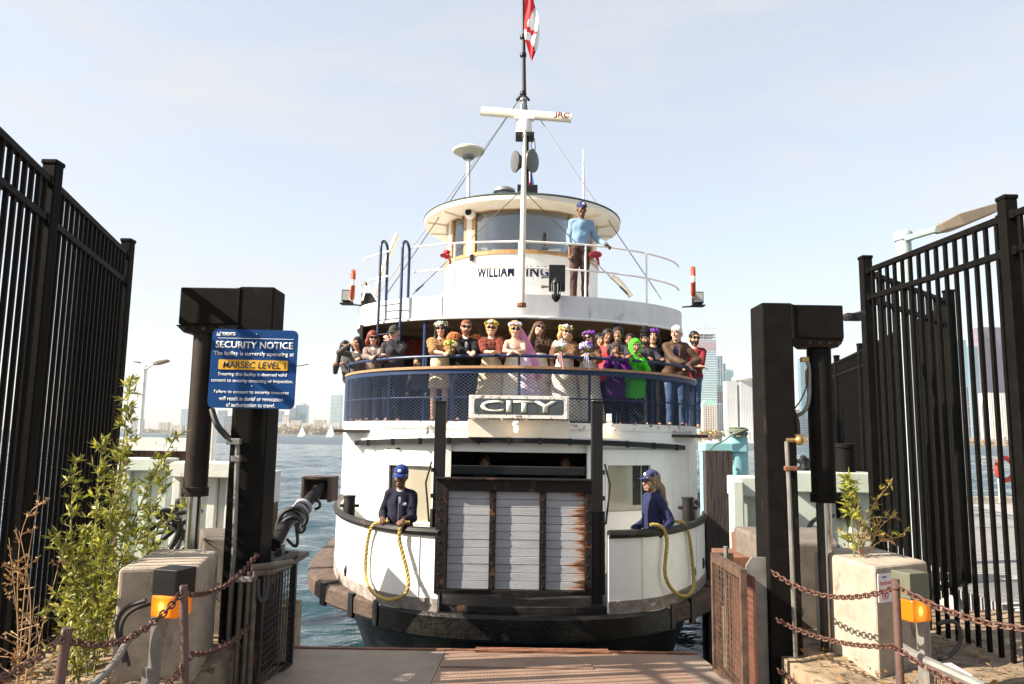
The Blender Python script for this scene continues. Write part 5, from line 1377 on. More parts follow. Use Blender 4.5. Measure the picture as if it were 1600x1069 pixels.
line('Failure to consent to security measures', .80, .053, .86, .004)
line('will result in denial or revocation', .88, .053, .73, .004)
line('of authorization to travel.', .958, .053, .56, .004)
MB().extr([(-.42 * sw, -.002), (.46 * sw, -.002), (.46 * sw, .002), (-.42 * sw, .002)], npos(.49, .115), ux, uy, .002).build('rule', M_SWHITE, nroot)
lettering('lettering', 'TORONTO', M_SWHITE, nroot, npos(.19, .062), ux, uy, .045 * sh, .165 * sw, bold=.04, depth=.002)
eb = MB(); e0 = npos(.075, .062)
eb.extr([(-.016, -.018), (-.010, -.018), (-.006, .014), (-.012, .010)], e0, ux, uy, .002); eb.extr([(-.004, -.018), (.002, -.018), (.002, .002), (-.004, .002)], e0, ux, uy, .002); eb.extr([(.004, -.018), (.012, -.018), (.014, .022), (.008, .014)], e0, ux, uy, .002)
eb.build('emblem', M_SWHITE, nroot)
bl_ = MB()
for px, py in ((.52, .06), (.5, .72)): bl_.lathe([(.006, 0), (.006, .004), (.003, .006)], npos(px, py), 8, nn_)
bl_.build('bolt', M_GREYM, nroot)
e = npos(.93, .452) + nn_ * .008; tw_ = MB().tube([e, npos(1.05, .452) + nn_ * .015, spot(482, 569, NY - .02)], .0035, 5).build('wire_tie', M_BLK, nroot)
# restricted-area notice on the shaded face of the right block
A_, B_ = np.array([2.6, 5.48, 0]), np.array([3.16, 5.8, 0]); rx = (B_ - A_) / np.linalg.norm(B_ - A_); rn = np.cross(rx, [0, 0, 1.])
ra_ = lambda u, z: A_ + rx * u + rn * .003 + np.array([0, 0, z])
rz1 = spot(1378, 897, 5.5)[2]; rh = .2; rw = .27
rroot = thing('restricted_notice', 'small white restricted notice on the shaded face of the right concrete block', 'sign', ra_(.02 + rw / 2, rz1 - rh / 2))
M_NWHITE = mat('notice_white_enamel', (.72, .72, .74), .4); M_NRED = mat('notice_red_lettering', (.6, .06, .04), .5); M_NBLUE = mat('notice_blue_lettering', (.03, .1, .4), .5)
rc_ = ra_(.025 + rw / 2, rz1 - rh / 2)
MB().extr(rrect(rw, rh, .012), rc_, rx, (0, 0, 1), .004).build('board', M_NWHITE, rroot)
def rl(t, u, z, h, w, m): lettering('lettering', t, m, rroot, rc_ + rx * u + rn * .0045 + np.array([0, 0, z]), rx, (0, 0, 1), h, w, bold=.012, depth=.001)
rl('TORONTO', -.065, .075, .012, .055, M_NBLUE); rl('Restricted', -.03, .035, .03, .17, M_NRED); rl('Area', .04, -.012, .02, .05, M_NBLUE); rl('D', .03, -.06, .018, .012, M_NBLUE)
MB().torus(rc_ + rx * -.06 + rn * .005 + np.array([0, 0, -.045]), .032, .004, rn, 20, 4).build('prohibition_ring', M_NRED, rroot)
MB().box(rc_ + rx * -.06 + rn * .004 + np.array([0, 0, -.045]), (.014, .004, .036), az=math.atan2(rx[1], rx[0])).build('pictogram', M_SBLK, rroot)

# ------------------------------------------------------------------ pilings, dolphins and steel structures in the water
def pile_wall(kind, label, px0, px1, py0, py1, Y, m, cap_h, n, zbase=-1, capm=None, dep=.35, wave=.06):
    a, b = spot(px0, py0, Y), spot(px1, py0, Y); zt = (a[2] + b[2]) / 2; zc = zt - cap_h
    root = thing(kind, label, 'steel structure', ((a[0] + b[0]) / 2, Y, zbase))
    MB().box(((a[0] + b[0]) / 2, Y + dep / 2 - .03, zt - cap_h / 2), (b[0] - a[0], dep + .06, cap_h)).build('cap_beam', capm or m, root, bevel=.015)
    mb = MB(); w = (b[0] - a[0]) / n
    for i in range(n):
        x = a[0] + w * (i + .5); mb.box((x, Y + (wave if i % 2 else .0) + dep / 2, (zbase + zc) / 2), (w - .008, dep - .1, zc - zbase))
    mb.build('sheet_pile', m, root, bevel=.01)
    return root
# left
pile_wall('sheet_pile_wall', 'white painted sheet pile structure behind the left lift cylinder', 268, 366, 722, 850, 8.3, M_PALEW, .17, 7, .4)
pile_wall('sheet_pile_wall', 'pale sheet pile structure half hidden by the green bush on the left', 188, 262, 716, 850, 9.6, M_PALEG, .16, 5, .4)
for i, (px, py, Y) in enumerate(((196, 690, 13), (214, 688, 13.2), (232, 692, 13), (250, 689, 13.3), (268, 692, 13.1), (285, 690, 13.2), (297, 691, 13.0))):
    p = spot(px, py, Y); m = MB().lathe([(.12, -.8), (.115, p[2] - .04), (.09, p[2])], (p[0], Y, 0), 10); o = m.build('timber_pile', M_BRTIMB, smooth=True)
    tag(o, 'brown timber pile in the row behind the pale sheet piles on the left', 'pile', 'row of brown timber piles on the left')
o = MB().box((spot(245, 688, 12.8)[0], 12.82, spot(245, 694, 12.8)[2]), (1.3, .16, .22)).build('waling_beam', M_PALEW); tag(o, 'white beam along the row of brown timber piles on the left', 'beam')
p = spot(329, 676, 11); o = MB().box((p[0], 11, p[2] / 2), (.14, .14, p[2] + .5)).build('white_post', M_PALEW, bevel=.01); tag(o, 'square white post with peeling paint right of the left cylinder', 'post')
pr = thing('timber_pile', 'rusty brown pile with a white painted head right of the left lift post', 'pile', (spot(418, 800, 7.3)[0], 7.3, -1))
p = spot(417, 737, 7.3); MB().box((p[0], 7.3, p[2] - .14), (.2, .24, .3)).build('painted_head', M_PALEW, pr, bevel=.012); MB().box((p[0] + .01, 7.32, (p[2] - .28 - 1) / 2), (.17, .2, p[2] - .28 + 1)).build('shaft', M_BRTIMB, pr, bevel=.02)
# hinged fender arm with hoses
fa = thing('fender_arm', 'dark steel arm with a plate box at its tip reaching out towards the ferry', 'arm', spot(430, 850, 6.9))
a, b = spot(428, 852, 6.9), spot(497, 762, 8.1); MB().tube([a, a + (b - a) * .3 + np.array([-.03, 0, .02]), a + (b - a) * .6, b], [.066, .062, .056, .045], 14).build('boom', M_DKSTEEL, fa, smooth=True)
MB().tube([spot(470, 800, 7.7), spot(508, 757, 8.1)], .045, 10).build('strut', M_DKSTEEL, fa, smooth=True)
w_ = MB()
for t in (.45, .53, .62): c_ = a + (b - a) * t; w_.torus(c_, .09 - t * .03, .022, b - a, 16, 6)
w_.build('lashing', mat('grey_lashing', (.3, .3, .34), .7), fa, smooth=True)
t0, t1 = spot(477, 744, 8.15), spot(522, 783, 8.15); bx_ = MB(); cx_, cz_ = (t0[0] + t1[0]) / 2, (t0[2] + t1[2]) / 2; W_, H_ = t1[0] - t0[0], t0[2] - t1[2]
bx_.box((cx_, 8.3, cz_), (W_, .03, H_)); bx_.box((cx_ + W_ / 2 - .02, 8.15, cz_), (.04, .3, H_)); bx_.box((cx_ - W_ / 2 + .012, 8.15, cz_), (.024, .26, H_)); bx_.box((cx_, 8.15, cz_ + H_ / 2 - .012), (W_ - .07, .26, .024))
bx_.build('plate_box', mat('rusty_brown_steel', (.07, .042, .035), .7, var=.5, scale=6, bump=.3), fa)
for pts in ([(432, 825), (440, 800), (462, 793), (478, 800), (480, 815), (470, 822)], [(432, 838), (440, 815), (458, 806), (474, 815), (476, 828), (466, 832), (463, 818)], [(448, 842), (460, 855), (466, 850), (463, 825)], [(492, 796), (500, 793), (500, 785), (494, 782)]):
    pipe('hose', fa, M_HOSE, [spot(x, y, 7.2 if x < 485 else 7.9) for x, y in pts], .022 if len(pts) > 4 else .015, n=3)
ft_ = MB(); ft_.box(spot(444, 872, 6.6), (.3, .5, .04)); ft_.beam(spot(433, 862, 6.4), spot(462, 870, 6.6), .05, .05); ft_.build('hinge_base', M_DKSTEEL, fa, bevel=.005)
# right
dl_ = thing('timber_dolphin', 'dark timber fender dolphin standing in the water right of the ferry', 'dolphin', (spot(1120, 800, 11)[0], 11, -1))
for px, w in ((1107, .15), (1121, .16), (1135, .14)):
    p = spot(px, 704, 11); MB().box((p[0], 11, (p[2] - 1.) / 2 + .15), (w - .01, .16, p[2] + .7)).build('timber', M_TIMB, dl_, bevel=.012)
bl = pile_wall('sheet_pile_wall', 'light blue sheet pile dolphin with chain loops right of the ferry', 1100, 1166, 692, 830, 11.3, M_LTBLUE, .14, 5, -1, wave=.1)
ch_ = MB()
for py in (722, 752, 783, 812):
    p = spot(1143, py, 11.05); chain_links(ch_, catenary(p + np.array([-.06, .15, .06]), p + np.array([.08, .15, .07]), .16, 10), .05, .035, .008)
o = ch_.build('chain_loops', M_GALV, bl, smooth=True)
p = spot(1148, 700, 11.4); z_ = MB().lathe([(.19, -1), (.19, spot(1150, 683, 11.4)[2])], (spot(1150, 700, 11.4)[0], 11.45, 0), 14); z_.build('pile_cylinder', M_LTBLUE, bl, smooth=True)
rp_ = MB(); p = spot(1153, 678, 11.3); rs = np.random.RandomState(5)
for k in range(7): rp_.torus(p + np.array([rs.normal(0, .02), rs.normal(0, .02), -.03 + .018 * k]), .1 + .03 * rs.rand(), .016, (rs.normal(0, .25), rs.normal(0, .25), 1), 16, 6)
rp_.tube(smooth_curve([p + np.array([-.1, -.1, .0]), spot(1130, 690, 11.2), spot(1118, 694, 11.1), spot(1108, 704, 11)], 2), .014, 6)
o = rp_.build('rope_coil', mat('grey_green_rope', (.13, .16, .12), .9, var=.3), smooth=True); tag(o, 'grey green rope coiled on top of the light blue pile', 'rope')
cs = pile_wall('sheet_pile_wall', 'cream steel structure with a rusty leg left of the right lift post', 1149, 1192, 745, 840, 8.6, M_PALEG, .22, 2, 1.0)
a, b = spot(1147, 748, 8.45), spot(1160, 875, 8.45)
MB().box(((a[0] + b[0]) / 2, 8.5, a[2] - .3), (.13, .16, .56)).build('corner_cap', M_PALEG, cs, bevel=.02); MB().box(((a[0] + b[0]) / 2 + .01, 8.5, (a[2] - .58) / 2 + .3), (.12, .14, a[2] - 1.2)).build('rusty_leg', mat('bright_rust', (.16, .07, .04), .9, var=.35, scale=10, bump=.3), cs, bevel=.01)
rb = MB(); rb.box((spot(1168, 870, 7.6)[0], 7.7, spot(1168, 876, 7.6)[2]), (.5, .6, .12)); rb.box((spot(1180, 855, 7.4)[0], 7.5, spot(1180, 858, 7.4)[2]), (.06, .4, .2)); o = rb.build('rusty_ledge', MATS['bright_rust']); tag(o, 'rusty steel ledge behind the rusty cage', 'ledge')
pile_wall('sheet_pile_wall', 'pale green steel structure behind the right lift post and cylinder', 1240, 1372, 738, 840, 9.0, M_PALEG, .24, 3, 1.0)
p = spot(1336, 693, 8.8); bo_ = MB().lathe([(.12, 2.4), (.12, p[2] - .06), (.135, p[2] - .05), (.135, p[2] - .01), (.115, p[2])], (p[0], 9.1, 0), 20).build('bollard', M_BLKP, smooth=True); tag(bo_, 'round black bollard on the pale green structure beside the fence', 'bollard')
ty = MB()
for k, (px, py) in enumerate(((1248, 728), (1256, 722), (1264, 726), (1251, 738), (1260, 737))): ty.torus(spot(px, py, 9.3 + .05 * k), .06, .028, (math.sin(k), -1, .3 * math.cos(k)), 14, 8)
ty = ty.build('hose_coil', M_HOSE, smooth=True); tag(ty, 'heap of black hose loops on the pale green structure', 'hose')
ho = MB().tube(smooth_curve([spot(1270, 838, 8.6), spot(1262, 830, 8.7), spot(1268, 815, 8.8), spot(1284, 806, 8.85), spot(1302, 806, 8.9)], 3), .025, 8).build('hose', M_HOSE, smooth=True); tag(ho, 'black hose lying below the pale green structure', 'hose')
tg = MB(); rs = np.random.RandomState(8)
for k in range(5):
    c_ = spot(268 + rs.normal(0, 8), 812 + rs.normal(0, 14), 7.4); tg.tube(smooth_curve([c_ + rs.normal(0, .1, 3) for _ in range(6)], 3), .02, 7)
tg.tube(smooth_curve([spot(245, 808, 7.3), spot(258, 803, 7.3), spot(276, 808, 7.3), spot(284, 822, 7.3), spot(274, 845, 7.3), spot(266, 856, 7.3)], 3), .03, 8)
tg = tg.build('rope_tangle', M_HOSE, smooth=True); tag(tg, 'tangle of black rope in front of the white sheet piles behind the left block', 'rope')
# street lamps
def lamp_post(label, px, ptop, Y, base, r, heads, m, arm_r=.03):
    t = spot(px, ptop, Y); root = thing('street_lamp', label, 'street lamp', (t[0], Y, base))
    MB().tube([(t[0], Y, base), (t[0], Y, t[2])], [r * 1.1, r], 14).build('pole', m, root, smooth=True)
    MB().lathe([(r * 1.15, -.12), (r * 1.25, -.1), (r * 1.25, -.01), (r * 1.0, .02)], t, 14).build('pole_cap', m, root, smooth=True)
    for (x0, y0), (x1, y1), L_, Wd, Yh in heads:
        a, b = spot(x0, y0, Yh), spot(x1, y1, Yh); d = (b - a) / np.linalg.norm(b - a)
        MB().tube([t + np.array([0, 0, -.1]), a], arm_r, 8).build('arm', m, root, smooth=True)
        x_, y_, z_ = frame(d, (0, 0, 1)); w = Wd; hh = Wd * .45
        v = [a - x_ * w * .3 - y_ * hh * .3, a + x_ * w * .3 - y_ * hh * .3, a + x_ * w * .3 + y_ * hh * .3, a - x_ * w * .3 + y_ * hh * .3]
        c1 = a + d * L_ * .3; v += [c1 - x_ * w * .5 - y_ * hh * .5, c1 + x_ * w * .5 - y_ * hh * .5, c1 + x_ * w * .5 + y_ * hh * .5, c1 - x_ * w * .5 + y_ * hh * .5]
        v += [b - x_ * w * .5 - y_ * hh * .4, b + x_ * w * .5 - y_ * hh * .4, b + x_ * w * .5 + y_ * hh * .2, b - x_ * w * .5 + y_ * hh * .2]
        f = [(3, 2, 1, 0), (8, 9, 10, 11)] + [(k + j, k + (j + 1) % 4, k + 4 + (j + 1) % 4, k + 4 + j) for k in (0, 4) for j in range(4)]
        h_ = MB().add(v, f).build('lamp_head', M_LAMPH, root, bevel=.01)
        dn = -y_ if y_[2] > 0 else y_
        MB().add([c1 - x_ * w * .4 + dn * (hh * .5 + .006), c1 + x_ * w * .4 + dn * (hh * .5 + .006), b + x_ * w * .4 + dn * (hh * .4 + .006), b - x_ * w * .4 + dn * (hh * .4 + .006)], [(0, 1, 2, 3)]).build('lamp_glass', M_LENSB, h_)
    return root
M_LAMPH = mat('lamp_head_grey', (.19, .155, .11), .5); M_LENSB = mat('tan_lamp_lens', (.42, .31, .18), .35); M_POLE = mat('pale_teal_pole', (.32, .4, .4), .6, var=.1, rust=((.25, .2, .15), .12, 10, (1, 1, .5)))
lamp_post('pale street lamp behind the right fence with a large flat head on a slanting arm', 1411, 364, 10.5, GZ, .1, [((1466, 358), (1552, 325), .75, .36, 9.6)], M_POLE, .045)
lamp_post('slim white street lamp with two heads beyond the left fence', 227, 572, 22, 0, .06, [((240, 569), (263, 563), .45, .22, 21.5), ((222, 567), (209, 565), .25, .1, 22.2)], mat('white_lamp_pole', (.7, .7, .66), .6, rust=((.3, .2, .15), .2, 8, (1, 1, .4))), .03)
# quay railing and life-ring post far right
qr = thing('quay_railing', 'pale thin railing at the water edge behind the right fence', 'railing', (11, 21.5, GZ))
for i in range(9): x = 9.5 + i * 1.1; MB().cyl((x, 21.6, GZ - .02), (x, 21.6, GZ + 1.1), .03, 8).build('railing_post', M_POLE, qr, smooth=True)
for z in (.3, 1.05): MB().cyl((9.4, 21.6, GZ + z), (18.5, 21.6, GZ + z), .012, 6).build('railing_wire', M_POLE, qr, smooth=True)
p = spot(1577, 640, 14); lp = MB().cyl((p[0], 14, GZ), (p[0], 14, p[2] - .25), .03, 10).build('red_post', M_REDC, smooth=True); tag(lp, 'red post carrying a life ring behind the right fence', 'post')
p = spot(1571, 733, 13.9); lr = MB().torus(p, .2, .045, (.3, -1, 0), 24, 10).build('life_ring', mat('red_life_ring', (.4, .035, .02), .6), smooth=True); tag(lr, 'red life ring on a red post behind the right fence', 'life ring')
kb = MB().box((13, 21.75, GZ + .04), (16, .25, .2)).build('quay_kerb', M_CONC, bevel=.02); tag(kb, 'low concrete kerb along the quay edge behind the right fence', 'kerb')

# ------------------------------------------------------------------ plants
def leaf(mb, p, d, n, L, W, mi):
    d = d / np.linalg.norm(d); s = np.cross(d, n); s /= np.linalg.norm(s) + 1e-9; up = np.cross(s, d)
    a = p + d * L * .35 + s * W / 2 - up * W * .12; b = p + d * L * .35 - s * W / 2 - up * W * .12; t = p + d * L - up * L * .12; m_ = p + d * L * .4
    mb.cur = mi; mb.add([p, a, t, m_, b], [(0, 1, 2, 3), (0, 3, 2, 4)])
def shrub(kind, label, cat, stems, m_stem, m_leaf, dens, L, W, spread, seed, twig=.16, sr=.008, taper=.9):
    rs = np.random.RandomState(seed); root = thing(kind, label, cat, stems[0][0]); sm = MB(); lm = MB()
    for pts in stems:
        P = resample(smooth_curve(pts, 2), step=.05); n = len(P)
        sm.tube(P, list(np.linspace(sr, sr * .35, n)), 5)
        for i in range(n):
            t = i / n
            if t < .12: continue
            for _ in range(rs.poisson(dens)):
                d = rs.normal(0, 1, 3); d[2] = abs(d[2]) * .7 + .15; d /= np.linalg.norm(d)
                tl = twig * (1.15 - taper * t) * (.4 + .8 * rs.rand()); e = P[i] + d * tl * spread
                if tl > .05: sm.tube([P[i], e], .0028, 4)
                for k in range(rs.randint(3, 8)):
                    u = rs.rand() ** .7; q = P[i] + (e - P[i]) * u; dd = d + rs.normal(0, .75, 3); dd[2] += .2
                    leaf(lm, q, dd, rs.normal(0, 1, 3) + np.array([0, 0, 1.2]), L * (.6 + .7 * rs.rand()), W * (.7 + .6 * rs.rand()), rs.randint(0, len(m_leaf)))
    sm.build('stem', m_stem, root, smooth=True)
    if lm.v: lm.build('foliage', m_leaf, root)
    return root
def leaf_mat(n, c): 
    m = mat(n, c, .5, var=.2, scale=3); b = m.node_tree.nodes['Principled BSDF']; nt = m.node_tree
    t = nt.nodes.new('ShaderNodeBsdfTranslucent'); src = b.inputs['Base Color'].links[0].from_socket; nt.links.new(src, t.inputs['Color'])
    mx = nt.nodes.new('ShaderNodeMixShader'); mx.inputs[0].default_value = .42
    o = [q for q in nt.nodes if q.type == 'OUTPUT_MATERIAL'][0]; nt.links.new(b.outputs[0], mx.inputs[1]); nt.links.new(t.outputs[0], mx.inputs[2]); nt.links.new(mx.outputs[0], o.inputs[0])
    return m
G1, G2, G3 = leaf_mat('yellow_green_leaf', (.42, .41, .06)), leaf_mat('mid_green_leaf', (.22, .25, .04)), leaf_mat('olive_green_leaf', (.3, .28, .08))
BR1, BR2 = leaf_mat('dry_brown_leaf', (.3, .16, .06)), leaf_mat('straw_leaf', (.36, .23, .1))
M_STEM = mat('brown_stem', (.16, .11, .06), .8); M_STRAW = mat('straw_stem', (.36, .22, .11), .8); M_GSTEM = mat('green_stem', (.14, .15, .05), .7)
def st(pts, Y0, Y1): return [np.array([spot(pts[0][0], pts[0][1], Y0)[0], Y0, GZ])] + [spot(x, y, Y0 + (Y1 - Y0) * (i + 1) / len(pts)) for i, (x, y) in enumerate(pts[1:])]
B1 = [([(140, 1000), (165, 850), (190, 720), (203, 596)], 5.6, 5.9), ([(150, 1000), (150, 880), (150, 780), (160, 690)], 5.5, 5.6), ([(155, 1000), (185, 880), (225, 770), (275, 682)], 5.6, 6.1), ([(120, 1000), (115, 900), (110, 800), (118, 722)], 5.4, 5.4),
      ([(165, 1000), (205, 870), (235, 800), (262, 735)], 5.8, 6.2), ([(130, 1010), (120, 930), (95, 860), (88, 840)], 5.3, 5.2), ([(150, 1010), (150, 930), (175, 840), (210, 760)], 5.4, 5.5), ([(170, 1000), (165, 900), (180, 800), (200, 690)], 5.7, 5.9), ([(120, 1010), (110, 960), (90, 930)], 5.1, 5.0),
      ([(150, 1010), (160, 960), (165, 900), (150, 840)], 5.2, 5.2), ([(140, 1010), (130, 950), (125, 900), (135, 830)], 5.25, 5.3), ([(125, 1015), (140, 980), (175, 930)], 5.0, 5.1), ([(130, 1010), (100, 980), (85, 955)], 5.0, 4.9), ([(165, 1000), (170, 920), (190, 870), (220, 830)], 5.6, 5.8)]
shrub('green_shrub', 'tall bushy green shrub growing against the left fence', 'shrub', [st(*b) for b in B1], M_GSTEM, [G1, G1, G2, G3], 3.0, .066, .02, 1.1, 11)
shrub('green_shrub', 'low green shrub leaning over the top of the left concrete block', 'shrub', [st(*b) for b in [([(225, 900), (250, 830), (285, 790), (302, 795)], 6.3, 6.3), ([(215, 900), (240, 840), (255, 800)], 6.4, 6.4), ([(220, 900), (230, 850), (235, 810)], 6.3, 6.5)]], M_GSTEM, [G1, G2, G3], 1.2, .07, .022, .9, 13)
W1 = [([(30, 1080), (35, 960), (45, 860), (62, 775)], 4.2, 4.3), ([(30, 1080), (30, 980), (20, 900), (14, 840)], 4.2, 4.2), ([(40, 1080), (60, 1000), (80, 930), (92, 880)], 4.2, 4.4), ([(35, 1080), (50, 980), (45, 900), (30, 830)], 4.1, 4.2), ([(40, 1060), (25, 880), (40, 800), (75, 782)], 4.3, 4.3)]
shrub('dry_weed', 'dry brown branching weed at the lower left corner', 'weed', [st(*b) for b in W1], M_STRAW, [BR1, BR2], 1.35, .024, .012, 1.1, 17, twig=.15, sr=.0045)
pr_ = [([(1346, 868), (1340, 820), (1328, 780), (1326, 748)], 6.0, 5.9), ([(1348, 868), (1352, 820), (1365, 785), (1388, 760)], 6.0, 6.0), ([(1350, 868), (1375, 820), (1400, 805)], 6.0, 6.0), ([(1346, 868), (1335, 840), (1310, 825)], 6.0, 5.9), ([(1349, 868), (1345, 830), (1342, 790)], 6.0, 6.1), ([(1349, 868), (1370, 845), (1412, 838)], 6.0, 6.0)]
def stz(pts, Y0, Y1, z): s = st(pts, Y0, Y1); s[0][2] = z; return s
shrub('block_plant', 'scruffy half dry plant rooted on top of the right concrete block', 'plant', [stz(*b, 2.4) for b in pr_], M_STRAW, [G1, G2, BR2, BR1, G1], 1.7, .05, .016, .8, 19, twig=.17, sr=.006)
shrub('block_plant', 'leafy green tip of weed beside the right cylinder above the concrete block', 'plant', [stz([(1335, 868), (1330, 800), (1326, 750)], 5.95, 5.9, 2.4)], M_GSTEM, [G1, G2], 2.0, .085, .022, .7, 23, twig=.12)
for lab, pts, Y, sd in (('orange brown dry grass tuft at the foot of the right fence', [(1460, 1020), (1480, 1030), (1500, 1040)], 5.0, 29), ('orange brown dry grass in the lower left beside the chain post', [(150, 1045), (175, 1050), (120, 1060), (205, 1040), (95, 1050), (135, 1030), (190, 1020), (165, 1060), (60, 1060), (215, 1062)], 4.6, 31)):
    rs = np.random.RandomState(sd); m = MB()
    for px, py in pts:
        for k in range(26):
            b = spot(px + rs.normal(0, 12), py, Y + rs.normal(0, .08)); b[2] = GZ - .01; t = b + np.array([rs.normal(0, .07), rs.normal(0, .07), .04 + .14 * rs.rand()])
            m.cur = rs.randint(0, 2); m.tube([b, (b + t) / 2 + rs.normal(0, .01, 3), t], [.004, .003, .001], 3)
    o = m.build('dry_grass', [BR1, BR2]); tag(o, lab, 'grass', kind='stuff')
# leaf litter and stones on the banks
def litter(name, x0, x1, y0, y1, n, seed, mats):
    rs = np.random.RandomState(seed); m = MB()
    for k in range(n):
        p = np.array([x0 + (x1 - x0) * rs.rand(), y0 + (y1 - y0) * rs.rand(), GZ + .035]); 
        if rs.rand() < .6: leaf(m, p, rs.normal(0, 1, 3) * np.array([1, 1, .25]), np.array([0, 0, 1]) + rs.normal(0, .3, 3), .03 + .05 * rs.rand(), .012 + .02 * rs.rand(), rs.randint(0, 2))
        elif rs.rand() < .35: m.cur = 2; m.ball(p - np.array([0, 0, .028]), np.array([.012, .015, .009]) * (.5 + 1. * rs.rand()), 6, 4)
    tag(m.build(name, mats), kind='stuff')
M_PEB = mat('brown_pebble', (.16, .13, .1), .9)
litter('leaf_litter', -3.6, -2.1, 3.2, 6.2, 1500, 3, [BR1, BR2, M_PEB]); litter('leaf_litter', 2.2, 3.9, 3.6, 7.2, 900, 4, [BR1, BR2, M_PEB])
# ------------------------------------------------------------------ people: bodies and clothes grown as one smooth surface each
class Field:
    """signed distance field on a grid; prims blend smoothly; meshed with surface nets"""
    def __init__(s, lo, hi, v):
        s.v = v; s.lo = np.array(lo, float); n = np.ceil((np.array(hi) - s.lo) / v).astype(int) + 1
        s.ax = [s.lo[i] + v * np.arange(n[i]) for i in range(3)]; s.D = np.full(n, 1.0, np.float32)
    def _blk(s, lo, hi, mg):
        sl = []
        for i in range(3):
            a = int(np.floor((lo[i] - mg - s.lo[i]) / s.v)); b = int(np.ceil((hi[i] + mg - s.lo[i]) / s.v)) + 1
            a = max(0, a); b = min(s.D.shape[i], b)
            if a >= b: return None
            sl.append(slice(a, b))
        g = [s.ax[0][sl[0]][:, None, None], s.ax[1][sl[1]][None, :, None], s.ax[2][sl[2]][None, None, :]]
        return tuple(sl), g
    def _put(s, sl, d, k, sub):
        a = s.D[sl]
        if sub:
            d = -d
            if k > 0: h = np.maximum(k - np.abs(a - d), 0) / k; s.D[sl] = np.maximum(a, d) + h * h * k * .25
            else: s.D[sl] = np.maximum(a, d)
        else:
            if k > 0: h = np.maximum(k - np.abs(a - d), 0) / k; s.D[sl] = np.minimum(a, d) - h * h * k * .25
            else: s.D[sl] = np.minimum(a, d)
    def cap(s, a, b, ra, rb=None, k=.02, sub=False):
        rb = ra if rb is None else rb; a = np.array(a, float); b = np.array(b, float); r = max(ra, rb)
        q = s._blk(np.minimum(a, b) - r, np.maximum(a, b) + r, 3 * s.v + k)
        if q is None: return s
        sl, g = q; ba = b - a; L2 = ba @ ba + 1e-12
        p = [g[i] - a[i] for i in range(3)]
        t = np.clip((p[0] * ba[0] + p[1] * ba[1] + p[2] * ba[2]) / L2, 0, 1)
        d = np.sqrt((p[0] - t * ba[0]) ** 2 + (p[1] - t * ba[1]) ** 2 + (p[2] - t * ba[2]) ** 2) - (ra + (rb - ra) * t)
        s._put(sl, d.astype(np.float32), k, sub); return s
    def ell(s, c, r, M=None, k=.02, sub=False):
        c = np.array(c, float); r = np.array(r if hasattr(r, '__len__') else [r] * 3, float); R_ = r.max()
        q = s._blk(c - R_, c + R_, 3 * s.v + k)
        if q is None: return s
        sl, g = q; p = [g[i] - c[i] for i in range(3)]
        if M is not None: M = np.array(M); p = [p[0] * M[0, i] + p[1] * M[1, i] + p[2] * M[2, i] for i in range(3)]
        k0 = np.sqrt((p[0] / r[0]) ** 2 + (p[1] / r[1]) ** 2 + (p[2] / r[2]) ** 2) + 1e-9
        k1 = np.sqrt((p[0] / r[0] ** 2) ** 2 + (p[1] / r[1] ** 2) ** 2 + (p[2] / r[2] ** 2) ** 2) + 1e-9
        d = k0 * (k0 - 1) / k1
        s._put(sl, d.astype(np.float32), k, sub); return s
    def half(s, o, n):                         # keep the side the normal points away from
        n = np.array(n, float); n /= np.linalg.norm(n)
        g = (s.ax[0][:, None, None] - o[0]) * n[0] + (s.ax[1][None, :, None] - o[1]) * n[1] + (s.ax[2][None, None, :] - o[2]) * n[2]
        s.D = np.maximum(s.D, g.astype(np.float32)); return s
    def folds(s, amp, f=(18, 18, 9), seed=0):
        x, y, z = s.ax[0][:, None, None], s.ax[1][None, :, None], s.ax[2][None, None, :]; ph = seed * 1.7
        w = np.sin(f[0] * x + 6 * np.sin(3.1 * z + ph) + ph) * np.sin(f[1] * y + 4 * np.sin(4 * x + 2.3 * z) + 2 * ph) + .6 * np.sin(f[2] * 2 * z + 5 * np.sin(5 * x + ph) + 3 * y)
        s.D = s.D + (amp * w).astype(np.float32); return s
    def mesh(s, name, mats, pick=None):
        D = s.D; D[0], D[-1] = 1, 1; D[:, 0], D[:, -1] = 1, 1; D[:, :, 0], D[:, :, -1] = 1, 1
        S_ = D < 0; cn = np.zeros(np.array(D.shape) - 1, np.int8)
        sh = [(i, j, k) for i in (0, 1) for j in (0, 1) for k in (0, 1)]
        n = D.shape; cut = lambda A, o: A[o[0]:n[0] - 1 + o[0], o[1]:n[1] - 1 + o[1], o[2]:n[2] - 1 + o[2]]
        for o in sh: cn += cut(S_, o)
        act = (cn > 0) & (cn < 8); I = np.argwhere(act)
        if len(I) == 0: return None
        pos = np.zeros((len(I), 3)); cnt = np.zeros(len(I)); i0 = I[:, 0], I[:, 1], I[:, 2]
        for a in sh:
            for ax in range(3):
                if a[ax]: continue
                b = list(a); b[ax] = 1
                va = D[I[:, 0] + a[0], I[:, 1] + a[1], I[:, 2] + a[2]]; vb = D[I[:, 0] + b[0], I[:, 1] + b[1], I[:, 2] + b[2]]
                m = (va < 0) != (vb < 0); t = np.where(m, va / np.where(m, va - vb, 1), 0)
                p = np.array(a, float)[None, :].repeat(len(I), 0); p[:, ax] = t
                pos += p * m[:, None]; cnt += m
        V = s.lo + s.v * (I + pos / cnt[:, None])
        idm = np.full(act.shape, -1, np.int64); idm[i0] = np.arange(len(I)); Q = []
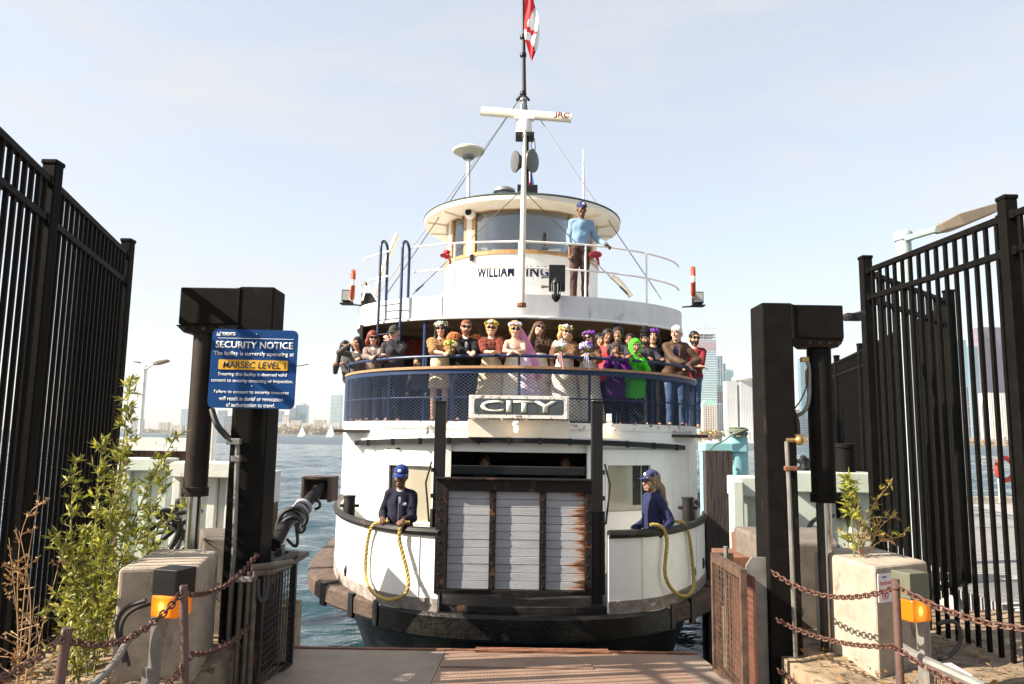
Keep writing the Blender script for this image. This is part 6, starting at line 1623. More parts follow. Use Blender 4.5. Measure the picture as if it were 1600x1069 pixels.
        for ax in range(3):
            u, w = [(1, 2), (2, 0), (0, 1)][ax]
            a = [slice(None)] * 3; b = [slice(None)] * 3; a[ax] = slice(0, -1); b[ax] = slice(1, None)
            E = np.argwhere(S_[tuple(a)] != S_[tuple(b)])
            E = E[(E[:, u] > 0) & (E[:, w] > 0) & (E[:, u] < n[u] - 1) & (E[:, w] < n[w] - 1)]
            def cell(du, dw):
                q = E.copy(); q[:, u] -= du; q[:, w] -= dw; return idm[q[:, 0], q[:, 1], q[:, 2]]
            f = np.stack([cell(1, 1), cell(0, 1), cell(0, 0), cell(1, 0)], 1); ins = S_[E[:, 0], E[:, 1], E[:, 2]]
            f[~ins] = f[~ins][:, ::-1]; Q.append(f)
        Q = np.concatenate(Q); Q = Q[(Q >= 0).all(1)]
        idx = None
        if pick is not None: C = V[Q].mean(1); idx = pick(C)
        return np_mesh(name, V, Q, mats, idx)

def rotx(a): c, s = math.cos(a), math.sin(a); return np.array([[1, 0, 0], [0, c, -s], [0, s, c]])
def roty(a): c, s = math.cos(a), math.sin(a); return np.array([[c, 0, s], [0, 1, 0], [-s, 0, c]])
def skin_mat(n, c): return mat('skin_' + n, c, .5, var=.1, scale=20, spec=.3)
SKIN = {'fair': skin_mat('fair', (.56, .33, .235)), 'tan': skin_mat('tan', (.48, .27, .17)), 'brown': skin_mat('brown', (.28, .14, .08)), 'dark': skin_mat('dark', (.15, .078, .05))}
LIPS = {'fair': mat('lips_fair', (.5, .14, .13), .4), 'tan': mat('lips_tan', (.38, .13, .1), .4), 'brown': mat('lips_brown', (.2, .07, .06), .4), 'dark': mat('lips_dark', (.13, .05, .04), .4)}
M_BROW = mat('dark_brow', (.04, .025, .018), .8); M_EYEW = mat('eye_white', (.7, .68, .65), .25); M_SHADES = mat('dark_sunglasses', (.008, .007, .008), .12); M_TEETH = mat('teeth', (.8, .77, .7), .3)
def cloth(n, c, rough=.85, var=.15, **k): return mat(n, c, rough, var=var, scale=14, bump=.45, bscale=22, spec=.12, **k)
HAIRM = {k: mat('hair_' + k, c, .55, var=.5, scale=9, stretch=(5, 5, .6), spec=.25) for k, c in dict(black=(.012, .01, .01), brown=(.075, .036, .018), red=(.17, .035, .02), blonde=(.45, .27, .1), white=(.68, .64, .58), grey=(.3, .27, .24), auburn=(.2, .07, .03), longgrey=(.22, .15, .1)).items()}

def fl(S_, e, sgn):  # finger chain directions etc. are built in person()
    pass
def person(label, at, H=1.7, yaw=0, lean=0, head=(0, 0, 0), hands=None, skin='fair', top=None, bottom=None, hair=None, hat=None, shades=False, glasses=False,
           beard=None, smile=False, w=1.0, child=False, vox=.0085, curl=1.0, hem=None, feet=True, group=None, elbow=None, palm=None, fdir=None, shift=(0, 0)):
    """at = floor point (x, y, z); hands = {'l': (x, y, z), 'r': ...} in the person's own axes: x to the picture right, -y forward, z up"""
    k = H / 1.75; hk = k * (1.26 if child else 1.07); lean = R(lean)
    root = thing('person', label, 'person', at, group, rz=R(yaw))
    piv = np.array([0, 0, .93 * k])
    def tor(p):
        p = np.array(p, float) * k; q = rotx(lean) @ (p - piv) + piv; q[:2] += np.array(shift) * max(0, (p[2] - .6 * k)) / (.8 * k); return q
    shw = .148 * w
    SH = {'l': tor((-shw, .01, 1.395)), 'r': tor((shw, .01, 1.395))}
    nb = tor((0, .015, 1.46)); hc0 = tor((0, .015, 1.46)) + rotx(lean * .45) @ np.array([0, -.03 * k, .165 * hk])
    HM = rotz(R(head[0])) @ rotx(-R(head[1])) @ roty(R(head[2]))
    hp = lambda x, y, z: hc0 + HM @ (np.array([x, y, z]) * hk)
    hands = hands or {}; W = {}; EL = {}; l1, l2 = .30 * k, .27 * k
    for s_, sg in (('l', -1), ('r', 1)):
        S0 = SH[s_]; T = np.array(hands.get(s_, tor((sg * .25, -.03, .84))), float)
        d = T - S0; L_ = np.linalg.norm(d)
        if L_ > (l1 + l2) * .985: T = S0 + d / L_ * (l1 + l2) * .985; d = T - S0; L_ = np.linalg.norm(d)
        hint = np.array((elbow or {}).get(s_, (sg * .34, .4, -1.)), float); u = d / L_; hint -= u * (hint @ u); hint /= np.linalg.norm(hint)
        ca = (l1 * l1 + L_ * L_ - l2 * l2) / (2 * l1 * L_); ca = max(-1, min(1, ca))
        EL[s_] = S0 + u * l1 * ca + hint * l1 * math.sqrt(1 - ca * ca); W[s_] = T
    hip = {'l': np.array([-.09, 0, .9]) * k, 'r': np.array([.09, 0, .9]) * k}
    kn = {'l': np.array([-.1, -.02, .5]) * k, 'r': np.array([.1, -.02, .5]) * k}; an = {'l': np.array([-.105, .02, .085]) * k, 'r': np.array([.105, .02, .085]) * k}
    allp = np.array([*SH.values(), *W.values(), *EL.values(), hc0 + np.array([0, 0, .22 * hk]), hc0, np.array([-.22, -.25, 0]) * k, np.array([.22, .18, 0]) * k, tor((.26, .2, 1.3)), tor((-.26, -.2, 1.2))])
    lo, hi = allp.min(0) - .2 * k, allp.max(0) + .2 * k; lo[2] = -.02
    # ---- body
    F = Field(lo, hi, vox)
    F.ell(tor((0, 0, .95)), np.array([.16 * w, .105, .13]) * k, k=.04); F.ell(tor((0, -.01, 1.12)), np.array([.135 * w, .1, .17]) * k, k=.05); F.ell(tor((0, 0, 1.3)), np.array([.155 * w, .105, .16]) * k, rotx(lean), k=.05)
    for s_ in 'lr': F.cap(SH[s_] * .9 + nb * .1, nb - np.array([0, 0, .03 * k]), .052 * k, .05 * k, k=.04)
    F.cap(nb - np.array([0, 0, .05 * k]), hp(0, .02, -.05), .054 * k, .047 * hk, k=.03)
    for s_ in 'lr':
        F.cap(hip[s_], kn[s_], .085 * k * w, .055 * k, k=.04); F.cap(kn[s_], an[s_], .054 * k, .036 * k, k=.02); F.cap(an[s_], an[s_] + np.array([0, -.13, -.045]) * k, .036 * k, .028 * k, k=.02)
        F.cap(SH[s_], EL[s_], .048 * k, .038 * k, k=.03); F.cap(EL[s_], W[s_], .038 * k, .026 * k, k=.015)
    # head
    F.ell(hp(0, .018, .032), np.array([.074, .092, .086]) * hk, HM, k=.02); F.ell(hp(0, -.018, -.035), np.array([.058, .07, .082]) * hk, HM, k=.03)
    F.cap(hp(-.02, -.062, -.098), hp(.02, -.062, -.098), .02 * hk, k=.025)
    for sg in (-1, 1):
        F.ell(hp(sg * .04, -.062, -.03), np.array([.022, .022, .024]) * hk, HM, k=.02)
        F.ell(hp(sg * .031, -.098, .012), np.array([.017, .014, .011]) * hk, HM, k=.012, sub=True)
        F.ell(hp(sg * .077, .012, -.008), np.array([.01, .02, .031]) * hk, HM, k=.008)
    F.cap(hp(-.045, -.076, .036), hp(.045, -.076, .036), .013 * hk, k=.015)
    F.cap(hp(0, -.085, .012), hp(0, -.108, -.03), .008 * hk, .0135 * hk, k=.012); F.cap(hp(-.012, -.098, -.034), hp(.012, -.098, -.034), .009 * hk, k=.008)
    F.cap(hp(-.018, -.084, -.066), hp(.018, -.084, -.066), .009 * hk, k=.008)
    # hands
    fr = {}
    for s_, sg in (('l', -1), ('r', 1)):
        fd = W[s_] - EL[s_]; fd /= np.linalg.norm(fd)
        if fdir and s_ in fdir: fd = fd * .3 + np.array(fdir[s_], float); fd /= np.linalg.norm(fd)
        pn = np.array((palm or {}).get(s_, (0, -.25, -1.)), float); pn -= fd * (pn @ fd); pn /= np.linalg.norm(pn); sd = np.cross(fd, pn)
        inner = sd if sd[0] * sg < 0 else -sd           # thumb side: towards the body's middle
        c = W[s_]; hs = k * (1.0 if not child else 1.0)
        F.cap(c, c + fd * .03 * hs, .025 * hs, .027 * hs, k=.015)
        for t in (-.026, -.009, .009, .026): F.cap(c + fd * .02 * hs + inner * t * .7 * hs, c + fd * .085 * hs + inner * t * hs, .0145 * hs, .0125 * hs, k=.012)
        for t, L_ in ((.030, .072), (.0105, .082), (-.0095, .077), (-.0285, .06)):
            p = c + fd * .085 * hs + inner * t * hs; a_ = .25 * curl
            for j, fq in enumerate((.45, .32, .26)):
                dv_ = fd * math.cos(a_) + pn * math.sin(a_); e = p + dv_ * L_ * fq * hs; F.cap(p, e, (.0098 - .0007 * j) * hs, (.0092 - .0009 * j) * hs, k=.003); p = e; a_ += .5 * curl
        p = c + fd * .03 * hs + inner * .028 * hs
        for j, (L_, a_) in enumerate(((.04, .75), (.028, .35))):
            dv_ = fd * math.cos(a_) + inner * math.sin(a_) + pn * .25 * curl; dv_ /= np.linalg.norm(dv_); e = p + dv_ * L_ * hs; F.cap(p, e, (.0125 - .002 * j) * hs, (.011 - .002 * j) * hs, k=.006); p = e
        fr[s_] = (fd, pn)
    def face_pick(C):
        q = ((C - hc0) @ HM) / hk; f = q[:, 1] < -.055; idx = np.zeros(len(C), int)
        idx[f & (np.abs(q[:, 0]) < .026) & (np.abs(q[:, 2] + .066) < .0095)] = 1
        if smile: idx[f & (np.abs(q[:, 0]) < .02) & (np.abs(q[:, 2] + .064) < .0055)] = 3
        idx[f & (np.abs(np.abs(q[:, 0]) - .033) < .02) & (np.abs(q[:, 2] - .036) < .0065)] = 2
        return idx
    bo = bpy.data.objects.new('body', F.mesh('body', [SKIN[skin], LIPS[skin], M_BROW, M_TEETH], face_pick)); COL.objects.link(bo); bo.parent = root
    def piece(name, f, mats, pick=None, parent=root):
        me = f.mesh(name, mats, pick)
        if me is None: return None
        o = bpy.data.objects.new(name, me); COL.objects.link(o); o.parent = parent; return o
    def small(name, mbx, m, smooth=True): return mbx.build(name, m, root, smooth=smooth, local=True)
    # eyes or glasses
    if not shades:
        for sg in (-1, 1):
            e = MB().mi(0).ball(hp(sg * .031, -.079, .012), .0108 * hk, 10, 8); e.mi(1).ball(hp(sg * .031, -.0835, .0115), .0082 * hk, 8, 6); small('eye', e, [M_EYEW, M_BROW])
    if shades or glasses:
        g = MB()
        for sg in (-1, 1):
            cx = hp(sg * .034, -.099, .011)
            if shades: g.ball(cx, np.array([.03, .008, .024]) * hk, 12, 8, rot=HM)
            else: g.torus(cx, .024 * hk, .0022 * hk, HM @ np.array([0, 1, 0]), 16, 5)
            g.cyl(hp(sg * .062, -.094, .016), hp(sg * .079, .012, .012), .0032 * hk, 5)
        g.cyl(hp(-.01, -.104, .016), hp(.01, -.104, .016), .0035 * hk, 5); small('sunglasses' if shades else 'glasses', g, M_SHADES if shades else M_BLK)
    v2 = max(vox * 1.15, .0095)
    # ---- hair
    if hair:
        style, hm = hair; hlo = hc0 - np.array([.3, .25, .6 * (1 if style in ('long', 'pony') else .5)]) * hk; hhi = hc0 + np.array([.3, .3, .25]) * hk
        f = Field(hlo, hhi, .0075 if vox > .007 else .006)
        up = .006 if style == 'short' else .012
        f.ell(hp(0, .024, .038), (np.array([.08, .097, .088]) + up) * hk, HM, k=.01)
        if style != 'short': f.ell(hp(0, .04, -.02), np.array([.082, .075, .09]) * hk, HM, k=.03)
        else: f.ell(hp(0, .045, -.02), np.array([.073, .062, .075]) * hk, HM, k=.03)
        if style in ('bob', 'long'):
            zl = {'bob': -.13, 'long': -.30}[style]
            for sg in (-1, 1):
                f.cap(hp(sg * .072, .015, .05), hp(sg * .09, .012, zl * .55), .026 * hk, .038 * hk, k=.03); f.cap(hp(sg * .09, .012, zl * .55), hp(sg * .09, -.03 if style == 'long' else .0, zl), .038 * hk, .026 * hk, k=.03)
            f.cap(hp(0, .06, 0), hp(0, .075, zl * .8), .075 * hk, .055 * hk, k=.04)
        if style == 'bun': f.ell(hp(0, .115, .05), np.array([.045, .04, .045]) * hk, HM, k=.02)
        if style == 'updo': f.ell(hp(0, .06, .1), np.array([.07, .06, .045]) * hk, HM, k=.03)
        if style == 'pony':
            f.cap(hp(.0, .095, -.0), hp(0, .15, -.1), .035 * hk, .045 * hk, k=.03); f.cap(hp(0, .15, -.1), hp(.0, .19, -.3), .05 * hk, .045 * hk, k=.03); f.cap(hp(0, .19, -.3), hp(0, .2, -.5), .045 * hk, .015 * hk, k=.03)
        fc = -.0 if style == 'short' else -.012
        f.ell(hp(0, -.1, -.035), np.array([.066, .095, .105]) * hk, HM, k=.012, sub=True); f.ell(hp(0, -.125, .03), np.array([.075, .06, .05]) * hk, HM, k=.01, sub=True)
        if style == 'short': f.cap(hp(-.1, .0, -.05), hp(.1, .0, -.05), .042 * hk, k=.01, sub=True); f.cap(hp(-.1, -.05, -.07), hp(.1, -.05, -.07), .06 * hk, k=.01, sub=True)
        f.folds(.0035 * hk, (95, 95, 7), len(label)); piece('hair', f, HAIRM[hm])
    if beard:
        f = Field(hc0 - .2 * hk, hc0 + .2 * hk, .0075); f.ell(hp(0, -.022, -.062), np.array([.064, .075, .07]) * hk, HM, k=.01); f.half(hp(0, 0, -.03), HM @ np.array([0, 0, 1.])); f.ell(hp(0, -.11, -.066), np.array([.026, .04, .012]) * hk, HM, k=.004, sub=True)
        f.half(hp(0, .0, 0), HM @ np.array([0, 1., .1])); f.folds(.002, (120, 120, 60)); piece('beard', f, HAIRM[beard])
    # ---- hats
    if hat:
        kind, hmats = hat[0], hat[1:]
        if kind == 'cap':
            f = Field(hc0 - np.array([.2, .35, .1]) * hk, hc0 + np.array([.2, .25, .25]) * hk, .006)
            f.ell(hp(0, .018, .05), np.array([.088, .107, .09]) * hk, HM, k=0); f.half(hp(0, 0, .044), HM @ np.array([0, .12, -1.])); 
            f.ell(hp(0, .05, .0), np.array([.08, .075, .06]) * hk, HM, k=0, sub=True) if False else None
            b_ = piece('cap', f, hmats[0]); bm_ = MB(); top_, bot = [], []
            for i in range(9):
                for j in range(5):
                    u = (i / 8 - .5) * 2; vv = j / 4; x = u * .078 * (1 - .12 * vv); y = -.075 - (1 - u * u) ** .5 * .02 - vv * .078 * (1 - .35 * u * u); z = .05 - .014 * u * u - .012 * vv - .012 * vv * u * u
                    top_.append(hp(x, y, z)); bot.append(hp(x, y, z - .005))
            n_ = 45; fs = []
            for i in range(8):
                for j in range(4): a = i * 5 + j; fs += [(a, a + 5, a + 6, a + 1), (n_ + a, n_ + a + 1, n_ + a + 6, n_ + a + 5)]
            for i in range(8): fs += [(i * 5 + 4, i * 5 + 9, n_ + i * 5 + 9, n_ + i * 5 + 4), (i * 5, n_ + i * 5, n_ + i * 5 + 5, i * 5 + 5)]
            bm_.add(top_ + bot, fs); small('cap_brim', bm_, hmats[-1]); small('cap_button', MB().ball(hp(0, .018, .142), .008 * hk, 8, 5), hmats[0])
            if len(hmats) > 2: small('cap_badge', MB().ball(hp(0, -.082, .085), np.array([.024, .012, .02]) * hk, 8, 6, rot=HM), hmats[1])
        if kind == 'turban':
            f = Field(hc0 - np.array([.2, .25, .12]) * hk, hc0 + np.array([.2, .25, .32]) * hk, .0075)
            for z, rx, ry, tl in ((.055, .094, .11, .35), (.085, .099, .112, -.4), (.115, .096, .106, .3), (.145, .086, .096, -.35), (.175, .07, .08, .2), (.195, .05, .058, 0)): f.ell(hp(0, .02, z), np.array([rx, ry, .034]) * hk, HM @ roty(tl), k=.008)
            f.folds(.002, (60, 60, 70)); piece('turban', f, hmats[0])
        if kind == 'flowers':
            rs = np.random.RandomState(len(label)); fm = MB()
            for i in range(26):
                t = 2 * math.pi * i / 26; c_ = hp(.087 * math.sin(t), .02 - .104 * math.cos(t), .078 + .016 * math.cos(t) + rs.normal(0, .006)); fm.mi(rs.randint(0, len(hmats)))
                for q in range(4): fm.ball(c_ + rs.normal(0, .011, 3) * hk, (.012 + .007 * rs.rand()) * hk, 6, 4)
            small('flower_crown', fm, list(hmats))
        if kind == 'hood':
            f = Field(hc0 - np.array([.25, .25, .3]) * hk, hc0 + np.array([.25, .25, .25]) * hk, .008); f.ell(hp(0, .025, .025), np.array([.105, .118, .122]) * hk, HM, k=0); f.cap(hp(0, .03, -.03), nb + np.array([0, .02, .0]), .1 * hk, .1 * hk, k=.04)
            f.ell(hp(0, -.13, -.015), np.array([.074, .11, .1]) * hk, HM, k=.012, sub=True); f.folds(.0025, (40, 40, 30)); piece('hood', f, hmats[0])
    # ---- upper garment
    def torso(f, g, kk=.05, z0=.95, hips=True):
        if hips: f.ell(tor((0, 0, .95)), np.array([.16 * w + g, .105 + g, .13]) * k, k=kk)
        f.ell(tor((0, -.012, 1.12)), np.array([.135 * w + g * 1.2, .1 + g * 1.2, .18]) * k, k=kk); f.ell(tor((0, 0, 1.3)), np.array([.145 * w + g * .8, .1 + g, .165]) * k, rotx(lean), k=kk)
        for s_ in 'lr': f.cap(SH[s_] * .9 + nb * .1, nb - np.array([0, 0, .045 * k]), (.05 + g * .8) * k, (.052 + g * .6) * k, k=.03)
        f.cap(nb - np.array([0, 0, .08 * k]), nb - np.array([0, 0, .01 * k]), .075 * k, .062 * k, k=.03)
    if top:
        kind, m_ = top[0], top[1]; opt = top[2] if len(top) > 2 else {}
        g = opt.get('g', .02); f = Field(lo, hi, v2); zh = opt.get('hem', .86)
        if kind in ('jacket', 'shirt'):
            torso(f, g, hips=zh < .98)
            if zh < .82:
                for s_ in 'lr': f.cap(hip[s_], hip[s_] + (kn[s_] - hip[s_]) * .5, (.098 + g) * k, (.1 + g) * k, k=.08)
            for s_ in 'lr':
                sl = opt.get('sleeve', .93); wp = EL[s_] + (W[s_] - EL[s_]) * (sl if sl > 0 else 0)
                f.cap(SH[s_], EL[s_], (.046 + g * .8) * k, (.04 + g * .8) * k, k=.014)
                if sl > 0: f.cap(EL[s_], wp, (.041 + g * .8) * k, (.03 + g * .7) * k, k=.008); f.cap(wp - (W[s_] - EL[s_]) * .04, wp, (.034 + g * .7) * k, k=.004)
            f.folds(opt.get('fold', .0055) * k, (22, 22, 12), len(label)); f.half((0, 0, zh * k), (0, 0, -1))
            if opt.get('neck', 'crew') == 'crew': f.ell(tor((0, -.05, 1.50)), np.array([.062, .07, .055]) * k, k=.01, sub=True)
            else: f.cap(tor((0, -.14, 1.5)), tor((0, -.15, opt.get('v', 1.22))), .07 * k, .02 * k, k=.012, sub=True); f.ell(tor((0, -.05, 1.50)), np.array([.062, .07, .055]) * k, k=.01, sub=True)
            if opt.get('collar'): f.cap(tor((-.06, -.03, 1.47)), tor((.06, -.03, 1.47)), .026 * k, k=.02); f.cap(tor((-.07, .05, 1.49)), tor((.07, .05, 1.49)), .024 * k, k=.02); f.ell(tor((0, -.03, 1.54)), np.array([.058, .075, .06]) * k, k=.01, sub=True)
            mats = [m_] + list(opt.get('extra', [])); pk = opt.get('pick')
            piece('jacket' if kind == 'jacket' else 'shirt', f, mats, (lambda C: pk(C / k, (C - hc0) / k)) if pk else None)
            if opt.get('inner'):
                f = Field(lo, hi, v2); torso(f, .006); f.half((0, 0, 1.0 * k), (0, 0, -1)); f.ell(tor((0, -.05, 1.52)), np.array([.05, .06, .05]) * k, k=.01, sub=True); f.half((0, .0, 0), (0, 1, 0)); piece('inner_shirt', f, opt['inner'])
            if opt.get('zip'): small('zip', MB().tube([tor((0, -.125 - g, 1.38)), tor((0, -.135 - g, 1.1)), tor((0, -.128 - g, .92))], .006 * k, 5), opt['zip'])
        if kind == 'gown':                     # strapless bodice and a full skirt
            torso(f, .010, hips=False); f.half(tor((0, 0, 1.345)), rotx(lean) @ np.array([0, .12, 1.])); f.cap(tor((0, 0, 1.12)), tor((0, .02, .85)), .13 * w * k, .2 * k, k=.08); f.cap(tor((0, .02, .85)), (0, .04, .12 * k), .2 * k, opt.get('flare', .33) * k, k=.1)
            f.folds(.006, (34, 34, 3), len(label)); f.half((0, 0, opt.get('hem', .06) * k), (0, 0, -1)); piece('gown', f, m_)
        if kind == 'knee_dress':
            torso(f, .012, hips=False); f.cap(tor((0, 0, 1.0)), (0, .0, .62 * k), .145 * w * k, .2 * k, k=.08); f.folds(.005, (34, 34, 3), len(label)); f.half((0, 0, .6 * k), (0, 0, -1)); f.half(tor((0, 0, 1.36)), rotx(lean) @ np.array([0, 0, 1.])); piece('dress', f, m_)
    if opt_fur := (top[2].get('fur') if top and len(top) > 2 else None):
        f = Field(lo, hi, v2); zf = top[2].get('furz', 1.08)
        f.cap(SH['l'], SH['r'], .08 * k, k=.05); f.ell(tor((0, .0, 1.3)), np.array([.18 * w, .145, .15]) * k, k=.05)
        for s_ in 'lr': f.cap(SH[s_], SH[s_] + (EL[s_] - SH[s_]) * .95, .085 * k, .08 * k, k=.05)
        f.folds(.007, (43, 51, 33), len(label)); f.folds(.005, (97, 83, 71), 3); f.folds(.003, (171, 193, 120), 5); f.half(tor((0, 0, zf)), (0, 0, -1)); f.cap(tor((0, -.19, 1.5)), tor((0, -.2, 1.3)), .085 * k, .03 * k, k=.015, sub=True); f.ell(tor((0, -.03, 1.52)), np.array([.075, .08, .07]) * k, k=.015, sub=True)
        piece('fur_stole', f, opt_fur)
    # ---- lower garment
    if bottom:
        f = Field(lo, (hi[0], hi[1], 1.15 * k), v2)
        f.ell(tor((0, 0, .95)), np.array([.168 * w, .115, .13]) * k, k=.04)
        for s_ in 'lr': f.cap(hip[s_], kn[s_], .1 * k * w, .072 * k, k=.04); f.cap(kn[s_], an[s_] + np.array([0, 0, -.02 * k]), .07 * k, .06 * k, k=.02)
        f.folds(.004 * k, (20, 20, 16), len(label)); f.half(tor((0, 0, 1.02)), (0, 0, 1)); piece('trousers', f, bottom)
    if feet:
        for s_ in 'lr':
            f = Field(an[s_] + np.array([-.1, -.3, -.12]) * k, an[s_] + np.array([.1, .12, .1]) * k, .009); a = an[s_]
            f.cap(a + np.array([0, .02, -.035]) * k, a + np.array([0, -.12, -.05]) * k, .045 * k, .04 * k, k=.02); f.cap(a, a + np.array([0, 0, -.04]) * k, .043 * k, k=.02); f.half((0, 0, .004), (0, 0, -1)); piece('shoe', f, M_SHOE)
    root['hand_l'] = [float(q) for q in W['l']]; root['hand_r'] = [float(q) for q in W['r']]
    return root, dict(hp=hp, W=W, tor=tor, EL=EL, SH=SH, nb=nb, k=k, small=small, piece=piece, lo=lo, hi=hi, HM=HM, hk=hk, fr=fr)
M_SHOE = mat('brown_leather_shoe', (.05, .025, .015), .4)

def upper(px, ptop, off=.34, z=3.5, hatpad=0., leanc=0., base=UPP):
    """floor point and height of a passenger whose head top shows at the pixel, standing off metres behind the rail"""
    p = on_curve(px, ptop, base, off); return np.array([p[0], p[1], z]), p[2] - z - hatpad
def rail_hands(at, lx, rx, z=4.57, yaw=0., base=None):
    """hand targets on the blue rail, lx and rx are world offsets from the person's x"""
    M = rotz(-R(yaw)); out = {}
    for s_, dx in (('l', lx), ('r', rx)):
        if dx is None: continue
        x = at[0] + dx; y = curve_y(UPP, x) + .02; v = np.array([x, y, z + .03]) - at; out[s_] = tuple(M @ v)
    return out
C_TAUPE = cloth('taupe_jacket', (.2, .15, .135)); C_GREYJ = cloth('charcoal_jacket', (.045, .042, .05)); C_DKNAVY = cloth('dark_navy_fleece', (.018, .018, .032)); C_NAVY = cloth('navy_sweatshirt', (.022, .028, .07)); C_BLACK = cloth('black_cloth', (.012, .012, .013))
C_WHITE = cloth('white_shirt', (.75, .74, .72)); C_IVORY = cloth('ivory_satin', (.72, .66, .56), .5); C_PALEGOLD = cloth('champagne_dress', (.6, .5, .32), .6); C_LILAC = cloth('pale_lilac_tulle', (.7, .56, .7), .7); C_SKY = cloth('light_blue_jumper', (.19, .3, .42)); C_BROWNT = cloth('brown_trousers', (.085, .05, .045))
C_JEANS = cloth('blue_jeans', (.06, .1, .2), rust=((.14, .2, .32), .3, 4, (1, 1, .5))); C_BRLEATH = cloth('brown_leather', (.075, .045, .03), .5); C_GREEN = cloth('lime_green_hoodie', (.07, .52, .03), .8); C_PURPLE = cloth('purple_coat', (.06, .008, .11)); C_REDD = cloth('coral_red_dress', (.6, .07, .08)); C_DKGREY = cloth('dark_grey_knit', (.05, .045, .05)); C_GREYSL = cloth('grey_sleeve', (.1, .095, .09))
C_SHADE = cloth('grey_shirt', (.3, .33, .38)); C_PLAID = cloth('dark_red_plaid', (.2, .025, .03), rust=((.03, .02, .03), .4, 14, (1, 1, 1))); C_BLUECAP = cloth('royal_blue_cap', (.02, .04, .17)); C_NAVYCAP = cloth('navy_cap', (.04, .045, .12)); C_GREYCAP = cloth('grey_flat_cap', (.06, .058, .055)); C_ROYAL = cloth('royal_blue_shirt', (.025, .03, .13))
F_GOLD = mat('golden_brown_fur', (.36, .19, .075), .95, var=.5, scale=9, bump=1., bscale=110, stretch=(1, 1, 2.5)); F_RED = mat('red_brown_fur', (.16, .03, .015), .95, var=.5, scale=9, bump=1., bscale=110); F_DARK = mat('dark_brown_fur', (.06, .03, .016), .95, var=.5, scale=9, bump=1., bscale=110); F_MID = mat('mid_brown_fur', (.17, .085, .035), .95, var=.5, scale=9, bump=1., bscale=110); F_FOX = mat('orange_fox_fur', (.42, .14, .04), .95, var=.5, scale=9, bump=1., bscale=110)
P_WH = mat('white_petals', (.8, .78, .74), .8); P_YE = mat('yellow_petals', (.75, .6, .06), .8); P_PU = mat('purple_petals', (.2, .05, .42), .8); P_GR = mat('sprig_green', (.12, .2, .04), .8); P_PK = mat('pink_petals', (.75, .35, .42), .8); P_LB = mat('pale_blue_petals', (.5, .55, .75), .8)

# ---- crew
b = on_curve(625, 818, BUL_L, .34); zt_ = spot(624, 724, b[1])[2]; b[2] = 1.26
def deck_hands(at, ps):
    out = {}
    for s_, (px, py) in ps.items():
        c_ = BUL_L if px < 800 else BUL_R; q = on_curve(px, py, c_, .03); out[s_] = tuple(np.array([q[0], q[1], 2.31]) - at)
    return out
crew1, ci = person('deckhand in a blue cap and dark jacket holding the yellow rope at the bulwark', b, zt_ - b[2] - .045, yaw=0, lean=4, head=(-4, -12, 3), hands=deck_hands(b, {'l': (598, 808), 'r': (631, 810)}), skin='dark', w=1.0, vox=.0068,
       top=('jacket', C_DKNAVY, dict(g=.026, hem=.84, neck='v', v=1.16, inner=C_SHADE, zip=M_GREYM, fold=.005)), bottom=C_BLACK, hair=('short', 'grey'), hat=('cap', C_BLUECAP, M_RINGW, C_BLUECAP), curl=1.5)
ci['small']('jacket_badge', MB().ball(ci['tor']((.075, -.137, 1.3)), np.array([.03, .008, .022]), 8, 6), mat('pale_embroidery', (.4, .45, .6), .8))
b = on_curve(1022, 822, BUL_R, .32); zt_ = spot(1014, 732, b[1])[2]; b[2] = 1.26
crew2, ci = person('deckhand in navy cap and sweatshirt with a long ponytail at the right bulwark', b, zt_ - b[2] - .045, yaw=-68, lean=3, head=(4, -2, 0), skin='tan', vox=.0068, elbow={'r': (.5, .7, -1)}, hands={'l': (-.15, -.2, .93), 'r': (.25, -.12, .9)},
       top=('jacket', C_NAVY, dict(g=.022, hem=.86, fold=.006, collar=True)), bottom=C_BLACK, hair=('pony', 'longgrey'), hat=('cap', C_NAVYCAP, M_RINGW, C_NAVYCAP), glasses=True, beard='longgrey', curl=1.3)
a_ = spot(905, 460, 14.95); zt_ = spot(908, 316, 14.95)[2]
mid = top_pt(947, 7.18, .06); mw_ = np.array([mid[0], mid[1], 7.2]) - np.array([a_[0], a_[1], 6.06])
person('man in a light blue jumper, brown trousers and navy cap before the wheelhouse', (a_[0], a_[1], 6.06), zt_ - 6.06 - .045, yaw=6, lean=4, head=(8, -10, 0), skin='dark', w=1.1, vox=.0075, shift=(.03, 0),
       hands={'r': tuple(rotz(-R(6)) @ mw_), 'l': (-.22, -.08, .86)}, top=('shirt', C_SKY, dict(g=.022, hem=.97, fold=.006)), bottom=C_BROWNT, hat=('cap', C_NAVYCAP, P_WH, C_NAVYCAP), curl=1.4)
a_ = spot(766, 372, 16.9); zt_ = spot(766, 352, 16.9)[2]
person('captain in a dark jacket and cap seen dimly behind the wheelhouse window', (a_[0], 16.95, 6.1), min(1.75, zt_ - 6.1), lean=5, skin='tan', vox=.011, hands={'l': (-.2, -.4, 1.1), 'r': (.2, -.4, 1.1)}, top=('jacket', C_GREYJ, dict()), bottom=C_BLACK, hair=('short', 'grey'), hat=('cap', C_NAVYCAP, C_NAVYCAP), feet=False)

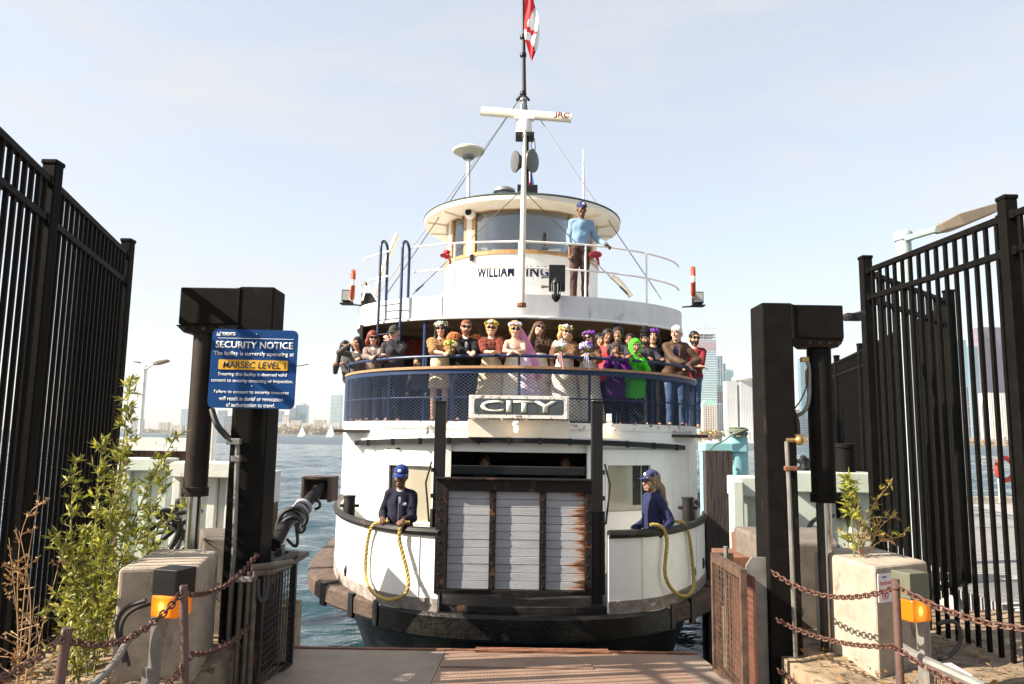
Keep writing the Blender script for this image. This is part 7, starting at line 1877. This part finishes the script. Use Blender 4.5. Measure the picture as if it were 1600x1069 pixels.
# ---- passengers along the upper rail, left to right
def pax(label, px, py, off=.34, hatpad=0, lean=8, hands=(-.15, .15), yaw=0, fh=.55, z=4.57, **k):
    at, h = upper(px, py, off, hatpad=hatpad); rr = random.Random(px)
    if hands and not yaw: yaw = rr.uniform(-13, 13)
    if 'head' in k: k['head'] = (k['head'][0] + rr.uniform(-4, 4) - yaw * .6, k['head'][1] + rr.uniform(-3, 3), k['head'][2] + rr.uniform(-5, 5))
    if 'elbow' not in k and hands: k['elbow'] = {'l': (-.34 - rr.random() * .4, .4 - rr.random() * .5, -1), 'r': (.34 + rr.random() * .4, .4 - rr.random() * .5, -1)}
    H = h / (math.cos(R(lean)) * .47 + .53)
    at = at.copy(); at[1] += math.sin(R(lean)) * H * .40
    kw = {}; 
    if hands: kw['hands'] = rail_hands(at, hands[0], hands[1], z, yaw)
    kw.update(k); return person(label, at, H, yaw=yaw, lean=lean, **kw)
def bouquet(label, info, root, s_, mats, r, up=(0, -.05, .06), tail=None):
    Mz = rotz(root.rotation_euler[2]); c = np.array(root.location) + Mz @ (info['W'][s_] + info['fr'][s_][0] * .06) + np.array(up); rs = np.random.RandomState(len(label))
    o = thing('bouquet', label, 'bouquet', c); fm = MB()
    for i in range(46):
        d = rs.normal(0, 1, 3); d[2] = abs(d[2]); d /= np.linalg.norm(d); q = c + d * r * np.array([1, .85, .8]) * (.75 + .3 * rs.rand()); fm.mi(rs.randint(0, len(mats)))
        for j in range(3): fm.ball(q + rs.normal(0, .01, 3), r * (.16 + .1 * rs.rand()), 6, 4)
    fm.build('blossoms', mats, o, smooth=True)
    lm = MB()
    for i in range(22):
        d = rs.normal(0, 1, 3); d[2] *= .5; d /= np.linalg.norm(d); leaf(lm, c + d * r * .6, d, np.array([0, 0, 1.]), r * .8, r * .3, 0)
    lm.build('leaves', P_GR, o); MB().cyl(c, c + np.array([0, .06, -.16]), .016, 8).build('stems', P_GR, o, smooth=True)
    if tail:
        t = MB()
        for i in range(3): x = .015 * (i - 1); t.beam(c + np.array([x, -.0, -.08]), c + np.array([x * 3, -.04, -.26 - .05 * i]), .012, .003, (0, 1, 0))
        t.build('ribbon', tail, o)
    return o
a_ = spot(552, 640, 14.1); zt_ = spot(540, 538, 14.0)[2]
person('woman with long black hair and sunglasses leaning out over the left end of the rail', (a_[0], 14.1, 3.5), (zt_ - 3.5) * 1.04, lean=12, yaw=-8, shift=(-.16, 0), head=(12, -8, 6), skin='tan', hands={'l': (-.28, -.3, 1.07), 'r': (-.05, -.38, 1.07)}, hair=('long', 'black'), shades=True, top=('jacket', C_GREYSL, {}), bottom=C_BLACK, feet=False)
at, h = upper(560, 531, .34)
person('dark-haired passenger in grey sleeves shading the face with one raised hand', at + np.array([0, .12, 0]), h * 1.03, lean=10, yaw=-10, head=(-10, -6, 0), skin='tan', hands={**rail_hands(at + np.array([0, .12, 0]), None, .12, yaw=-10), 'l': (-.07, -.28, h * .93)}, elbow={'l': (-1, -.5, -.5)}, palm={'l': (.6, .6, 0)}, hair=('bob', 'black'), top=('jacket', C_GREYSL, dict(neck='v', inner=C_WHITE)), bottom=C_BLACK, feet=False)
pax('red-haired woman in a taupe jacket and sunglasses with crossed hands on the rail', 585, 519, .36, lean=11, hands=(.02, .10), head=(22, -8, -4), skin='fair', hair=('bob', 'red'), shades=True, top=('jacket', C_TAUPE, dict(neck='v', inner=C_WHITE, collar=True)), bottom=C_BLACK, elbow={'l': (-1, .1, -.6), 'r': (1, .2, -.6)})
at, h = upper(616, 512, .4, hatpad=.03); at = at + np.array([0, .1, 0])
person('man in a grey flat cap and charcoal jacket holding one hand to his mouth', at, h * 1.03, lean=10, head=(-18, -12, 0), skin='fair', w=1.12, hands={**rail_hands(at, -.13, None), 'r': (-.03, -.32, h * .855)}, elbow={'r': (.9, -.3, -.8)}, palm={'r': (-.4, .9, 0)}, fdir={'r': (-.6, 0, .7)}, hair=('short', 'grey'), hat=('cap', C_GREYCAP, C_GREYCAP), glasses=True, top=('jacket', C_GREYJ, dict(g=.03, collar=True, fold=.006)), bottom=C_BLACK, feet=False)
at, h = upper(652, 563, 1.3); person('small child standing in the shade behind the netting left of the fur-stole bridesmaid', at, max(.9, h), child=True, skin='tan', head=(-15, 0, 0), hair=('short', 'brown'), top=('shirt', C_DKGREY, {}), bottom=C_BLACK, feet=False)
r_, i_ = pax('dark-haired bridesmaid in a golden fur stole, ivory flower crown and sunglasses', 689, 504, .4, lean=4, hands=(.06, .16), head=(-4, -4, -3), skin='fair', hair=('long', 'black'), hat=('flowers', P_WH, P_WH, P_YE, P_GR), shades=True, top=('knee_dress', C_PALEGOLD, dict(fur=F_GOLD, furz=1.05)))
bouquet('yellow and white bouquet held by the bridesmaid in the golden fur stole', i_, r_, 'r', [P_YE, P_WH, P_YE, P_GR], .085, (.06, -.04, .12))
r_, i_ = pax('bearded man in a black dinner suit, bow tie, fur wrap and sunglasses', 727, 502, .42, lean=7, hands=(.08, .17), head=(0, -6, 0), skin='fair', w=1.12, hair=('short', 'auburn'), shades=True, beard='auburn', top=('jacket', C_BLACK, dict(g=.026, neck='v', v=1.12, inner=C_WHITE, fold=.005)), bottom=C_BLACK)
bt = MB(); p = i_['tor']((0, -.125, 1.415)); bt.ball(p, .014, 8, 6); bt.ball(p + np.array([-.028, 0, 0]), (.026, .014, .022), 8, 6); bt.ball(p + np.array([.028, 0, 0]), (.026, .014, .022), 8, 6); i_['small']('bow_tie', bt, C_BLACK)
f = Field(i_['lo'], i_['hi'], .01); f.ell(i_['SH']['l'] + np.array([-.02, .02, .05]), (.13, .11, .11), k=.03); f.ell(i_['SH']['r'] + np.array([.02, .04, -.0]), (.11, .1, .14), k=.03); f.cap(i_['SH']['l'] + np.array([0, .1, 0]), i_['SH']['r'] + np.array([0, .1, 0]), .08, k=.04); f.folds(.008, (43, 51, 33), 4); f.folds(.005, (97, 83, 71), 3); f.folds(.003, (171, 193, 120), 5); i_['piece']('fur_wrap', f, F_FOX)
pax('blonde bridesmaid with a yellow flower crown, sunglasses and red-brown fur stole', 769, 503, .42, lean=4, hands=(-.02, .06), head=(4, -4, 3), skin='fair', hair=('updo', 'blonde'), hat=('flowers', P_YE, P_YE, P_WH, P_GR), shades=True, smile=True, top=('gown', C_PALEGOLD, dict(fur=F_RED, furz=1.08)))
r_, i_ = pax('bride in a strapless ivory gown and sunglasses with bare arms folded on the rail', 805, 505, .40, lean=9, hands=(.0, -.02), head=(4, -6, 3), skin='fair', hair=('updo', 'blonde'), hat=('flowers', P_WH, P_LB, P_PK, P_WH), shades=True, top=('gown', C_IVORY, dict(flare=.36)), elbow={'l': (-1, -.1, -.5), 'r': (1, -.1, -.5)})
hp = i_['hp']; ve = MB(); P0 = [hp(.0, .075, .11), hp(.06, .07, .1), hp(.085, .05, .06)]
nV = 9; rows = 12; tops = np.array([hp(-.03 + .115 * (j / (nV - 1)), .085 - .05 * (j / (nV - 1)), .115 - .035 * (j / (nV - 1))) for j in range(nV)]); vs = []
for i in range(rows):
    t = i / (rows - 1)
    for j in range(nV):
        u = j / (nV - 1); e = np.array([.04 + .30 * u, .14 - .10 * u, .72]); m_ = tops[j] * (1 - t) + e * t; m_[0] += .13 * math.sin(t * 2.2) * u; m_[1] += .02 * math.sin(u * 16 + t * 4) * t; m_[2] += .02 * math.sin(u * 9) * t; vs.append(m_)
nv = len(vs); vs += [v + np.array([0, .004, 0]) for v in vs]; fs = []
for i in range(rows - 1):
    for j in range(nV - 1): a = i * nV + j; fs += [(a, a + 1, a + nV + 1, a + nV), (nv + a, nv + a + nV, nv + a + nV + 1, nv + a + 1)]
ve.add(vs, fs); i_['small']('veil', ve, mat('pink_tulle_veil', (.85, .38, .68), .8, alpha=.62))
f = Field(i_['lo'], i_['hi'], .012); f.cap((.12, .0, .95), (.22, .02, .1), .15, .3, k=.08); f.folds(.008, (38, 38, 3), 5); f.half((0, 0, .05), (0, 0, -1)); i_['piece']('tulle_overskirt', f, C_LILAC)
pax('brown-haired woman in sunglasses and dark fur standing just behind the pink veil', 842, 504, .75, lean=0, hands=None, head=(14, 6, 16), skin='fair', hair=('long', 'brown'), shades=True, top=('gown', C_IVORY, dict(fur=F_DARK, furz=1.1)))
r_, i_ = pax('laughing blonde bridesmaid in sunglasses with a white bouquet', 882, 510, .40, lean=6, hands=(-.07, .02), head=(14, -4, 8), skin='fair', hair=('bob', 'blonde'), hat=('flowers', P_YE, P_WH, P_GR), shades=True, smile=True, top=('gown', C_IVORY, dict(fur=F_MID, furz=1.1)))
bouquet('white bouquet with pink ribbons held in front of the laughing blonde bridesmaid', i_, r_, 'l', [P_WH, P_WH, P_WH, P_LB], .09, (-.06, -.05, .09), P_PK)
r_, i_ = pax('bridesmaid with a purple flower crown, sunglasses and brown fur stole', 920, 519, .40, lean=8, hands=(-.08, .05), head=(-26, -6, -6), skin='fair', hair=('long', 'brown'), hat=('flowers', P_PU, P_PU, P_PU, P_GR), shades=True, top=('gown', C_IVORY, dict(fur=F_MID, furz=1.1)))
bouquet('purple and white bouquet with a blue ribbon held by the bridesmaid with the purple crown', i_, r_, 'l', [P_WH, P_PU, P_PU, P_LB], .09, (-.03, -.05, .09), P_LB)
pax('smiling dark-haired woman in a coral red dress behind the rail', 949, 516, .72, lean=3, hands=None, head=(12, 0, 6), skin='brown', hair=('bun', 'black'), smile=True, top=('shirt', C_REDD, dict(hem=.8, sleeve=0)), bottom=C_BLACK)
pax('dark-haired woman in a dark grey knit standing behind the two children', 966, 513, .5, lean=3, hands=(-.12, .1), head=(-8, -2, 0), skin='brown', hair=('bun', 'black'), smile=True, top=('jacket', C_DKGREY, dict(collar=True)), bottom=C_BLACK)
pax('child in a purple coat and grey hood peering over the rail', 961, 542, .26, lean=2, hands=(-.1, .12), z=4.55, child=True, head=(-6, 0, 0), skin='brown', hat=('hood', C_DKGREY), top=('jacket', C_PURPLE, dict(g=.035, hem=.6)), bottom=C_BLACK)
pax('boy in a bright lime green hoodie peering over the rail', 992, 536, .26, lean=2, hands=(-.14, .08), z=4.55, child=True, head=(4, -4, 0), skin='brown', hat=('hood', C_GREEN), top=('jacket', C_GREEN, dict(g=.04, hem=.56, zip=M_BLK)), bottom=C_BLACK)
pax('bearded man in a black turban and black jacket behind the boy in green', 1008, 520, .55, lean=3, hands=(-.02, .22), head=(-4, -14, 0), skin='brown', w=1.12, beard='black', hair=('short', 'black'), hat=('turban', C_BLACK), top=('jacket', C_GREYJ, dict(g=.03, neck='v', v=1.3, inner=C_PLAID, collar=True)), bottom=C_BLACK)
pax('dark-haired passenger half hidden between the knit-wearing woman and the turbaned man', 984, 523, .95, lean=0, hands=None, head=(-20, 0, 0), skin='brown', hair=('short', 'black'), top=('shirt', C_DKGREY, {}), bottom=C_BLACK)
pax('white-haired man in glasses, brown leather jacket and jeans leaning on the rail', 1058, 511, .42, lean=14, hands=(.07, .16), head=(-32, -6, 0), skin='fair', w=1.15, hair=('short', 'white'), glasses=True, top=('jacket', C_BRLEATH, dict(g=.035, hem=.8, neck='v', v=1.0, inner=C_ROYAL, fold=.007, collar=True)), bottom=C_JEANS, elbow={'l': (-1, .1, -.7), 'r': (1, .2, -.7)})
at = spot(1080, 640, 14.35); at[2] = 3.5; h = spot(1086, 521, 14.3)[2] - 3.5
person('bearded man in sunglasses and dark red plaid shirt at the right end of the rail', at, h * 1.01, lean=6, yaw=-8, shift=(.07, 0), head=(14, -6, 0), skin='tan', w=1.08, hands={'l': (.13, -.3, h * .64), 'r': (-.1, -.27, h * .66)}, elbow={'l': (-1, -.4, -.7), 'r': (1, -.4, -.7)}, hair=('short', 'black'), beard='black', shades=True, top=('shirt', C_PLAID, dict(sleeve=.25, g=.02)), bottom=C_JEANS, feet=False)
pax('dark-haired passenger in dark clothes behind the bridesmaid with the purple crown', 937, 523, 1.1, lean=0, hands=None, head=(10, 0, 0), skin='tan', hair=('long', 'black'), top=('shirt', C_DKGREY, {}), bottom=C_BLACK)
pax('passenger with purple flowers in the hair behind the turbaned man', 1020, 517, 1.2, lean=0, hands=None, head=(-10, 0, 0), skin='tan', hair=('bob', 'black'), hat=('flowers', P_PU, P_PU), top=('shirt', C_BLACK, {}), bottom=C_BLACK)
# two passengers dimly visible on the main deck behind the gate
for px, lab, sk in ((757, 'passenger in dark clothes dimly visible through the slot above the gate, left one', 'tan'), (884, 'passenger in dark clothes dimly visible through the slot above the gate, right one', 'tan')):
    p = spot(px, 717, 13.2); person(lab, (p[0], 13.2, 1.26), spot(px, 713, 13.2)[2] - 1.26, skin=sk, vox=.012, hair=('short', 'brown'), top=('jacket', C_GREYJ, {}), bottom=C_BLACK, feet=False)
